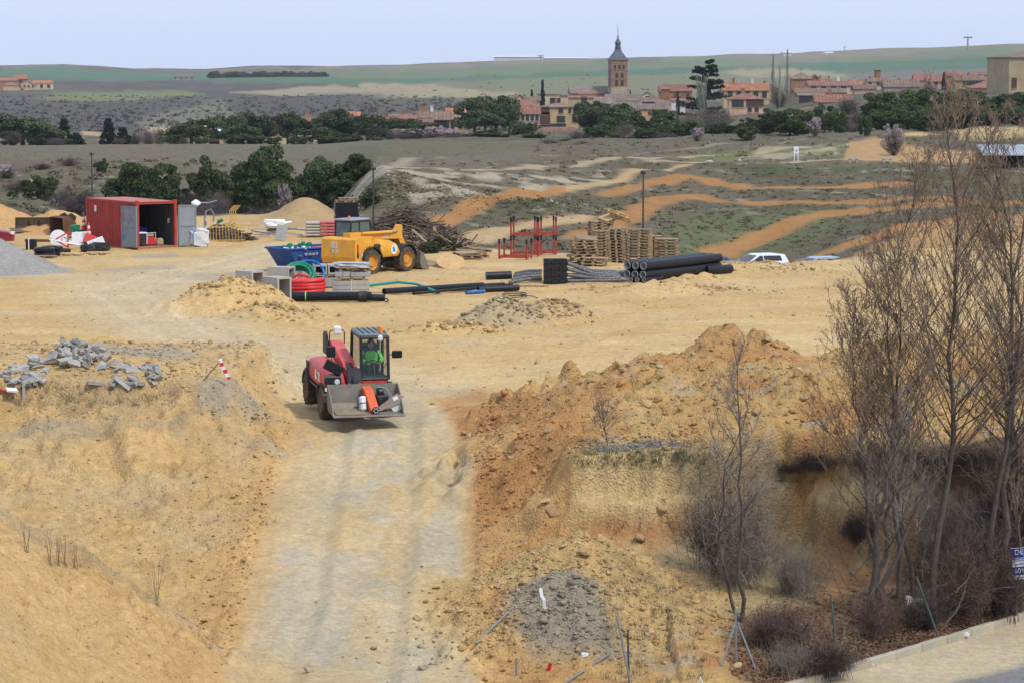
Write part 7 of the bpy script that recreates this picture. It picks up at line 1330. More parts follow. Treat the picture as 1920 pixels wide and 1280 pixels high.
def crown_mesh(kind, seed, m):
    rs = np.random.RandomState(seed)
    if kind == 'bushpine':
        cs = []; rr = []
        for i in range(34):
            a = rs.uniform(0, 6.28); z = rs.uniform(.12, .86); w = .36 * math.sin(min(1, (z + .12) / .62) * math.pi / 2) * (1 if z < .55 else math.sqrt(max(0, 1 - ((z - .55) / .45) ** 2))) ; d = w * math.sqrt(rs.uniform(.25, 1)); cs.append((d * math.cos(a), d * math.sin(a), z)); rr.append(rs.uniform(.09, .16))
        p = clumps(rs, cs, rr, 260); return quads_mesh('crown', p, rs.uniform(.007, .017, len(p)), rs, m, 1.8, 1.0)
    if kind == 'umbrella':
        cs = []; rr = []
        for i in range(30):
            a = rs.uniform(0, 6.28); d = .40 * math.sqrt(rs.uniform(0, 1)); z = .84 - 1.0 * d * d + rs.uniform(-.30, .03) - (rs.rand() < .3) * .16; cs.append((d * math.cos(a), d * math.sin(a), z)); rr.append(rs.uniform(.10, .17))
        p = clumps(rs, cs, rr, 220, .8); return quads_mesh('crown', p, rs.uniform(.008, .018, len(p)), rs, m, 1.5, .6)
    if kind in ('conifer', 'cypress'):
        P_ = []
        for i in range(70):
            z = rs.uniform(.04, .97) ** .9; w = (.46 * (1 - z) + .03) * (1 if kind == 'conifer' else 1) * rs.uniform(.6, 1.15); 
            if kind == 'cypress': w = .40 * math.sin(min(1, (z + .08) * 1.05) * math.pi) ** .6 * rs.uniform(.7, 1.05)
            a = rs.uniform(0, 6.28); c = np.array((w * math.cos(a), w * math.sin(a), z)); P_.append(clumps(rs, [c * np.array((.75, .75, 1))], [.11 if kind == 'conifer' else .13], 60, .5))
        p = np.concatenate(P_); return quads_mesh('crown', p, rs.uniform(.012, .026, len(p)), rs, m, 1.3)
    if kind == 'cedar':
        P_ = []
        for i in range(40):
            z = rs.uniform(.12, .96); w = .48 * (1 - z) ** .7 + .1; a = rs.uniform(0, 6.28)
            for t in np.linspace(.2, 1, 5): c = (w * t * math.cos(a), w * t * math.sin(a), z + .03 * t + rs.normal(0, .006)); P_.append(clumps(rs, [c], [.055], 30, .35))
        p = np.concatenate(P_); return quads_mesh('crown', p, rs.uniform(.008, .018, len(p)), rs, m, 1.2)
    if kind == 'blossom':
        cs = []; rr = []
        for i in range(40):
            a = rs.uniform(0, 6.28); d = .42 * math.sqrt(rs.rand()); z = .35 + .55 * rs.rand() * math.sqrt(max(0, 1 - (d / .5) ** 2)); cs.append((d * math.cos(a), d * math.sin(a), z)); rr.append(rs.uniform(.05, .11))
        p = clumps(rs, cs, rr, 45); return quads_mesh('blossom', p, rs.uniform(.008, .016, len(p)), rs, m)
    if kind == 'low':
        cs = []; rr = []
        for i in range(26): a = rs.uniform(0, 6.28); d = .38 * math.sqrt(rs.rand()); z = .15 + .6 * rs.rand() * (1 - (d / .55) ** 2); cs.append((d * math.cos(a), d * math.sin(a), z)); rr.append(rs.uniform(.10, .18))
        p = clumps(rs, cs, rr, 90); return quads_mesh('crown', p, rs.uniform(.012, .03, len(p)), rs, m, 1.2)
def twig_mesh(kind, seed, m):
    q = random.Random(seed); k = MB()
    def strip(p0, p1, w):
        d = (p1 - p0); s = d.cross(Vector((q.gauss(0, 1), q.gauss(0, 1), q.gauss(0, 1)))).normalized() * w; o = len(k.v); k.v += [tuple(p0 - s), tuple(p0 + s), tuple(p1)]; k.f.append((o, o + 1, o + 2))
    if kind == 'shrub':
        for i in range(95):
            a = q.uniform(0, 6.28); el = q.uniform(.35, 1.5); L = q.uniform(.55, .95); d = Vector((math.cos(a) * math.cos(el) * .62, math.sin(a) * math.cos(el) * .62, math.sin(el))) * L; b0 = Vector((q.gauss(0, .05), q.gauss(0, .05), 0)); strip(b0, b0 + d, .006)
            for j in range(13):
                t_ = q.uniform(.25, .95); p = b0 + d * t_; e = Vector((q.gauss(0, .11), q.gauss(0, .11), q.uniform(.02, .2))); strip(p, p + e, .0035)
                for _ in range(2): e2 = Vector((q.gauss(0, .06), q.gauss(0, .06), q.uniform(0, .1))); p2 = p + e * q.uniform(.4, 1); strip(p2, p2 + e2, .0026)
    else:                                   # upright bare tree
        for st in range(1 if kind == 'poplar' else 7):
            a = st * .9; top = Vector((.0 if kind == 'poplar' else .20 * math.cos(a), 0 if kind == 'poplar' else .20 * math.sin(a), q.uniform(.9, 1.0))); 
            for i in range(90 if kind == 'poplar' else 26):
                t_ = q.uniform(.15, .95); p = top * t_; az = q.uniform(0, 6.28); L = (.34 if kind == 'poplar' else .26) * (1.1 - t_); d = Vector((math.cos(az) * L * .55, math.sin(az) * L * .55, L)); strip(p, p + d, .006)
                for j in range(9): p2 = p + d * q.uniform(.2, 1); e = Vector((q.gauss(0, .03), q.gauss(0, .03), q.uniform(.03, .11))); strip(p2, p2 + e, .003)
    return k.mesh('twigs')
def trunk_mesh(kind, m):
    k = MB()
    if kind == 'umbrella':
        k.tube([(0, 0, -.02), (.01, 0, .3), (-.01, 0, .55)], [.04, .03, .02], 7)
        for a in range(6): k.tube([(0, 0, .42 + .02 * a), (.12 * math.cos(a * 1.1), .12 * math.sin(a * 1.1), .6), (.28 * math.cos(a * 1.1), .28 * math.sin(a * 1.1), .75)], [.016, .012, .006], 5)
    elif kind == 'poplar':
        k.tube([(0, 0, -.02), (.004, 0, .5), (0, 0, .98)], [.012, .009, .002], 6)
    elif kind == 'clump':
        for st in range(7): a = st * .9; k.tube([(0, 0, -.02), (.07 * math.cos(a), .07 * math.sin(a), .4), (.2 * math.cos(a), .2 * math.sin(a), .95)], [.012, .009, .002], 5)
    elif kind == 'almond':
        k.tube([(0, 0, -.03), (0, 0, .22)], [.05, .04], 7)
        for a in range(7): k.tube([(0, 0, .18), (.16 * math.cos(a * .9), .16 * math.sin(a * .9), .45), (.36 * math.cos(a * .9), .36 * math.sin(a * .9), .72)], [.025, .015, .005], 5)
    else: k.tube([(0, 0, -.04), (0, 0, .6)], [.035, .015], 7)
    me = k.mesh('trunk'); me.materials.append(m); return me
CR = {'bushpine': [crown_mesh('bushpine', i, (L_BUSH, L_BUSH2, L_PINE, L_BUSH)[i]) for i in range(4)], 'umbrella': [crown_mesh('umbrella', 10 + i, L_PINE if i % 2 else L_PINE2) for i in range(4)], 'conifer': [crown_mesh('conifer', 20 + i, L_DARK) for i in range(2)], 'cypress': [crown_mesh('cypress', 25, L_DARK)], 'cedar': [crown_mesh('cedar', 28, L_DARK)], 'low': [crown_mesh('low', 30 + i, L_OLIVE) for i in range(3)], 'blossom': [crown_mesh('blossom', 40 + i, L_BLOS) for i in range(2)]}
TW = {'shrub': [twig_mesh('shrub', 50 + i, L_TWIG) for i in range(3)], 'poplar': [twig_mesh('poplar', 60, L_SILV)], 'clump': [twig_mesh('clump', 63, L_SILV)]}
for n_, l_ in TW.items():
    for m_ in l_: m_.materials.append(L_TWIG if n_ == 'shrub' else L_SILV)
TWP = [m_.copy() for m_ in TW['shrub']]
for m_ in TWP: m_.materials.clear(); m_.materials.append(L_TWIGP)
TK = {'umbrella': trunk_mesh('umbrella', M_BARK), 'poplar': trunk_mesh('poplar', M_BARKL), 'clump': trunk_mesh('clump', M_BARKL), 'almond': trunk_mesh('almond', M_BARK), 'plain': trunk_mesh('plain', M_BARK)}
DARKPINE = {}
def tree(kind, px, top, wpx, Y, label, group=None, base=None):
    x = (px - 960) / F * Y; z = AT(px, base, Y).z if base else height(x, Y); H = AT(px, top, Y).z - z; W = wpx / F * Y
    if H < .4: H = max(.6, W * .8)
    W *= {'umbrella': 1.4, 'bushpine': 1.3}.get(kind, 1.0); H *= {'umbrella': 1.13, 'bushpine': 1.06}.get(kind, 1.0)
    nm = {'bushpine': 'pine_tree', 'umbrella': 'umbrella_pine', 'conifer': 'conifer', 'cypress': 'cypress', 'cedar': 'cedar', 'low': 'shrub', 'shrub': 'bare_shrub', 'purple': 'bare_shrub', 'almond': 'almond_tree', 'poplar': 'poplar', 'clump': 'poplar'}[kind]
    t = thing(nm, label, 'shrub' if 'shrub' in nm else 'tree', (x, Y, z - .1), q.uniform(0, 6.3), group); t.scale = (W, W, H)
    if kind in ('bushpine', 'umbrella', 'conifer', 'cypress', 'cedar', 'low'): link('crown', q.choice(CR[kind]), t); link('trunk', TK.get(kind, TK['plain']), t)
    elif kind == 'almond': link('blossom', q.choice(CR['blossom']), t); link('trunk', TK['almond'], t); link('twigs', q.choice(TW['shrub']), t).scale = (1, 1, .8)
    elif kind in ('shrub', 'purple'): link('twigs', q.choice(TW['shrub'] if kind == 'shrub' else TWP), t)
    else: link('twigs', TW[kind][0], t); link('trunk', TK[kind], t)
    return t
def row(kind, items, Yd, what, where, group):
    items = sorted(items, key=lambda i: i[0])
    for i, it in enumerate(items): tree(kind, it[0], it[1], it[2], it[3] if len(it) > 3 else Yd, f'{ORD[i]} {what} from the left {where}', group, it[4] if len(it) > 4 else None)
row('bushpine', [(60, 335, 50), (85, 325, 46), (190, 294, 26, 330), (248, 302, 78), (225, 330, 60), (305, 303, 66), (300, 345, 72), (275, 335, 60), (335, 350, 50), (405, 284, 72), (385, 305, 60), (440, 325, 52), (497, 268, 86), (470, 300, 70), (520, 300, 66), (575, 300, 60), (605, 288, 72), (635, 320, 76), (590, 325, 60), (668, 286, 58), (650, 300, 60), (470, 345, 60), (25, 355, 22), (400, 345, 56), (545, 340, 60)], 268, 'round green pine', 'in the hollow behind the container', 'pines in the hollow')
row('purple', [(150, 345, 120, 255), (115, 350, 90, 262), (395, 355, 80, 250), (410, 340, 70, 255), (500, 365, 60, 245), (470, 370, 70, 230), (30, 330, 70, 300), (80, 300, 50, 330), (130, 290, 60, 340), (15, 310, 50, 320), (520, 375, 70, 225), (360, 350, 60, 262)], 255, 'bare purplish bush', 'in the hollow', 'bare bushes in the hollow')
row('almond', [(265, 318, 26, 270), (535, 330, 34, 262), (12, 300, 40, 320), (272, 310, 20, 300)], 270, 'pale blossoming bush', 'in the hollow', 'blossom in the hollow')
row('almond', [(1674, 219, 52, 330), (1527, 210, 26, 395), (1307, 232, 30, 420), (1190, 236, 44, 500), (1270, 236, 26, 470), (760, 236, 90, 560), (850, 240, 70, 545), (880, 245, 40, 545), (1385, 140, 34, 950), (820, 232, 60, 560)], 400, 'blossoming almond tree', 'beyond the dry field', 'almond trees')
row('umbrella', [(-15, 212, 80, 520), (45, 222, 90, 525), (85, 232, 66, 530), (360, 222, 66, 520), (340, 240, 56, 530), (430, 217, 60, 540), (475, 212, 70, 545), (450, 232, 60, 535), (505, 225, 40, 545), (540, 212, 44, 550), (572, 218, 44, 550), (628, 205, 66, 545), (660, 225, 60, 545), (600, 238, 66, 540), (690, 215, 50, 560), (745, 220, 60, 600), (785, 228, 66, 600), (890, 185, 56, 570), (930, 180, 70, 575), (955, 195, 40, 570), (910, 205, 60, 560), (985, 232, 50, 545), (1110, 190, 50, 640), (1130, 200, 74, 520), (1160, 195, 56, 620), (700, 240, 44, 540)], 540, 'umbrella pine', 'along the far edge of the dry field', 'umbrella pines before the town')
row('bushpine', [(20, 245, 40, 515), (70, 250, 44, 515), (120, 258, 40, 510), (330, 252, 36, 515), (380, 258, 30, 515), (445, 250, 44, 525), (480, 252, 40, 525), (515, 256, 36, 525), (560, 256, 36, 525), (610, 252, 44, 525), (660, 250, 44, 525), (700, 256, 34, 525), (770, 240, 50, 560), (910, 240, 56, 545), (940, 246, 40, 540), (1000, 246, 46, 530), (1160, 232, 50, 500), (1215, 215, 46, 520), (1180, 205, 46, 560), (640, 256, 40, 520)], 520, 'dark pine bush', 'under the umbrella pines', 'pine bushes under the umbrella pines')
row('conifer', [(205, 220, 44, 540), (232, 238, 50, 535), (122, 222, 46, 535), (145, 248, 44, 520), (98, 246, 50, 515)], 530, 'dark pointed conifer', 'left of the pavilion', 'conifers at the left')
row('conifer', [(1017, 150, 18, 860), (997, 167, 14, 860), (1766, 135, 12, 830), (1181, 170, 10, 930)], 860, 'small dark conifer', 'among the town roofs', 'conifers in the town')
tree('cypress', 1270, 172, 10, 780, 'slim dark cypress beside the white corner house'); tree('cedar', 1322, 111, 84, 640, 'big dark cedar towering over the roofs'); tree('clump', 1314, 138, 62, 590, 'bare silvery poplar in front of the cedar'); tree('poplar', 1447, 100, 34, 640, 'tall bare poplar, left of the pair'); tree('poplar', 1474, 88, 34, 650, 'tall bare poplar, right of the pair'); tree('poplar', 1460, 118, 30, 630, 'shorter bare poplar between the tall pair')
row('bushpine', [(1113, 235, 36, 470), (1143, 245, 24, 470), (1060, 258, 24, 440), (1125, 205, 60, 560), (1210, 238, 44, 450), (1235, 232, 50, 455), (1265, 222, 60, 470), (1290, 225, 50, 470), (1245, 205, 50, 560), (1335, 230, 42, 440), (1368, 228, 46, 430), (1400, 218, 40, 440), (1425, 208, 56, 430), (1450, 200, 50, 435), (1480, 202, 60, 425), (1505, 205, 50, 420), (1545, 195, 40, 430), (1570, 203, 32, 405), (1620, 212, 28, 395), (1645, 172, 60, 440), (1680, 170, 66, 430), (1715, 165, 66, 430), (1745, 172, 60, 425), (1700, 195, 60, 420), (1790, 166, 60, 440), (1820, 168, 66, 440), (1850, 172, 60, 440), (1890, 170, 66, 430), (1920, 175, 60, 430), (1400, 235, 40, 410)], 430, 'round dark pine', 'in the belt below the town', 'pines of the belt')
row('bushpine', [(1655, 190, 60, 425), (1760, 188, 60, 415), (1800, 190, 64, 420), (1835, 194, 60, 420), (1870, 190, 60, 415), (1905, 196, 60, 410), (1730, 200, 56, 412), (1680, 205, 50, 410), (1950, 180, 60, 420)], 420, 'lower dark pine', 'in the front of the right-hand belt', 'front pines of the belt')
row('shrub', [(730, 238, 60, 548), (760, 246, 70, 543), (805, 245, 60, 545), (850, 250, 60, 540), (1175, 225, 60, 480), (1190, 245, 60, 460), (1080, 240, 50, 490), (1030, 258, 60, 430), (1090, 262, 50, 420), (1270, 170, 50, 900), (1400, 150, 60, 900), (1300, 205, 90, 520), (1330, 195, 90, 540), (1350, 200, 70, 560), (1590, 175, 70, 560), (1610, 195, 70, 470), (1580, 205, 50, 440), (1740, 150, 60, 700), (1700, 160, 80, 640), (280, 235, 40, 540), (300, 232, 40, 545), (255, 240, 40, 540), (1250, 245, 60, 440), (1600, 228, 60, 420), (1460, 150, 60, 760)], 500, 'bare grey bush', 'along the edge of the town', 'bare bushes by the town')
row('purple', [(25, 240, 50, 510), (105, 255, 50, 505), (225, 255, 30, 500), (345, 255, 30, 505), (780, 245, 60, 538), (1100, 240, 40, 480), (70, 168, 14, 1850), (45, 172, 10, 1840), (1545, 205, 50, 440), (1575, 215, 60, 420), (1350, 225, 50, 450)], 500, 'bare brownish bush', 'in front of the houses', 'bare brown bushes')
tree('low', 693, 338, 52, 222, 'dense dark evergreen bush under the lamp post on the rubble bank'); tree('low', 835, 428, 74, 152, 'cut dark evergreen branches heaped right of the timber'); tree('low', 806, 440, 50, 150, 'smaller dark branches left of the cut evergreen heap')
# dark wood on the far slope
row('bushpine', [(405 + i * 11 + (i * 7 % 5), 133 + (i * 3 % 4), 26, 2900 + (i * 13 % 7) * 10, 151) for i in range(19)], 3000, 'dark pine', 'in the straight wood on the far slope', 'pines of the far wood')
# scrub on the grey hillside, dry tufts and grass: nobody could count these
def speckle(name, n, pos, size, m, label, cat, per=26, squash=.8, leaf=.16, up=.3, aspect=1.1):
    rs = np.random.RandomState(len(name) * 13 + n); Cc = []; Ss = []
    for i in range(n):
        r_ = pos(rs)
        if r_ is None: continue
        x, y_ = r_; s = size(rs, y_); z = height(x, y_)
        if y_ < 600 and CC[min(NR - 1, int(np.searchsorted(YR, y_))), int(np.clip((x / y_ - U[0]) / (U[1] - U[0]), 0, NC - 1)), 0] > .19: continue
        d = rs.normal(0, 1, (per, 3)); d /= np.linalg.norm(d, axis=1)[:, None]; d *= (rs.uniform(.4, 1, per)[:, None]); d[:, 2] = np.abs(d[:, 2]) * squash; Cc.append(d * s + np.array((x, y_, z))); Ss.append(np.full(per, s * leaf) * rs.uniform(.6, 1.4, per))
    Cc = np.concatenate(Cc); Ss = np.concatenate(Ss); me = quads_mesh(name, Cc, Ss, rs, m, aspect, up); tag(link(name, me), label, cat, kind='stuff')
def inpx(x0, x1, y0, y1):
    def f(rs):
        for _ in range(8):
            g = G(rs.uniform(x0, x1), rs.uniform(y0, y1))
            if g.y < 4200: return g.x, g.y
    return f
L_SCR = leafmat('hill_scrub', (.062, .060, .050), .5, .02, 0); L_SCR2 = leafmat('hill_scrub_pale', (.20, .185, .17), .4, .02, 0); L_DRYG = leafmat('dry_grass', (.19, .16, .105), .35, .3, 0); L_GRN = leafmat('green_weeds', (.105, .125, .054), .4, .5, 0); L_BRN = leafmat('brown_weeds', (.145, .12, .082), .4, .5, 0)
speckle('hill_scrub', 1400, inpx(0, 1000, 180, 248), lambda rs, y_: rs.uniform(.4, 1.4), L_SCR, 'dark scrub dotting the grey hillside', 'scrub', 28, .8, .12); speckle('pale_scrub', 120, inpx(0, 1000, 178, 246), lambda rs, y_: rs.uniform(.6, 1.8), L_SCR2, 'pale flowering scrub on the grey hillside', 'scrub', 18)
speckle('far_hedges', 90, inpx(640, 1900, 136, 172), lambda rs, y_: rs.uniform(.5, 1.6), L_SCR, 'dark bushes along the far field edges', 'hedge', 14, .5)
speckle('track_land_scrub', 2200, inpx(640, 1920, 300, 470), lambda rs, y_: rs.uniform(.08, .55) * rs.uniform(.4, 1) if y_ > 165 else .01, L_BRN, 'low brown scrub over the old track land', 'scrub', 22, .45, .15); speckle('track_land_grass', 1800, inpx(780, 1920, 320, 480), lambda rs, y_: rs.uniform(.08, .32) if y_ > 165 else .01, L_GRN, 'green weeds over the old track land', 'grass', 18, .4, .12)
speckle('field_edge_grass', 900, inpx(0, 1500, 262, 300), lambda rs, y_: rs.uniform(.1, .35), L_DRYG, 'pale dry grass on the field before the town', 'grass', 20, .5, .08)
speckle('hollow_scrub', 420, inpx(0, 640, 300, 420), lambda rs, y_: rs.uniform(.2, .7) if y_ > 190 else .01, L_BRN, 'brown undergrowth in the hollow behind the yard', 'scrub', 22); speckle('plateau_scrub', 420, inpx(1000, 1920, 235, 300), lambda rs, y_: rs.uniform(.15, .6), L_DRYG, 'dry scrub on the plateau below the pine belt', 'scrub', 18)
# ------------------------------------------------------------------ bare trees and weeds in the foreground
M_PBARK = mat('poplar_bark', (.082, .066, .053), .9, .4, 6); M_PTWIG = mat('poplar_twig', (.225, .16, .105), .9, .3, 3); M_CATK = mat('catkin', (.22, .095, .045), .9, .3, 3); M_GTWIG = mat('grey_twig', (.20, .165, .135), .9, .3, 3)
def bare_tree(name, label, b, top, r0, seed, nb=46, spread=.34, first=.22, twigm=M_PTWIG, catkins=True, sub=9, tw=7, stems=1):
    q = random.Random(seed); T = thing(name, label, 'tree', b); top = top - b; H = top.length; limbs = MB(); twigs = MB(); cat = MB()
    def curve(p, d, L, bend, n=5, wob=.05):
        pts = [p]; dd = d.normalized(); st = L / n
        for i in range(n): dd = (dd + Vector((q.gauss(0, wob), q.gauss(0, wob), bend / n + q.gauss(0, wob * .6)))).normalized(); pts.append(pts[-1] + dd * st)
        return pts
    for s in range(stems):
        tp = top + (Vector((q.gauss(0, .09), q.gauss(0, .09), -q.uniform(0, .2))) * H if s else Vector((0, 0, 0))); n = 12; pts = []; cv = Vector((q.gauss(0, .03), q.gauss(0, .03), 0)) * H
        for i in range(n + 1): t_ = i / n; pts.append(tp * t_ + cv * math.sin(t_ * math.pi) + Vector((q.gauss(0, .008), q.gauss(0, .008), 0)) * H * (0 if i == 0 else 1) + Vector((0, 0, -.15 if i == 0 else 0)))
        limbs.tube(pts, [max(.008, r0 * (1 - .93 * (i / n) ** .8) * (.8 if s else 1)) for i in range(n + 1)], 8, False)
        for j in range(nb // stems):
            t_ = first + (.97 - first) * (j + q.random()) / (nb // stems); i = min(int(t_ * n), n - 1); p = pts[i].lerp(pts[i + 1], t_ * n - i); az = q.uniform(0, 6.28); up = q.uniform(.38, 1.05) + .6 * t_; d = Vector((math.cos(az), math.sin(az), up)); L = H * spread * (1.12 - t_) * q.uniform(.6, 1.15) + .25
            br = curve(p, d, L, .5); rb = min(r0 * .20 * (1 - t_) + .006, .020); limbs.tube(br, [rb * (1 - .8 * k / 5) for k in range(6)], 5, False)
            for k in range(max(3, int(sub * L / (H * spread) + 2))):
                u_ = q.uniform(.15, 1.0) * 5; a = min(int(u_), 4); p2 = br[a].lerp(br[a + 1], u_ - a); az2 = q.uniform(0, 6.28); d2 = (br[a + 1] - br[a]).normalized() + Vector((math.cos(az2), math.sin(az2), q.uniform(-.1, .7))) * .75; L2 = L * q.uniform(.22, .5) * (1.15 - u_ / 6) + .1; sb = curve(p2, d2, L2, .35, 3, .09); twigs.tube(sb, [.0085, .0065, .005, .003], 3, False)
                for m in range(tw):
                    v = q.uniform(.1, 1.0) * 3; c = min(int(v), 2); p3 = sb[c].lerp(sb[c + 1], v - c); d3 = (sb[c + 1] - sb[c]).normalized() + Vector((q.gauss(0, .55), q.gauss(0, .55), q.gauss(.15, .4))); L3 = q.uniform(.08, .30); e = p3 + d3.normalized() * L3; twigs.tube([p3, p3.lerp(e, .5) + Vector((q.gauss(0, .012), q.gauss(0, .012), 0)), e], [.0048, .004, .0025], 3, False)
                    if catkins and q.random() < .5 * t_ + .08:
                        g_ = e + Vector((q.gauss(0, .015), q.gauss(0, .015), -q.uniform(.02, .06))); cat.tube([e, e.lerp(g_, .5), g_], [.004, .010, .003], 3, False)
    limbs.build('trunk', M_PBARK, T, True); tag(twigs.build('twigs', twigm, T), kind='stuff')
    if catkins: tag(cat.build('catkins', M_CATK, T), kind='stuff')
    return T
def ft(base, top, dy=0.0): g = G(*base); return g, AT(*top, g.y + dy)
a, b = ft((1748, 1150), (1770, 185)); bare_tree('poplar', 'tallest bare poplar with brown catkins, leftmost of the three big ones', a, b, .095, 1, 84, .42, .24, sub=10, tw=8)
a, b = ft((1822, 1140), (1852, 200)); bare_tree('poplar', 'dark trunked bare poplar in the middle of the three big ones', a, b, .09, 2, 66, .40, .27, sub=9, tw=7)
a, b = ft((1866, 1150), (1938, 215)); bare_tree('poplar', 'pale trunked poplar leaning right at the picture edge', a, b, .11, 3, 60, .40, .3, sub=9, tw=7)
a, b = ft((1690, 1150), (1668, 470)); a.y += .6; bare_tree('poplar', 'slender bare poplar rising just left of the big ones', a, b + Vector((0, .6, 0)), .075, 4, 50, .36, .22, sub=10)
a, b = ft((1668, 1150), (1606, 560)); a.y += .5; bare_tree('poplar', 'thin bare poplar leaning left over the cut face', a, b + Vector((0, .5, 0)), .06, 11, 60, .40, .25, sub=9, tw=8)
a, b = ft((1722, 1150), (1722, 300)); a.y += .8; bare_tree('poplar', 'fine twigged bare poplar just left of the tallest one', a, b + Vector((0, .8, 0)), .06, 12, 66, .40, .25, sub=9, tw=8)
a, b = ft((1628, 1165), (1700, 760)); bare_tree('willow', 'leaning silvery bare tree with several stems in front of the cut', a, b, .10, 5, 36, .42, .35, M_GTWIG, False, 7, 6, 3)
a, b = ft((1388, 1165), (1372, 640)); bare_tree('sapling', 'thin bare sapling standing before the orange spoil', a, b, .055, 6, 30, .26, .30, M_GTWIG, False, 7, 5, 2)
a, b = ft((1140, 838), (1128, 765)); bare_tree('seedling', 'tiny bare seedling on the edge of the cut bench', a, b, .018, 7, 12, .45, .15, M_PTWIG, False, 4, 3)
a, b = ft((1915, 1130), (1900, 620)); bare_tree('poplar', 'thin bare poplar at the right picture edge behind the notice', a, b, .08, 8, 40, .36, .2, sub=10)
# tangles and weeds
def thicket_mesh(seed, nst=16, spread=.42):
    q = random.Random(seed); k = MB()
    def st(p0, p1, w): d = p1 - p0; s = d.cross(Vector((q.gauss(0, 1), q.gauss(0, 1), q.gauss(0, 1)))).normalized() * w; o = len(k.v); k.v += [tuple(p0 - s), tuple(p0 + s), tuple(p1 + s * .6), tuple(p1 - s * .6)]; k.f.append((o, o + 1, o + 2, o + 3))
    for i in range(nst):
        az = q.uniform(0, 6.28); out = q.uniform(.15, 1) * spread; p = Vector((q.gauss(0, .10), q.gauss(0, .10), -.03)); H = q.uniform(.45, 1.0) * (1.1 - out * .9); pts = [p]; n = 6
        for j in range(n): t_ = (j + 1) / n; pts.append(Vector((p.x + math.cos(az) * out * t_ ** 1.3, p.y + math.sin(az) * out * t_ ** 1.3, H * (t_ - .18 * t_ * t_ * q.uniform(0, 1.5)))) + Vector((q.gauss(0, .015), q.gauss(0, .015), q.gauss(0, .012))))
        for a, b in zip(pts, pts[1:]): st(a, b, .0045)
        for j in range(11):
            u_ = q.uniform(.15, .98) * n; c = min(int(u_), n - 1); p2 = pts[c].lerp(pts[c + 1], u_ - c); d = Vector((q.gauss(0, .10), q.gauss(0, .10), q.gauss(.07, .07))); m = p2 + d * .55 + Vector((q.gauss(0, .015), q.gauss(0, .015), q.gauss(0, .015))); e = p2 + d; st(p2, m, .003); st(m, e, .0025)
            for _ in range(5): f = Vector((q.gauss(0, .045), q.gauss(0, .045), q.gauss(.03, .04))); o_ = p2.lerp(e, q.uniform(.2, 1)); st(o_, o_ + f, .0016)
    return k.mesh('twigs')
TH_ = [thicket_mesh(300 + i) for i in range(5)]
def recol(src, m):
    out = [x.copy() for x in src]
    for x in out: x.materials.clear(); x.materials.append(m)
    return out
TWG = recol(TH_, M_GTWIG); TWB = recol(TH_, mat('dark_stems', (.075, .055, .045), .9, .3, 3)); TWR = recol(TH_, mat('reddish_stems', (.12, .078, .06), .9, .3, 3))
def bush(px, py, wpx, hpx, mesh_m, label, name='bare_shrub', dup_=1, cat='shrub'):
    g = G(px, py); W = wpx * g.y / F; H = hpx * g.y / F; t = thing(name, label, cat, g - Vector((0, 0, .05)), q.uniform(0, 6))
    for i in range(dup_ * 2):
        o = link('twigs', q.choice(mesh_m), t, (q.gauss(0, W * .16), q.gauss(0, W * .12), 0), q.uniform(0, 6)); f = q.uniform(.65, 1.05); o.scale = (W * f, W * f, H * f)
    return t
bush(1385, 1110, 210, 290, TWG, 'wide grey bare shrub against the left of the cut face', dup_=2); bush(1345, 1075, 140, 230, TWB, 'dark bare shrub in the corner of the cut', dup_=3); bush(1455, 1215, 140, 115, TWR, 'dense reddish dome of dead stems beside the fence tripod', dup_=8); bush(1535, 1262, 130, 90, TWB, 'dark low bush at the bottom edge near the kerb', dup_=5)
bush(1470, 1262, 120, 120, TWG, 'pale dry stalks between the tripod and the dark low bush', dup_=2); bush(1800, 1150, 190, 200, TWR, 'reddish tangle of stems at the feet of the poplars', dup_=4); bush(1870, 1150, 190, 230, TWB, 'dark tangle of stems behind the notice board', dup_=4); bush(1735, 1175, 140, 120, TWB, 'dark stems around the leaning green post', dup_=4); bush(1640, 1190, 120, 120, TWR, 'reddish stems at the foot of the silvery tree', dup_=3); bush(1590, 1010, 90, 80, TWB, 'dark root tuft hanging on the cut face', dup_=4); bush(1495, 1120, 130, 160, TWG, 'sparse grey twigs before the cut face', dup_=2); bush(1900, 1030, 180, 280, TWB, 'tall dark thicket at the right picture edge', dup_=3); bush(1840, 1060, 150, 200, TWG, 'grey thicket between the two right poplars', dup_=3); bush(1760, 1080, 150, 200, TWG, 'grey thicket left of the dark trunked poplar', dup_=2)
for i, (px, py, w_, h_) in enumerate(((1480, 880, 80, 30), (1530, 876, 110, 50), (1600, 870, 120, 40), (1665, 866, 110, 62), (1730, 864, 120, 50), (1800, 866, 120, 70), (1870, 868, 130, 60))): bush(px, py, w_, h_, TWB if i % 2 else TWR, f'low dark shrub, {ORD[i]} from the left along the rim of the cut', dup_=4)
rs = np.random.RandomState(5)
k = MB()
for i in range(46):
    g = G(rs.uniform(1580, 1915), rs.uniform(1060, 1180)); p = g.copy(); d = Vector((rs.normal(0, .5), rs.normal(0, .3), rs.uniform(.4, 1.2))).normalized(); pts = [p]; L = rs.uniform(.8, 3.0)
    for j in range(7): d = (d + Vector((rs.normal(0, .25), rs.normal(0, .2), rs.normal(-.10, .2)))).normalized(); p = p + d * L / 7; pts.append(p)
    k.tube(pts, [.014 * (1 - .1 * j) for j in range(8)], 4, False)
tag(k.build('fallen_branches', M_GTWIG), 'pale curling branches and vines tangled on the bank under the poplars', 'branches', kind='stuff')
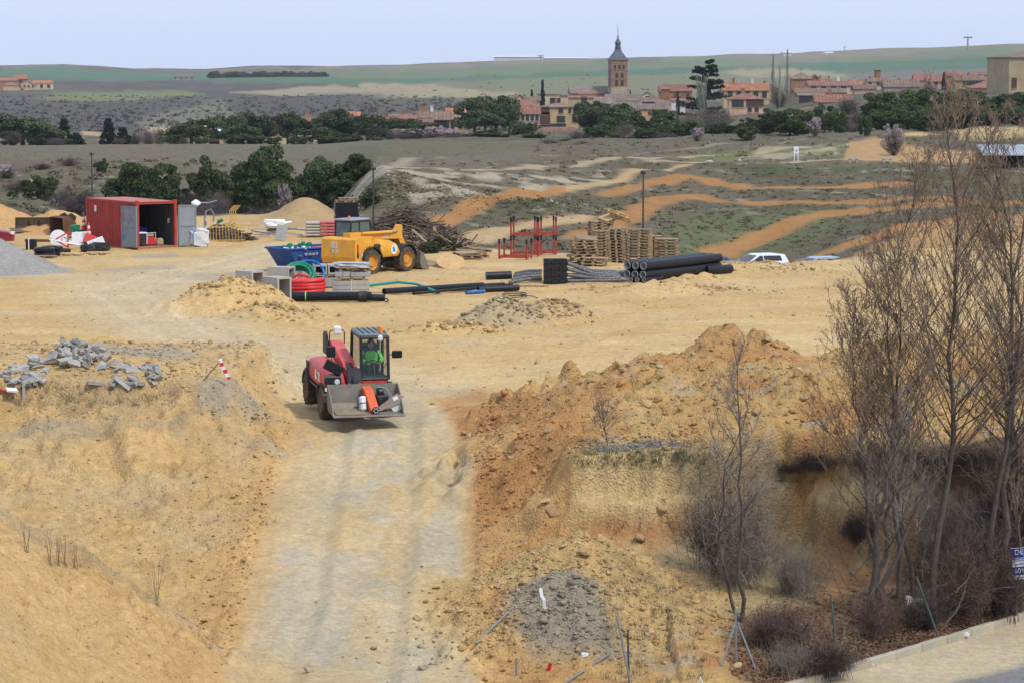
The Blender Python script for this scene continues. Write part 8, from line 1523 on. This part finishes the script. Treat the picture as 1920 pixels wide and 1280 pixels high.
def blades(name, n, pos, h0, h1, m, label, w=.006, per=9):
    rs = np.random.RandomState(n + len(name)); k = MB()
    for i in range(n):
        r_ = pos(rs)
        if r_ is None: continue
        x, y_ = r_; z = height(x, y_)
        for j in range(per): h_ = rs.uniform(h0, h1); p = Vector((x + rs.normal(0, h_ * .3), y_ + rs.normal(0, h_ * .3), z)); e = p + Vector((rs.normal(0, .35) * h_, rs.normal(0, .35) * h_, h_)); s = Vector((rs.normal(0, 1), rs.normal(0, 1), 0)).normalized() * w; o = len(k.v); k.v += [tuple(p - s), tuple(p + s), tuple(e)]; k.f.append((o, o + 1, o + 2))
    tag(k.build(name, m), label, 'weeds', kind='stuff')
L_WEED = mat('dry_weeds', (.19, .165, .12), .9, .4, 1)
blades('bench_weeds', 110, inpx(0, 330, 725, 765), .05, .28, L_WEED, 'dry grey weeds along the edge of the left bench'); blades('bank_weeds', 22, inpx(0, 520, 800, 1100), .05, .2, L_WEED, 'sparse dry weeds on the cut bank'); blades('rim_weeds', 200, inpx(1080, 1330, 845, 880), .06, .25, mat('rim_weed_green', (.10, .11, .06), .9, .4, 1), 'small dark weeds on the rim of the cut'); blades('spoil_weeds', 120, inpx(950, 1900, 680, 850), .06, .3, L_WEED, 'sparse weeds on the spoil heaps'); blades('heap_grass', 160, inpx(1130, 1330, 1080, 1280), .06, .25, L_WEED, 'dry grass on the right flank of the tipped heap')
blades('kerb_grass', 60, inpx(1420, 1600, 1180, 1279), .2, .7, mat('straw', (.36, .29, .17), .9, .3, 1), 'long straw coloured grass at the bottom edge', .005, 7)
for i, (px, py, h_) in enumerate(((50, 1035, 75), (95, 1062, 80), (110, 1060, 70), (140, 1065, 70), (295, 1135, 120), (120, 1058, 60))):
    g = G(px, py); H = h_ * g.y / F; k = MB()
    for j in range(5): e = Vector((q.gauss(0, .1), q.gauss(0, .05), 1)) * H * q.uniform(.6, 1); k.tube([(q.gauss(0, .03), 0, -.03), e * .5 + Vector((q.gauss(0, .02), 0, 0)), e], [.006, .005, .002], 4, False)
    tag(k.build('weed_stalk', M_PTWIG, None, False, g), f'{ORD[i]} thin dry weed in the little gully at the lower left', 'weed', 'dry weeds in the gully')
# ------------------------------------------------------------------ the air
hz = MB(); hz.bb(-1600, 1600, -60, 5700, -45, 75); hm = bpy.data.materials.new('air'); hm.use_nodes = True; hn = hm.node_tree.nodes; hn.remove(hn['Principled BSDF']); pv = hn.new('ShaderNodeVolumePrincipled')
pv.inputs['Color'].default_value = (.80, .88, 1, 1); pv.inputs['Density'].default_value = 0.00005; pv.inputs['Anisotropy'].default_value = 0.2; hm.node_tree.links.new(pv.outputs[0], hn['Material Output'].inputs['Volume'])
tag(hz.build('haze', hm), kind='stuff', label='thin bluish haze over the whole valley', cat='haze')
